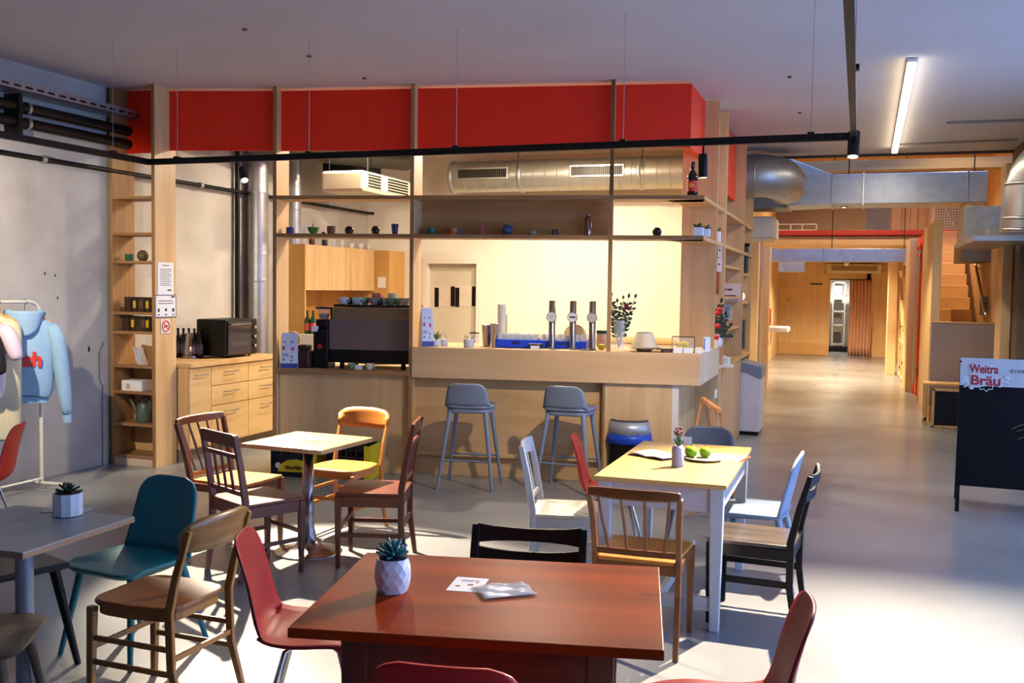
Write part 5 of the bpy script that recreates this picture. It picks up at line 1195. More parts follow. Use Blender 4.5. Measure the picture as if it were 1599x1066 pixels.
# flower vase
def branch_plant(mb, base, tips, lw, ll, seed, sm=None):
    rnd = random.Random(seed)
    for tip in tips:
        base_ = Vector(base); tip = Vector(tip); mid_ = (base_+tip)/2+Vector((rnd.uniform(-.02, .02), rnd.uniform(-.02, .02), 0))
        if sm: sm.tube([base_, mid_, tip], .0025, 6)
        n = 7
        for i in range(n):
            k = .35+.65*i/(n-1); c = base_*(1-k)**2+mid_*2*k*(1-k)+tip*k*k
            for sgn in (-1, 1):
                a = rnd.uniform(-.6, .6); d = Vector((sgn*math.cos(a), math.sin(a)*.8, rnd.uniform(.1, .8))).normalized()
                if i == n-1: d = (tip-mid_).normalized()
                s = d.cross(Vector((0, 1, .2))).normalized(); u = d.cross(s)
                L_ = ll*rnd.uniform(.7, 1.1); v = [c, c+d*L_*.5+s*lw/2, c+d*L_, c+d*L_*.5-s*lw/2]
                w2 = [mb.b.verts.new(q) for q in v]; w3 = [mb.b.verts.new(q+u*.0015) for q in v]
                mb.b.faces.new(w2); mb.b.faces.new(w3[::-1])
                for j in range(4): mb.b.faces.new((w2[j], w3[j], w3[(j+1) % 4], w2[(j+1) % 4]))
p = on_bar(968, .10, zB1)
t = thing('flower_vase', 'tall clear glass vase with dark leafy branches right of the third post', 'vase', p, BA)
obj('glass', MB().lathe([(8*k_, 0), (8.6*k_, .004), (9.4*k_, 46*k_), (8.8*k_, 46*k_), (7.6*k_, .01), (0, .01)], (0, 0, 0), 24), glass, t, smooth=True)
m, s_ = MB(), MB()
branch_plant(m, (0, 0, .02), [(-.07, 0, .47), (-.055, .02, .38), (-.02, 0, .42), (.03, .02, .45), (.075, 0, .46), (.13, .02, .46), (.09, .02, .36), (.04, 0, .33), (-.05, 0, .3)], .026, .055, 21, s_)
obj('leaves', m, leaf_d, t); obj('stems', s_, stemm, t, smooth=True); m = MB(); m.sphere((.06, -.02, .40), .022, 10); m.sphere((.085, .0, .375), .018, 10); m.sphere((.045, -.01, .37), .016, 10); obj('flowers', m, mat('burgundy_petals', (90, 20, 40), .6, var=.3), t, smooth=2)
# cake dome
p = on_bar(1008, .14, zB1)
t = thing('cake_stand', 'wide plate under a glass cover with a loaf on the bar', 'cake stand', p, BA)
obj('plate', MB().lathe([(10*k_, 0), (12*k_, 2*k_), (26*k_, 5*k_), (25*k_, 6*k_), (0, 4*k_)], (0, 0, 0), 36), mat('taupe_plate', (140, 112, 92), .45), t, smooth=True)
obj('cover', MB().lathe([(21*k_, 6*k_), (12*k_, 28*k_), (11.4*k_, 28*k_), (20.4*k_, 6*k_)], (0, 0, 0), 32), mat('frosted_mesh_cover', (226, 214, 190), .3, alpha=.55), t, smooth=True)
obj('cover_rim', MB().tube(ring_pts(11.8*k_, (0, 0, 28*k_)), .004, 8), steel, t, smooth=True)
m = MB(); m.lathe([(14*k_, 5*k_), (13*k_, 10*k_), (8*k_, 14*k_), (0, 15.5*k_)], (0, 0, 0), 24); obj('cake', m, mat('brown_cake', (190, 140, 100), .8, var=.15), t, smooth=2)
p = on_bar(1043, .08, zB1); t = thing('slate_board', 'dark slate serving board between the cake stand and the terrarium', 'board', p, BA+.2); obj('board', MB().prism(rrect(.19, .10, .03), .02, .03), mat('dark_slate', (52, 58, 54), .5), t, bevel=.003); obj('cloth', MB().prism(rrect(.1, .08, .03), 0, .02), mat('brown_cloth', (120, 92, 74), .9), t, bevel=.006)
# terrarium with lemons
p = on_bar(1069, .12, zB1); t = thing('glass_box', 'glass box with thin metal edges full of lemons on the bar end', 'glass box', p, BA)
W2, D2, H2 = 33*k_/2, .07, 23*k_
m = MB()
for sx in (-1, 1):
    for sy in (-1, 1): m.bb((sx*W2-.0025, sy*D2-.0025, 0), (sx*W2+.0025, sy*D2+.0025, H2))
for z in (0, H2):
    for sy in (-1, 1): m.bb((-W2, sy*D2-.0025, z-.0025), (W2, sy*D2+.0025, z+.0025))
    for sx in (-1, 1): m.bb((sx*W2-.0025, -D2, z-.0025), (sx*W2+.0025, D2, z+.0025))
obj('metal_edges', m, mat('antique_brass', (110, 90, 40), .4, .8), t)
m = MB(); [m.bb((-W2, sy*D2-.001, 0), (W2, sy*D2+.001, H2)) for sy in (-1, 1)]; obj('glass_panes', m, mat('thin_glass', (236, 240, 240), .04, 0, var=0, alpha=.07), t)
lemonm = mat('lemon_peel', (214, 190, 30), .45, var=.1, scale=30)
for i, (dx, dy, dz, rz) in enumerate(((-.055, -.02, .0, .2), (-.01, -.03, .0, 1.), (.035, -.01, .0, .5), (-.03, .01, .045, -.4), (.02, .0, .045, .1))):
    o = obj('lemon', MB().lathe([(0, -.038), (.008, -.034), (.021, -.02), (.026, 0), (.021, .02), (.008, .034), (0, .038)], (0, 0, 0), 14, 'x'), lemonm, smooth=2)
    q = p+BU*dx+BN*dy; o.location = (q.x, q.y, zB1+.028+dz); o.rotation_euler = (0, 0, rz+BA); tag(o, 'yellow lemon lying in the glass box on the bar end', 'lemon', 'lemons in the glass box')
# cards at the bar end
for i, (px, w_, h_, tt, lb) in enumerate(((1061, 13, 8, -.02, 'white price card before the glass box, the left one'), (1077, 13, 8, -.02, 'white price card before the glass box, the right one'), (1094, 8, 9, .0, 'small white tent card near the bar corner'))):
    p = on_bar(px, tt, zB1); tag_loc(obj('price_card', MB().prism([(-w_*k_/2, 0), (w_*k_/2, 0), (w_*k_/2, .012), (-w_*k_/2, .012)], 0, h_*k_), mat('bright_card', (245, 243, 240), .5), bevel=.001), p, lb, 'card', rz=BA)
p = on_bar(1104, .05, zB1); p = Vector((FX-.12, 8.95, zB1)); t = thing('menu_holder', 'upright white menu card standing on the bar corner', 'menu', V(1104, 548, 8.95), math.radians(25)); t.location.z = zB1; obj('card', MB().bb((-5*k_, 0, 0), (5*k_, .012, 22*k_)), paper, t); obj('edge_print', MB().bb((-5.2*k_, -.001, .01), (-3.6*k_, .0, 20*k_)), blueink, t)
# red flower bouquet on the side shelf
t = thing('flower_bouquet', 'bouquet of red flowers and grey green leaves beside the corner plank', 'bouquet', V(1121, 545, 9.85)); t.location.z = zB1
obj('vase', MB().lathe([(.035, 0), (.045, .05), (.03, .12), (.026, .12), (0, .1)], (0, 0, 0), 18), ceram_w, t, smooth=True)
m, s_ = MB(), MB(); branch_plant(m, (0, 0, .08), [(-.05, 0, .16), (.02, -.02, .42), (.06, 0, .30), (.10, 0, .2), (.11, -.02, .10), (.0, 0, .36), (.03, 0, .24)], .035, .055, 33, s_)
obj('leaves', m, mat('grey_green_leaf', (52, 76, 66), .5, var=.3), t); obj('stems', s_, stemm, t)
m = MB(); [m.sphere(q, .026, 10) for q in ((.0, -.05, .33), (.005, -.06, .20), (-.01, -.06, .09), (.015, -.05, .36))]; obj('flowers', m, mat('red_petals', (206, 34, 40), .6, var=.2), t, smooth=2)
p = V(1130, 556, 10.6); t = thing('tissue_box', 'white box of paper napkins on the side counter', 'box', (p.x, 10.6, zS)); obj('box', MB().bb((-.07, -.1, 0), (.06, .1, .07)), paper, t, bevel=.004); obj('tissue', MB().bb((-.03, -.03, .07), (.02, .03, .085)), mat('bright_card', (245, 243, 240), .5), t, bevel=.006)
p = V(1130, 563, 10.1); tag_loc(obj('paper_stack', MB().bb((-.09, -.1, 0), (.08, .1, .02)), paper, bevel=.001), (p.x-.0, 10.2, zS), 'flat stack of white paper on the side counter edge', 'paper')
# ================================================================ door notices
def flat_on(Y, x0, y0, x1, y1, th=.002):
    a, c = V(x0, y0, Y), V(x1, y1, Y); return MB().bb((a.x, Y-th, c.z), (c.x, Y, a.z))
Yd_ = KY+.088
for i, (a, c) in enumerate(((679, 710), (711, 743))):
    t = thing('door_notice', ['white notice framed by two black strips on the cream door, the left one', 'white notice framed by two black strips on the cream door, the right one'][i], 'notice', (0, 0, 0))
    obj('sheet', flat_on(Yd_, a, 446, c, 479, .003), mat('notice_paper', (226, 208, 184), .6), t)
    obj('strip', flat_on(Yd_-.003, a, 449, a+6, 479, .003), blackp, t); obj('strip', flat_on(Yd_-.003, c-6, 447, c, 478, .003), blackp, t)
# ================================================================ shelf: beer bottle, cactus planters, items in side bays
p = on_bar(1077.5, .10, zU1); k2 = size_at(p, 1)
t = bottle('beer_bottle', 'large dark beer bottle with a red label on the upper shelf', p, 8.5*k2, 54*k2, mat('dark_bottle_glass', (22, 12, 10), .08), mat('red_bottle_label', (206, 52, 44), .5), cap=mat('black_cap', (20, 18, 18), .4))
obj('emblem', MB().lathe([(.022, -8.7*k2), (0, -8.8*k2)], (0, 0, 54*k2*.32), 14, 'y'), mat('gold_emblem', (226, 176, 50), .5), t)
def cactus(label, px, t_, w_, h_, z, seed, lm=leaf_g, Y=None):
    p = on_bar(px, t_, z) if Y is None else Vector((V(px, 370, Y).x, Y, z)); k = size_at(p, 1); t = thing('cactus_pot', label, 'plant', p, BA)
    obj('pot', MB().prism(rrect(w_*k, min(w_*k, .1), .015), 0, h_*k), ceram_w, t, bevel=.002)
    m = MB(); n = max(1, int(w_/6)); 
    for i in range(n): 
        q = MB(); leaves(m, 9, .035, .04, h_*k-.004, .014, .5, seed+i); 
    bmesh.ops.translate(m.b, verts=m.b.verts, vec=(0, 0, 0)); o = obj('foliage', m, lm, t); o.scale = (max(1, w_/11), 1, 1.2); o.location.z = -h_*k*.2+.0
    return t
cactus('wide white ribbed planter with dark green succulents on the lower shelf', 1088, .08, 17, 14, zL1, 40, leaf_d); cactus('narrow white pot with dark green succulent beside the wide planter', 1102, .10, 10, 12, zL1, 50, leaf_d)
t = cactus('small green plant in a glass pot on the shelf between the two side planks', 1122, 0, 7, 17, zL1, 61, leaf_g, Y=9.75); 
# pinned sheets on side bays
def face_sheet(name, label, cat, Y, x0, y0, x1, y1, m, extra=()):
    t = thing(name, label, cat, (0, 0, 0)); obj('sheet', flat_on(Y, x0, y0, x1, y1), m, t)
    for nm, mm, (a, b2, c, d2) in extra: obj(nm, flat_on(Y-.002, a, b2, c, d2, .0015), mm, t)
    return t
t = face_sheet('paper_sign', 'white paper sign with two lines of bold print on the side shelf', 'sign', 11.995, 1127, 442, 1156.5, 471, mat('pinkish_paper', (236, 214, 206), .6))
for (xa_, xb_, yy) in ((1126.5, 1134, 452), (1135.5, 1143.5, 452), (1126.5, 1136, 462), (1137, 1149, 462)): obj('print_line', flat_on(11.992, xa_, yy-1.3, xb_, yy+1.3, .0015), ink, t)
face_sheet('paper_notice', 'pale blue grey notice below the paper sign', 'notice', 11.995, 1125, 475, 1143, 500, mat('blue_grey_paper', (208, 208, 206), .6), [('print', mat('faint_print', (160, 170, 180), .7), (1128, 479, 1140, 496))])
for i, (x0, y0, x1, y1) in enumerate(((1121, 381, 1127, 402), (1120, 403, 1127, 424))): face_sheet('paper_tag', ['upper white tag hanging in the first side bay', 'lower white tag hanging in the first side bay'][i], 'tag', 9.9, x0, y0, x1, y1, paper, [('print', ink, (x0+2, y0+8, x0+4, y0+11))])
tag(obj('cork_board', MB().bb((V(1115, 400, 10.1).x, 10.09, V(1115, 459, 10.1).z), (V(1124, 400, 10.1).x, 10.115, V(1115, 384, 10.1).z)), mat('brown_cork', (150, 92, 44), .8, var=.2, scale=30), bevel=.003), 'brown cork strip in the first side bay behind the bar corner', 'board')
q = Vector((V(1163, 441, 12.5).x, 12.6, XW(1163, 441, -1.3).z)); t = thing('snack_bag', 'black patterned bag standing in the last side bay', 'bag', (-1.33, 12.55, 1.925)); obj('pouch', MB().bb((-.09, -.05, 0), (.11, .05, .33)), mat('black_pattern_bag', (46, 46, 50), .4, var=.6, scale=25), t, bevel=.02); obj('top_seal', MB().bb((-.1, -.01, .33), (.12, .01, .37)), blackp, t)
t = thing('shelf_lamp', 'small glowing white lamp in the last side bay', 'lamp', (-1.30, 12.5, 1.575)); obj('globe', MB().sphere((0, 0, .07), .055, 16), emis('lamp_globe', (255, 238, 210), 4), t, smooth=2); obj('base', MB().lathe([(.03, 0), (.03, .02), (0, .022)], (0, 0, 0), 14), white, t, smooth=True)
t = thing('boxed_goods', 'dark patterned package below the glowing lamp in the side bay', 'package', (-1.30, 12.5, 1.285-.0)); t.location.z = 1.0+.0; obj('box', MB().bb((-.08, -.08, .0), (.07, .08, .36)), mat('dark_green_pack', (60, 80, 76), .5, var=.5, scale=20), t, bevel=.006)

# ================================================================ left shelf tower things
def ls(px, Y=LY+.12): return V(px, 400, Y).x
def ltower(name, label, cat, px, zi, w_, h_, kind, m, Y=LY+.12): 
    p = Vector((ls(px, Y), Y, LZ[zi])); return vessel(px, w_, h_, kind, m, label, name=name, cat=cat, base=p)
ltower('plant_cup', 'green cup on the shelf tower beside the olive ball vase', 'cup', 202, 2, 13, 11, 'cup', colm('teal_green_glaze', (46, 92, 66)))
ltower('ball_vase', 'olive brown ball vase on the shelf tower', 'vase', 223, 2, 18, 17, 'ball', colm('olive_glaze', (96, 82, 54)))
def pack(label, px, zi, w_, h_, m, stripe, Y=LY+.12, group='boxed goods in the shelf tower'):
    p = Vector((ls(px, Y), Y, LZ[zi])); k = size_at(p, 1); t = thing('tea_box', label, 'box', p, 0, group)
    obj('box', MB().bb((-w_*k/2, -.04, 0), (w_*k/2, .04, h_*k)), m, t, bevel=.002); obj('label', MB().bb((-w_*k*.3, -.042, h_*k*.25), (w_*k*.3, -.04, h_*k*.75)), stripe, t)
bxm = [mat('dark_brown_box', (62, 36, 22), .5, var=.15), mat('black_gold_box', (40, 34, 20), .5, var=.2)]; yel = mat('yellow_label', (206, 170, 30), .5)
where = ['first from the left', 'second from the left', 'third from the left', 'at the right end']
for zi, sh, nm in ((3, 0, 'upper'), (4, -3, 'lower')):
    for j, (px, w_) in enumerate(((203+sh, 12), (214+sh, 9), (224+(0 if zi == 3 else 3), 12), (234, 9))):
        pack('%s box of tea on the %s packed shelf, %s' % (['brown', 'black and yellow', 'dark brown', 'black and yellow'][j], nm, where[j]), px, zi, w_, 23, bxm[j % 2], [bxm[0], yel, mat('faded_label', (92, 70, 46), .5), yel][j])
    ltower('small_jar', 'small dark jar at the front of the %s packed shelf' % nm, 'jar', 193 if zi == 3 else 189, zi, 9, 7, 'tin', mat('dark_jar', (70, 56, 40), .4))
p = Vector((ls(226, LY+.1), LY+.1, LZ[5])); t = thing('card_display', 'tilted brown display holding white leaflets on the shelf tower', 'display', p)
obj('board', MB().beam((-.02, .05, 0), (.0, .09, .17), .22, .008, (1, 0, 0)), mat('kraft_board', (150, 108, 62), .7), t); 
for dx in (-.09, -.06): obj('leaflet', MB().beam((dx+.07, -.02, 0), (dx-.0, -.01, .16), .10, .004, (0, 1, 0)), paper, t)
p = Vector((ls(211, LY+.1), LY+.1, LZ[6])); t = thing('storage_box', 'white cardboard box on the shelf tower above the watering can', 'box', p); k = size_at(p, 1)
obj('box', MB().bb((-19*k, -.06, 0), (19*k, .1, 16*k)), paper, t, bevel=.003); obj('print', MB().bb((-10*k, -.062, 3*k), (-3*k, -.06, 11*k)), mat('sand_print', (200, 176, 140), .6), t)
t = thing('watering_can', 'grey green watering can standing on the shelf tower', 'watering can', (ls(224, LY+.12), LY+.12, LZ[7])); k = size_at(t.location, 1); wcm = mat('grey_green_plastic', (84, 94, 84), .4)
obj('body', MB().lathe([(12*k, 0), (13*k, .01), (12*k, 24*k), (9*k, 30*k), (0, 31*k)], (0, 0, 0), 22), wcm, t, smooth=True); obj('spout', MB().tube([(-11*k, 0, 8*k), (-20*k, 0, 26*k), (-27*k, 0, 36*k)], [3.2*k, 2.4*k, 1.7*k], 12), wcm, t, smooth=True)
obj('handle', MB().tube([(-6*k, 0, 30*k), (0, 0, 40*k), (8*k, 0, 40*k), (12*k, 0, 30*k), (12*k, 0, 18*k)], 1.6*k, 10), wcm, t, smooth=True)
# sheets on the tower's flank
def side_sheet(name, label, cat, x0, y0, x1, y1, m, extra=(), th=.002):
    X = LX1+.003; a, c = XW(x0, y0, X), XW(x1, y1, X); t = thing(name, label, cat, (X, 0, 0))
    obj('sheet', MB().bb((0, a.y, c.z), (th, c.y, a.z)), m, t)
    for nm, mm, L_ in extra:
        q = MB()
        for (u0, v0, u1, v1) in L_: q.bb((th, a.y+(c.y-a.y)*u0, a.z+(c.z-a.z)*v1), (th+.001, a.y+(c.y-a.y)*u1, a.z+(c.z-a.z)*v0))
        obj(nm, q, mm, t)
    return t, a, c
grt = mat('grey_text', (120, 116, 116), .7)
side_sheet('paper_notice', 'printed white sheet pinned on the side of the shelf tower, the upper one', 'notice', 246, 409, 271, 460, paper, [('text_lines', grt, [(.3, .08, .7, .11)]+[(.15, .2+.055*i, .85-.1*(i % 3 == 2), .22+.055*i) for i in range(10)]), ('stamp', ink, [(.6, .84, .85, .88)])])
side_sheet('framed_notice', 'notice with thin dark frame on the side of the shelf tower', 'notice', 242, 460, 275, 495, paper, [('frame', mat('blue_grey_frame', (70, 76, 96), .5), [(0, 0, 1, .04), (0, .96, 1, 1), (0, 0, .03, 1), (.97, 0, 1, 1)]), ('text_lines', grt, [(.15, .25, .85, .29), (.15, .36, .85, .40)]), ('pictograms', ink, [(.12, .6, .2, .75), (.45, .6, .55, .72), (.8, .6, .9, .75), (.12, .85, .2, .9), (.45, .85, .55, .9), (.8, .85, .9, .9), (.75, .06, .93, .13)])])
t, a, c = side_sheet('no_smoking_sign', 'red and white no smoking sticker on the side of the shelf tower', 'sign', 251, 498, 266, 520, mat('sticker_white', (230, 214, 200), .5))
yc, zc_ = (a.y+c.y)/2, (a.z+c.z)/2; r__ = (c.y-a.y)*.40
obj('ring', MB().tube(ring_pts(r__*.9, (.003, yc, zc_), 'x', 28), r__*.1, 6), redink, t); obj('bar', MB().beam((.0035, yc-r__*.6, zc_+r__*.6), (.0035, yc+r__*.6, zc_-r__*.6), r__*.2, .001, (0, 1, 1)), redink, t); obj('cigarette', MB().beam((.003, yc-r__*.55, zc_-r__*.15), (.003, yc+r__*.5, zc_+r__*.1), r__*.22, .001, (0, 0, 1)), ink, t)
# ================================================================ kitchen counter things
zk = zC
OX = -6.0; OY = XW(353, 500, OX).y
ov = thing('mini_oven', 'black countertop oven with glass door on the kitchen worktop', 'oven', (OX-.44, OY, zk+.001)); print('OVEN', OY, XW(409, 500, OX).y)
oh = XW(353, 500, CX).z-zk
obj('housing', MB().bb((.08, .0, .02), (.44, .56, oh)), blackp, ov, bevel=.015)
obj('door', MB().bb((.44, .02, .035), (.452, .43, oh-.02)), mat('oven_glass', (20, 26, 48), .06, 0), ov, bevel=.004)
obj('interior_rack', MB().bb((.452, .08, oh*.30), (.453, .37, oh*.42)), mat('dim_rack', (70, 72, 76), .4, .5), ov); obj('handle', MB().tube([(.452, .06, oh-.055), (.475, .06, oh-.05), (.475, .39, oh-.05), (.452, .39, oh-.055)], .008, 10), chrome, ov, smooth=True)
for z in (.2, .45, .7): obj('knob', MB().lathe([(.018, 0), (.018, .02), (0, .022)], (.44, .50, oh*z+.03), 16, 'x'), chrome, ov, smooth=True)
for x in (.12, .38):
    for y in (.05, .5): obj('foot', MB().lathe([(.012, 0), (.012, .022)], (x, y, 0), 10), blackp, ov)
kp = G(300, 558, zk); kt = thing('kettle', 'chrome electric kettle with glass body beside the oven', 'kettle', (kp.x, kp.y, zk+.001)); k = size_at(kt.location, 1)
obj('body', MB().lathe([(14*k, 4*k), (13.5*k, 12*k), (10*k, 34*k), (8*k, 38*k), (0, 39*k)], (0, 0, 0), 24), mat('kettle_steel', (176, 172, 168), .2, .8), kt, smooth=True); obj('base', MB().lathe([(16*k, 0), (16*k, 3*k), (13*k, 4*k)], (0, 0, 0), 24), steel, kt, smooth=True)
obj('handle', MB().tube([(-8*k, 0, 36*k), (-19*k, 0, 34*k), (-20*k, 0, 14*k), (-13*k, 0, 8*k)], 2*k, 10), blackp, kt, smooth=True)
for i in range(5):
    q = G(279+9*i, 536, zk); p = V(278+8.5*i, 536, 8.55); p = Vector((p.x, 8.55-.1*i*.0, zk)); bottle('beer_bottle', 'dark beer bottle in the row behind the kettle', p, .032, .30, mat('dark_brown_glass', (26, 16, 12), .12), mat('multi_label', (90, 90, 110), .5, var=.5, scale=20), 'beer bottles behind the kettle', cap=blackm)
p = V(417, 548, 9.0); t = thing('wooden_box', 'small pale wooden box at the far end of the kitchen worktop', 'box', (-6.22, 9.28, zk)); obj('box', MB().bb((-.1, -.1, 0), (.07, .1, .13)), birch, t, bevel=.004); obj('lid', MB().bb((-.105, -.105, .13), (.075, .105, .145)), birch_h, t, bevel=.003)
# glassware on top of the wall cabinets
for i, (px, kind, m_, lb, w_, h_) in enumerate(((487, 'tin', colm('dark_red_mug', (86, 26, 24)), 'dark red mug on top of the wall cabinets', 9, 10), (507, 'tin', colm('black_mug', (34, 30, 30)), 'black mug with green sprig on top of the wall cabinets', 9, 11), (476, 'tumbler', glass, 'clear glass on top of the wall cabinets, left of the dark red mug', 7, 12), (521, 'tumbler', glass, 'clear glass on top of the wall cabinets, right of the black mug', 8, 12), (534, 'tumbler', glass, 'clear tall glass in the middle of the wall cabinet top', 8, 12), (548, 'bowl', whitec, 'small white bowl on the wall cabinet top, left of three', 11, 8), (562, 'bowl', whitec, 'small white bowl on the wall cabinet top, middle of three', 11, 9), (575, 'bowl', whitec, 'small white bowl on the wall cabinet top, right of three', 12, 8))):
    q = XW(px, 385, WCX-.12); vessel(px, w_, h_, kind, m_, lb, name='mug' if kind == 'tin' else 'glass' if kind == 'tumbler' else 'bowl', cat='mug' if kind == 'tin' else 'glass' if kind == 'tumbler' else 'bowl', base=Vector((WCX-.12, q.y, wzt+.001)))
# ================================================================ beer crates by the coffee counter
crb = mat('black_crate', (18, 18, 20), .45); cry = mat('yellow_crate', (212, 190, 34), .5, var=.03)
def crate(label, s, tt, brand):
    t = thing('beer_crate', label, 'crate', BP(s, tt, 0), BA); w_, d_, h_ = .40, .30, .30
    m = MB(); m.bb((0, 0, 0), (w_, .012, .05)); m.bb((0, 0, .09), (w_*.14, .012, h_)); m.bb((w_*.86, 0, .09), (w_, .012, h_)); m.bb((0, 0, h_-.05), (w_, .012, h_)); m.bb((0, 0, .05), (w_, .012, .20)); m.bb((0, d_-.012, 0), (w_, d_, h_)); m.bb((0, 0, 0), (.012, d_, h_)); m.bb((w_-.012, 0, 0), (w_, d_, h_)); m.bb((0, 0, 0), (w_, d_, .012))
    obj('shell', m, crb, t, bevel=.002)
    lp = obj('label_panel', MB().prism([(-.13, 0), (.15, 0), (.15, .03), (.14, .07), (.1, .10), (.04, .115), (-.04, .105), (-.1, .07), (-.13, .03)], -.002, 0), cry, t); lp.rotation_euler = (PI/2, 0, 0); lp.location = (.2, -.001, .045)
    text('lettering', brand, .055, redink if False else mat('dark_red_print', (70, 20, 16), .6), t, (.215, -.004, .085), bold=.001)
    obj('corner_strip', MB().bb((w_-.05, -.004, 0), (w_, .0, h_)), cry, t); obj('corner_strip', MB().bb((w_-.0, -.004, 0), (w_+.004, d_, h_)), cry, t)
    ef = MB().lathe([(.028, -.002), (0, -.004)], (.07, 0, .10), 10, 'y'); obj('emblem', ef, mat('cream_emblem', (220, 210, 180), .6), t)
    for i in range(4):
        for j in range(2): obj('bottle_top', MB().lathe([(.028, .02), (.028, .14), (.012, .2), (.012, .255), (0, .256)], (.06+.093*i, .09+.13*j, 0), 12), mat('brown_bottle_glass', (60, 32, 16), .12), t, smooth=True)
    return t
crate('black and yellow beer crate beneath the pedestal table, lettered side showing', B(424, 720, -.36)[0], -.38, 'thurbis')
crate('black and yellow beer crate behind the honey coloured chair', B(510, 720, -.36)[0], -.38, 'thurbis')
# ================================================================ waste bin, recycling bin, boards
q = G(982, 752); t = thing('waste_bin', 'black waste bin with steel rim and blue liner below the bar', 'bin', (q.x+.02, 8.52, 0)); k = size_at(t.location, 1)
bw, bd, bh = 66*k/2, .15, 0
zb_t = V(982, 655, 8.5).z
poly = rrect(bw*2*.93, bd*2*.93, .09, 6); obj('body', MB().prism(poly, 0, zb_t-.17), blackp, t, bevel=.01)
m = MB(); 
def skirt(mb, w0, w1, z0, z1, amp=0., n=48):
    r = []
    for (w_, z, am) in ((w0, z0, amp), (w1, z1, amp*.3)):
        r.append([mb.b.verts.new(((w_*math.cos(2*PI*i/n))*(1+am*math.sin(i*2.7)), bd/bw*(w_*math.sin(2*PI*i/n))*(1+am*math.sin(i*2.7)), z+(am*.12*math.sin(i*1.9)))) for i in range(n)])
    for i in range(n): mb.b.faces.new((r[0][i], r[0][(i+1) % n], r[1][(i+1) % n], r[1][i]))
skirt(m, bw*1.12, bw*1.02, zb_t-.20, zb_t-.11, .015); obj('liner', m, mat('blue_liner', (20, 70, 190), .3), t, smooth=2, solid=.003)
m = MB(); skirt(m, bw*1.03, bw*.93, zb_t-.13, zb_t-.01, 0); obj('steel_rim', m, mat('satin_rim', (172, 176, 184), .4, .5), t, smooth=2, solid=.006)
m = MB(); skirt(m, bw*.90, bw*.80, zb_t-.01, zb_t-.0, 0); obj('opening_rim', m, mat('dark_rim', (60, 56, 52), .4), t, smooth=2, solid=.01)
obj('inner_liner', MB().prism([(bw*.82*math.cos(2*PI*i/24), bd/bw*bw*.82*math.sin(2*PI*i/24)) for i in range(24)], zb_t-.05, zb_t-.04), blackp, t)
t = thing('recycling_bin', 'tall white recycling bin with grey sloping lid beside the bar block', 'bin', (-1.26, 12.05, 0))
# near-left corner about x=-1.26; front face toward the camera
zl_ = V(1175, 572, 12.05).z
obj('body', MB().bb((.0, 0, .04), (.27, .55, zl_-.06)), mat('white_bin_plastic', (222, 214, 218), .4), t, bevel=.012); obj('plinth', MB().bb((.01, .02, 0), (.25, .53, .045)), blackp, t)
m = MB(); 
pts_ = [(-.01, zl_+.06), (.28, zl_-.0), (.28, zl_-.14), (.22, zl_-.13), (.12, zl_-.08), (-.01, zl_-.06)]
a_ = [m.b.verts.new((x, -.012, z)) for x, z in pts_]; c_ = [m.b.verts.new((x, .56, z)) for x, z in pts_]; n = len(pts_)
m.b.faces.new(a_); m.b.faces.new(c_[::-1]); [m.b.faces.new((a_[i], c_[i], c_[(i+1) % n], a_[(i+1) % n])) for i in range(n)]
obj('lid', m, mat('blue_grey_lid', (128, 138, 152), .4), t, bevel=.006)
# small wooden A-board by the bar end
zA = .80; pA_, pB_ = G(1099, 624, zA), G(1121, 640, zA); dv = (pB_-pA_).normalized(); nv = Vector((-dv.y, dv.x, 0))
t = thing('a_board', 'small wooden folding easel standing by the bar end', 'easel', ((pA_.x+pB_.x)/2, (pA_.y+pB_.y)/2, 0)); o_ = Vector((t.location.x, t.location.y, 0)); L2 = (pB_-pA_).length/2*1.05
ez_ = wood('orange_wood', (196, 124, 60), (216, 150, 84), 'z', .45, 5)
for sg in (-1, 1):
    for e in (-1, 1): obj('leg', MB().beam(dv*e*L2+nv*sg*.17+Vector((0, 0, 0)), dv*e*L2+nv*sg*.015+Vector((0, 0, zA)), .035, .022, dv), ez_, t, bevel=.002)
    m = MB(); m.poly([tuple(dv*e2*(L2-.03)+nv*sg*(.17-.155*zz/zA)+Vector((0, 0, zz))) for e2, zz in ((-1, .08), (1, .08), (1, .55), (-1, .55))]); obj('panel', m, mat('whiteboard', (214, 200, 196), .5), t, solid=.006)
    obj('cross_bar', MB().beam(dv*-L2+nv*sg*.16+Vector((0, 0, .06)), dv*L2+nv*sg*.16+Vector((0, 0, .06)), .03, .018, (0, 0, 1)), ez_, t)
obj('top_bar', MB().beam(dv*-L2*1.1+Vector((0, 0, zA)), dv*L2*1.1+Vector((0, 0, zA)), .035, .04, (0, 0, 1)), ez_, t, bevel=.002)
o = obj('floor_socket', MB().bb((0, 0, 0), (.012, .12, .08)), paper, bevel=.003); tag_loc(o, (FX+.001, XW(1115, 622, FX).y, XW(1115, 622, FX).z), 'white double socket on the side counter panel', 'socket')
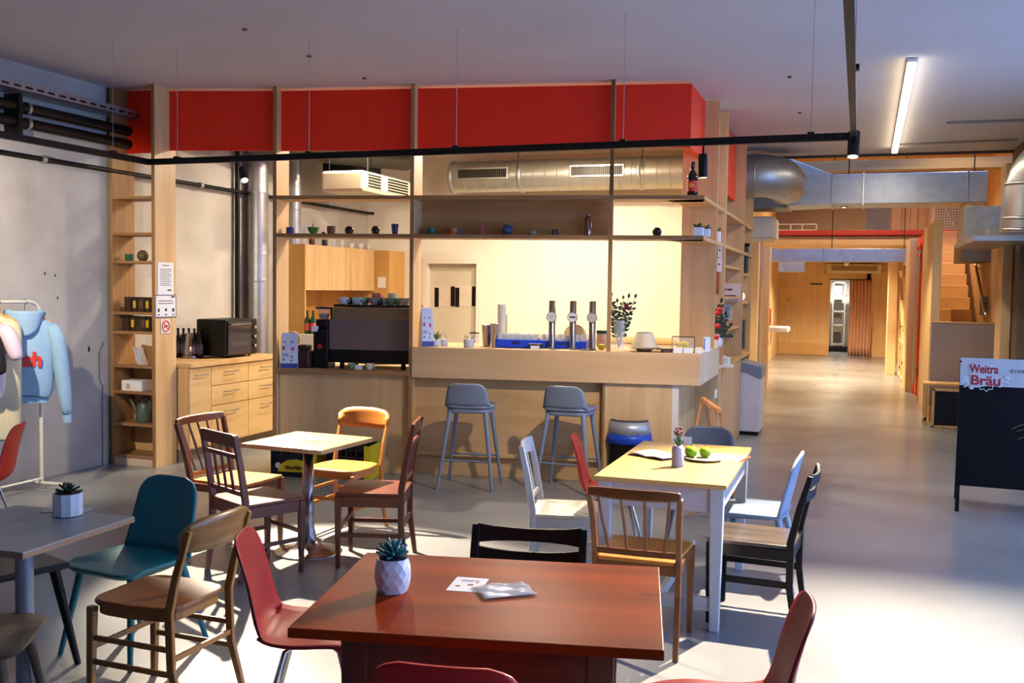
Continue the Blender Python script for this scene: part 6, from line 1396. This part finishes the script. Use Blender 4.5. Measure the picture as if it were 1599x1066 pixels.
# ================================================================ beer board at the right
q = G(1494, 798); b1 = Vector((q.x, q.y, 0)); ang = math.radians(-4)
t = thing('beer_board', 'black folding pavement board with white header and red beer lettering', 'sign board', b1, ang)
zt1, zt2, zb3 = V(1497, 561, b1.y).z, V(1497, 602, b1.y).z, V(1493, 757, b1.y).z
bwid = .92
lean = .10
def fr_y(z): return lean*z/zt1
obj('frame_leg', MB().beam((0, 0, 0), (.0, lean, zt1), .03, .02), blackm, t); obj('frame_leg', MB().beam((bwid, 0, 0), (bwid, lean, zt1), .03, .02), blackm, t)
obj('frame_leg', MB().beam((0, .55, 0), (0, lean+.02, zt1), .02, .025), blackm, t); obj('frame_leg', MB().beam((bwid, .55, 0), (bwid, lean+.02, zt1), .02, .025), blackm, t)
m = MB(); m.poly([(-.012, fr_y(z)-.012, z) if x == 0 else (bwid+.012, fr_y(z)-.012, z) for x, z in ((0, zb3), (1, zb3), (1, zt2), (0, zt2))]); obj('black_panel', m, mat('blackboard_blue', (9, 11, 15), .55, spec=.2), t, solid=.008)
m = MB(); m.poly([(-.012 if x == 0 else bwid+.012, fr_y(z)-.012, z) for x, z in ((0, zt2), (1, zt2), (1, zt1+.01), (0, zt1+.01))]); obj('white_header', m, mat('header_white', (206, 204, 206), .5), t, solid=.009)
m = MB(); m.poly([(-.0 if x == 0 else bwid, .55-.45*z/zt1, z) for x, z in ((0, .14), (1, .14), (1, zt1), (0, zt1))]); obj('rear_panel', m, mat('blue_rear_panel', (60, 84, 140), .5), t, solid=.008)
rxr = PI/2-math.atan(lean/zt1)
def bpos(px, py): 
    r = ray(px, py); P0 = t.location+Vector((0, -.018, 0)); nn = Rz(ang) @ Vector((0, -1, lean/zt1)); k = (P0-CAM).dot(nn)/r.dot(nn); w = CAM+r*k; l = Rz(-ang) @ (w-t.location); return l
t.rotation_euler = (0, 0, ang)
k = size_at(b1, 1)
def ornament(nm, pts, r, m_): 
    q = MB(); q.tube([tuple(bpos(*p)) for p in pts], r, 6); return obj(nm, q, m_, t)
wo = mat('ornament_white', (214, 216, 220), .5)
# white outline plate behind the lettering
def plate(pts, off=-.002):
    q = MB(); ps_ = [bpos(*p)+Vector((0, off, 0)) for p in pts]; q.poly([tuple(v) for v in ps_]); return q
obj('lettering_ground', plate([(1514, 572), (1524, 566), (1540, 568), (1556, 569), (1559, 584), (1562, 600), (1538, 603), (1524, 605), (1517, 602), (1514, 588)]), wo, t, solid=.001)
for (body, px, py, ww, sz) in (('Weitra', 1536.5, 576.5, 41, 15), ('Bräu', 1539, 594.5, 41, 17)):
    P = bpos(px, py)+Vector((0, -.004, 0)); o = text('lettering', body, sz*k*1.25, mat('weitra_red', (178, 30, 38), .5), t, tuple(P), (rxr, 0, 0), bold=.0022, extrude=.001); o.scale = (ww*k/max(max(v.co.x for v in o.data.vertices)-min(v.co.x for v in o.data.vertices), .01), 1, 1)
ornament('scroll', [(1528, 603), (1531, 608), (1536, 607), (1540, 611), (1545, 607), (1549, 608), (1551, 602)], .004, wo); ornament('scroll', [(1524, 568), (1530, 563), (1537, 567), (1545, 564), (1554, 567)], .003, wo)
ornament('hop_twig', [(1514, 600), (1510, 602), (1505, 604)], .006, wo); ornament('hop_twig', [(1562, 596), (1569, 597), (1575, 599)], .006, wo); ornament('hop_twig', [(1562, 594), (1568, 590), (1575, 587)], .005, wo)
for (px, py, r_) in ((1507, 593, 5.5), (1502, 596, 3), (1517, 604, 4), (1561, 601, 4), (1572, 590, 4), (1510, 598, 3)):
    q = MB().sphere((0, 0, 0), r_*k, 12, 1.); o = obj('hop_flower', q, wo, t, smooth=2); o.location = bpos(px, py); o.scale = (1, .15, 1)
P = bpos(1584.5, 580); text('small_lettering', 'B I E R W E L T', .036, ink, t, tuple(P+Vector((-.03, -.006, 0))), (rxr, 0, 0), align='LEFT', extrude=.0005)
obj('corner_screw', MB().sphere((0, 0, 0), .007, 8), blackm, t).location = bpos(1501, 564)
ornament('gold_stroke', [(1599, 662), (1590, 665), (1580, 670)], .002, mat('gold_chalk', (150, 130, 80), .6)); ornament('gold_stroke', [(1599, 670), (1588, 673)], .002, mat('gold_chalk', (150, 130, 80), .6)); ornament('gold_stroke', [(1599, 682), (1588, 686)], .002, mat('gold_chalk', (150, 130, 80), .6))
# wooden frames (folded chairs) behind the board
fm = wood('light_pine_frame', (200, 158, 96), (222, 180, 116), 'z', .5, 4)
t = thing('picture_frame', 'wooden framed black board leaning under the parapet', 'frame', (1.01, 13.75, 0)); hz = .50
obj('frame', MB().bb((0, 0, .0), (.03, .03, hz)).bb((.55, 0, 0), (.58, .03, hz)).bb((0, 0, hz-.03), (.58, .03, hz)).bb((0, 0, 0), (.58, .03, .03)), fm, t, bevel=.003); obj('panel', MB().bb((.03, .01, .03), (.55, .02, hz-.03)), blackp, t); obj('pink_spot', MB().lathe([(.09, .002), (0, .0)], (.40, .01, .27), 20, 'y'), mat('pink_spot', (190, 140, 130), .6), t)
t = thing('trestle_stool', 'low wooden trestle with slatted top behind the black framed board', 'stool', (.93, 13.95, 0)); obj('top', MB().bb((0, 0, .52), (.7, .35, .55)), fm, t, bevel=.003)
for x in (0.0, .64):
    for y in (0, .3): obj('leg', MB().bb((x, y, 0), (x+.04, y+.04, .52)), fm, t, bevel=.003)
obj('side_rail', MB().bb((0, 0, .06), (.03, .34, .10)), fm, t)
# ================================================================ corridor left: panels, basin, extinguisher
for i, (a, c, Y, z1) in enumerate(((1168, 1182, 16.2, 2.6), (1184, 1187, 17.2, 2.6), (1189, 1200, 18.0, 2.5))):
    xa, xb = V(a, 500, Y).x, V(c, 500, Y).x; struct('pillar_%d' % (4+i), MB().bb((xa if i else -1.9, Y, 0), (xb, Y+.25, z1)), [pine, galv, pine][i], bevel=.004)
bp_ = V(1216, 514, 20.5); t = thing('wash_basin', 'white wash basin on the pine wall of the corridor', 'basin', (-1.895, 20.6, bp_.z)); bx1 = V(1232, 514, 20.6).x+1.89
obj('bowl', MB().bb((.0, 0, -.06), (bx1, .5, .05)), white, t, bevel=.03); obj('inner', MB().bb((.1, .08, .049), (bx1-.06, .42, .052)), mat('basin_shade', (190, 180, 168), .3), t, bevel=.01)
obj('tap', MB().tube([(.08, .25, .05), (.08, .25, .16), (.2, .25, .17), (.22, .25, .13)], .012, 10), chrome, t, smooth=True); obj('trap', MB().tube([(bx1*.5, .25, -.06), (bx1*.5, .25, -.3), (bx1*.4, .25, -.34), (.05, .25, -.3)], .022, 12), chrome, t, smooth=True); obj('supply_pipe', MB().tube([(.06, .15, -.06), (.06, .15, -.5), (.03, .15, -.55)], .01, 8), chrome, t, smooth=True)
for yy in (0.1, .2): obj('wall_pipe', MB().tube([(.04, yy, .1), (.04, yy, 1.5)], .012, 8), white, t, smooth=True)
p = V(1201, 508, 19.2); t = thing('fire_extinguisher', 'small red fire extinguisher on the corridor wall above the basin', 'extinguisher', (p.x-.03, 19.2, p.z)); obj('cylinder', MB().lathe([(.05, 0), (.06, .02), (.06, .30), (.02, .36), (.02, .38), (0, .38)], (0, 0, 0), 18), mat('extinguisher_red', (200, 30, 26), .35), t, smooth=True); obj('valve', MB().bb((-.03, -.02, .38), (.04, .02, .42)), blackp, t); obj('wall_bracket', MB().bb((-1.9-t.location.x+.003, -.02, .1), (-.04, .02, .13)), blackm, t)
tag(obj('wall_slot', flat_on(28.49, 1266, 442, 1284, 444.5, .02), blackp), 'thin black slot high on the pine wall at the corridor end', 'slot')
# curtain and store shelf
xa, xb = V(1325, 500, 28.2).x, V(1359, 500, 28.2).x; zc0, zc1 = .02, V(1340, 437, 28.2).z
t = thing('curtain', 'dusty pink curtain half covering the doorway at the corridor end', 'curtain', (0, 0, 0))
m = MB().grid(lambda u, v: Vector((xa+(xb-xa)*u+.012*math.sin(v*3), 28.22+.045*math.sin(u*PI*13)+.01*math.sin(v*5+u*9), zc0+(zc1-zc0)*v)), 90, 8); obj('cloth', m, mat('dusty_pink_cloth', (220, 176, 150), .9, var=.04), t, smooth=2, solid=.006); obj('rod', MB().tube([(V(1295, 437, 28.2).x, 28.22, zc1+.01), (xb+.02, 28.22, zc1+.01)], .014, 10), blackm, t, smooth=True)
xs0, xs1 = V(1299, 500, 30.4).x, V(1316, 500, 30.4).x; t = thing('metal_shelf', 'white metal shelf rack in the store room behind the curtain', 'shelf', (xs0, 30.4, .16)); ws = xs1-xs0+.06; m = MB()
for x in (0, ws-.03):
    for y in (0, .35): obj('post', MB().bb((x, y, 0), (x+.03, y+.03, 1.86)), white, t)
for z in (.05, .6, 1.0, 1.45, 1.83): obj('shelf', MB().bb((0, 0, z), (ws, .38, z+.03)), white, t)
for i, (z, m_) in enumerate(((.08, mat('dark_stock', (70, 66, 62), .6)), (.63, mat('grey_stock', (110, 110, 112), .6)), (1.03, mat('dark_stock', (70, 66, 62), .6)), (1.48, mat('lilac_stock', (160, 150, 170), .6)))):
    o = obj('stock_box', MB().bb((xs0+.05, 30.45, .16+z+.001), (xs0+ws*.72, 30.72, .16+z+.32)), m_, bevel=.01); tag(o, 'box in the store room shelf, %s' % ['bottom one', 'second from below', 'third from below', 'topmost'][i], 'box', 'stock on the store room shelf')
tag(obj('black_plinth', MB().bb((xs0-.1, 30.3, 0), (xs1+.5, 30.9, .15)), blackp, bevel=.004), 'black plinth below the store room shelf', 'plinth')
# ================================================================ clothes rack
CRX, CRY = -6.24, 6.42
whm = mat('cream_powder_coat', (228, 222, 206), .4)
t = thing('clothes_rack', 'cream metal clothes rack along the concrete wall', 'rack', (CRX, CRY, 0))
zt_r = V(30, 470, CRY).z
pts_ = [(0, 0, .06), (0, 0, zt_r-.12)]+[tuple(q) for q in curve_pts((0, 0, zt_r-.12), (0, 0, zt_r), (0, -.12, zt_r), 6)][1:]+[(0, -1.35, zt_r)]
obj('frame', MB().tube(pts_, .014, 12), whm, t, smooth=True); obj('foot', MB().tube([(-.24, 0, .02), (-.2, 0, .055), (.2, 0, .055), (.27, 0, .0)], .014, 10), whm, t, smooth=True); obj('foot', MB().tube([(-.24, -1.3, .02), (-.2, -1.3, .055), (.2, -1.3, .055), (.27, -1.3, .0)], .014, 10), whm, t, smooth=True); obj('post', MB().tube([(0, -1.3, .05), (0, -1.3, zt_r)], .014, 10), whm, t, smooth=True); obj('lower_rail', MB().tube([(0, 0, .09), (0, -1.3, .09)], .01, 10), whm, t, smooth=True)
hang_w = wood('hanger_wood', (200, 140, 70), (220, 164, 92), 'x', .45, 6)
def garment(name, label, yy, rz, m_, w_, ln, sleeve, hood=False, sl_len=.58, print_=None, narrow=1.):
    """garment on a wooden hanger; local x across the shoulders, y through the cloth"""
    t = thing(name, label, 'garment', (CRX, CRY+yy, zt_r), rz); hz_ = -.10
    hg = obj('hanger', MB().strip([(-w_*.40, 0, hz_-.06), (-w_*.2, 0, hz_-.02), (0, 0, hz_), (w_*.2, 0, hz_-.02), (w_*.40, 0, hz_-.06)], [.02, .03, .04, .03, .02], .018, (0, 0, 1)), hang_w, t, bevel=.003)
    obj('hook', MB().tube([(0, 0, hz_), (0, 0, -.03), (.02, 0, .0), (0, 0, .022), (-.018, 0, .008)], .003, 6), chrome, hg)
    m = MB(); rings = []
    for (z, hw, hd) in ((hz_-.01, w_*.17, .05), (hz_-.045, w_*.42, .055), (hz_-.12, w_*.5, .07), (hz_-.3, w_*.47*narrow, .085), (hz_-ln*.7, w_*.46*narrow, .08), (hz_-ln*.92, w_*.45*narrow, .075), (hz_-ln, w_*.40*narrow, .06)):
        rings.append([m.b.verts.new((hw*math.copysign(abs(math.cos(a))**.8, math.cos(a)), hd*math.sin(a)*(1+.12*math.sin(a*5+z*9)), z+.012*math.sin(a*3))) for a in [2*PI*k/24 for k in range(24)]])
    for a, c in zip(rings, rings[1:]):
        for k in range(24): m.b.faces.new((a[k], a[(k+1) % 24], c[(k+1) % 24], c[k]))
    obj('body', m, m_, t, smooth=2, sub=1, solid=.004)
    if sleeve:
        for sx in (-1, 1):
            obj('sleeve', MB().tube([(sx*w_*.38, 0, hz_-.08), (sx*w_*.50, -.01, hz_-.14), (sx*w_*.585, -.03, hz_-.14-sl_len*.45), (sx*w_*.64, -.045, hz_-.14-sl_len*.85), (sx*w_*.66, -.05, hz_-.14-sl_len)], [.055, .07, .062, .052, .036], 16), m_, t, smooth=2, sub=1)
            if sl_len > .4: obj('cuff', MB().tube([(sx*w_*.66, -.05, hz_-.14-sl_len+.01), (sx*w_*.667, -.052, hz_-.14-sl_len-.05)], [.036, .034], 14), m_, t, smooth=True)
    if hood:
        def hf(u, v):
            a = PI*(1.18*u-.09); r = .125*(1-.25*v); return Vector((r*math.cos(a)*1.15, -.03-.10*math.sin(a)*(1-.3*v)-.02*v, hz_+.03-.20*v*(.35+.65*math.sin(a))+.0))
        obj('hood', MB().grid(hf, 18, 8), m_, t, smooth=2, solid=.014)
        obj('hood_roll', MB().tube([(-.13, .0, hz_+.0), (-.115, -.06, hz_+.02), (-.05, -.09, hz_-.05), (0, -.10, hz_-.08), (.05, -.09, hz_-.05), (.115, -.06, hz_+.02), (.13, .0, hz_+.0)], .028, 10), m_, t, smooth=2)
        obj('waistband', MB().lathe([(w_*.36*narrow, hz_-ln-.05), (w_*.385*narrow, hz_-ln+.005)], (0, 0, 0), 24, 'z', .2), m_, t, smooth=True)
    if print_:
        o = text('print', print_, .16, mat('hoodie_red', (222, 48, 40), .7), t, (.02, -.095, hz_-.36), (PI/2, 0, 0), bold=.006, shear=.1, extrude=.002)
    return t
rzh = math.radians(42)
garment('hoodie', 'light blue hooded sweatshirt with red letters, nearest the rack end', -.16, rzh, mat('light_blue_jersey', (150, 184, 208), .9, var=.06, scale=12), .46, .66, True, True, .68, 'ash')
garment('cardigan', 'long cream sleeveless garment hanging left of the hoodie', -.42, rzh, mat('cream_knit', (220, 206, 166), .9, var=.06, scale=14), .34, .98, False)
garment('t_shirt', 'pale pink shirt hanging at the left picture edge', -.62, rzh, mat('pale_pink_cotton', (216, 196, 206), .9), .42, .62, True, False, .2)
garment('dark_top', 'black top hanging behind the pale pink shirt', -.78, rzh, mat('black_cotton', (24, 22, 28), .9), .42, .75, True, False, .3)
# wall marks / cable by the shelf tower
tag(obj('wall_cable', MB().tube([(WX+.01, 7.50, .0), (WX+.012, 7.50, .75), (WX+.012, 7.46, .80), (WX+.012, 7.46, 1.05), (WX+.01, 7.52, 1.15)], .0025, 6), blackm), 'thin black cable running down the concrete wall beside the shelf tower', 'cable')
for i, (px, py, s_, lb) in enumerate(((139, 545, .024, 'small dark hole in the concrete wall left of the shelf tower'), (90, 465, .012, 'small dark fixing hole in the concrete wall above the hoodie'), (70, 427, .013, 'dark fixing mark high on the concrete wall, left of a pair'), (86, 430, .012, 'dark fixing mark high on the concrete wall, right of a pair'))):
    q = XW(px, py, WX); o = obj('wall_hole', MB().lathe([(s_, .0), (s_*.8, .003), (0, .003)], (0, 0, 0), 10, 'x'), mat('hole_dark', (30, 26, 24), .9)); tag_loc(o, (WX, q.y, q.z), lb, 'wall mark'); o.scale = (1, .6, 1.2)
# ================================================================ LIGHT
sc.view_settings.view_transform = 'Standard'; sc.view_settings.look = 'None'; sc.view_settings.gamma = 1; sc.view_settings.use_curve_mapping = False
sc.view_settings.exposure = -.15
wd = bpy.data.worlds.new('world'); sc.world = wd; wd.use_nodes = True
bg = wd.node_tree.nodes['Background']; bg.inputs[0].default_value = (.27, .47, 1., 1); bg.inputs[1].default_value = 8.0
def portal(loc, sx, sy, rot):
    l = bpy.data.lights.new('daylight_portal', 'AREA'); l.shape = 'RECTANGLE'; l.size = sx; l.size_y = sy; l.cycles.is_portal = True
    o = bpy.data.objects.new('daylight_portal', l); COL.objects.link(o); o.location = loc; o.rotation_euler = rot
for a, c in ((.9, 3.2), (3.6, 6.1), (6.6, 9.4)): portal((2.8, (a+c)/2, 1.62), 2.95, c-a, (0, PI/2, 0))
WARM = (1., .80, .56)
# visible fixtures on the front rail
KEY = (1., .84, .63)
spot_fixture('black cylinder spotlight at the right corner of the track', (-.02, TYr-.02, TZ-.05), (-.08, TYr-.7, 0), 2100, 98, 1., KEY, ln=.16, drop=-.05, r=.035, rad=.02, beam=(.1, TYr-2.4, 0))
spot_fixture('black cylinder spotlight hanging from the track before the bar end', (G(1083, 246, 2.5).x, TYl+(TYr-TYl)*.77, 2.50), (G(1083, 246, 2.5).x+.02, 6.6, 0), 230, 84, 1., KEY, ln=.15, drop=.05, beam=(-2.3, 8.3, .35))
fk = G(380, 252, TZ)
spot_fixture('black cylinder spotlight tilted toward the pedestal table on the left part of the track', (fk.x, fk.y, TZ-.10), (-3.15, 5.4, .5), 3000, 48, .4, KEY, ln=.13, drop=.03, r=.03, rad=.018)
def sp(label, p, tg, e, size=55, blend=.25, col=(1., .86, .66)): spot_fixture(label, p, tg, e, size, blend, col, rad=.018)
sp('added spotlight on the right rail, out of view, brightening the open floor', (XR-.04, 2.7, TZ-.08), (1.3, 4.3, 0), 900, 62, .9, (1., .96, .92))  # unseen spot, added to whiten the floor at lower right
sp('track spotlight on the left rail lighting the clothes rack', (XL, 4.5, TZ-.10), (-6.5, 6.2, 1.5), 330, 84, .5)
# kitchen ceiling lamps
def klamp(label, p, e, size=.35, col=(1., .87, .66)):
    t = thing('ceiling_lamp', label, 'ceiling lamp', p)
    obj('housing', MB().lathe([(.14, 0), (.15, -.03), (.14, -.06), (.125, -.06)], (0, 0, 0), 28), white, t, smooth=True)
    obj('diffuser', MB().lathe([(.125, -.058), (0, -.066)], (0, 0, 0), 28), LENS, t)
    l = bpy.data.lights.new('lamp', 'AREA'); l.shape = 'DISK'; l.size = .25; l.energy = e; l.color = col
    o = bpy.data.objects.new('lamp', l); COL.objects.link(o); o.location = (p[0], p[1], p[2]-.08)
klamp('round ceiling lamp over the bar counter inside the kitchen', (-3.3, 10.0, CZ), 150)
klamp('round ceiling lamp over the back wall of the kitchen', (-3.3, 11.2, CZ), 120)
klamp('round ceiling lamp over the wall cabinets', (-4.9, 9.6, 3.46), 90)
# hall and corridor
def hlamp(label, p, e, size=120, col=(1., .78, .5), tgt=None):
    t = thing('downlight', label, 'downlight', p)
    obj('housing', MB().lathe([(.05, .05), (.055, 0), (.045, -.01)], (0, 0, 0), 20), white, t, smooth=True)
    obj('lens', MB().lathe([(.043, -.008), (0, -.012)], (0, 0, 0), 20), emis('downlight_glow', (255, 232, 190), 10), t)
    l = bpy.data.lights.new('lamp', 'SPOT'); l.energy = e; l.spot_size = math.radians(size); l.spot_blend = .5; l.color = col; l.shadow_soft_size = .05
    o = bpy.data.objects.new('lamp', l); COL.objects.link(o); o.location = (p[0], p[1], p[2]-.03)
a = V(1318, 324, 14.7); hlamp('small glowing downlight under the long rectangular duct', (a.x, 14.7, a.z+.01), 300)
a = V(1322, 413, 20.6); hlamp('small glowing downlight under the low duct at the corridor', (a.x, 20.6, a.z), 700)
hlamp('downlight in the corridor ceiling near the doorway', (-.3, 24.5, 2.60), 800, 150)
hlamp('downlight on the hall ceiling over the mezzanine', (.3, 18.5, 4.85), 500, 150)
hlamp('added downlight on the hall ceiling, brightening the wall behind the mezzanine edge', (.3, 23.5, 4.85), 400, 150)  # extra lamp without a visible source, lifts the dark mezzanine wall
hlamp('added downlight on the hall ceiling, brightening the staircase', (1.4, 15.6, 4.85), 420, 120)  # put in to brighten the stairs, no such lamp in view
hlamp('downlight in the corridor ceiling before the wash basin', (-.5, 22.2, 2.62), 600, 150)
hlamp('downlight in the store room behind the curtain', (-.4, 30, 2.65), 320, 150, (1, .95, .88))
l = bpy.data.lights.new('tube_light', 'AREA'); l.shape = 'RECTANGLE'; l.size = .08; l.size_y = 4.9; l.energy = 60; l.color = (1., .93, .82)
o = bpy.data.objects.new('tube_light', l); COL.objects.link(o); mid = (le0+le1)/2; o.location = (mid.x, mid.y, CZ-.09); o.rotation_euler = (0, 0, -math.atan2(le1.x-le0.x, le1.y-le0.y))
sc.cycles.use_denoising = True
sc.cycles.max_bounces = 8; sc.cycles.diffuse_bounces = 4; sc.cycles.transparent_max_bounces = 8
sc.cycles.caustics_reflective = False; sc.cycles.caustics_refractive = False; sc.cycles.sample_clamp_indirect = 3
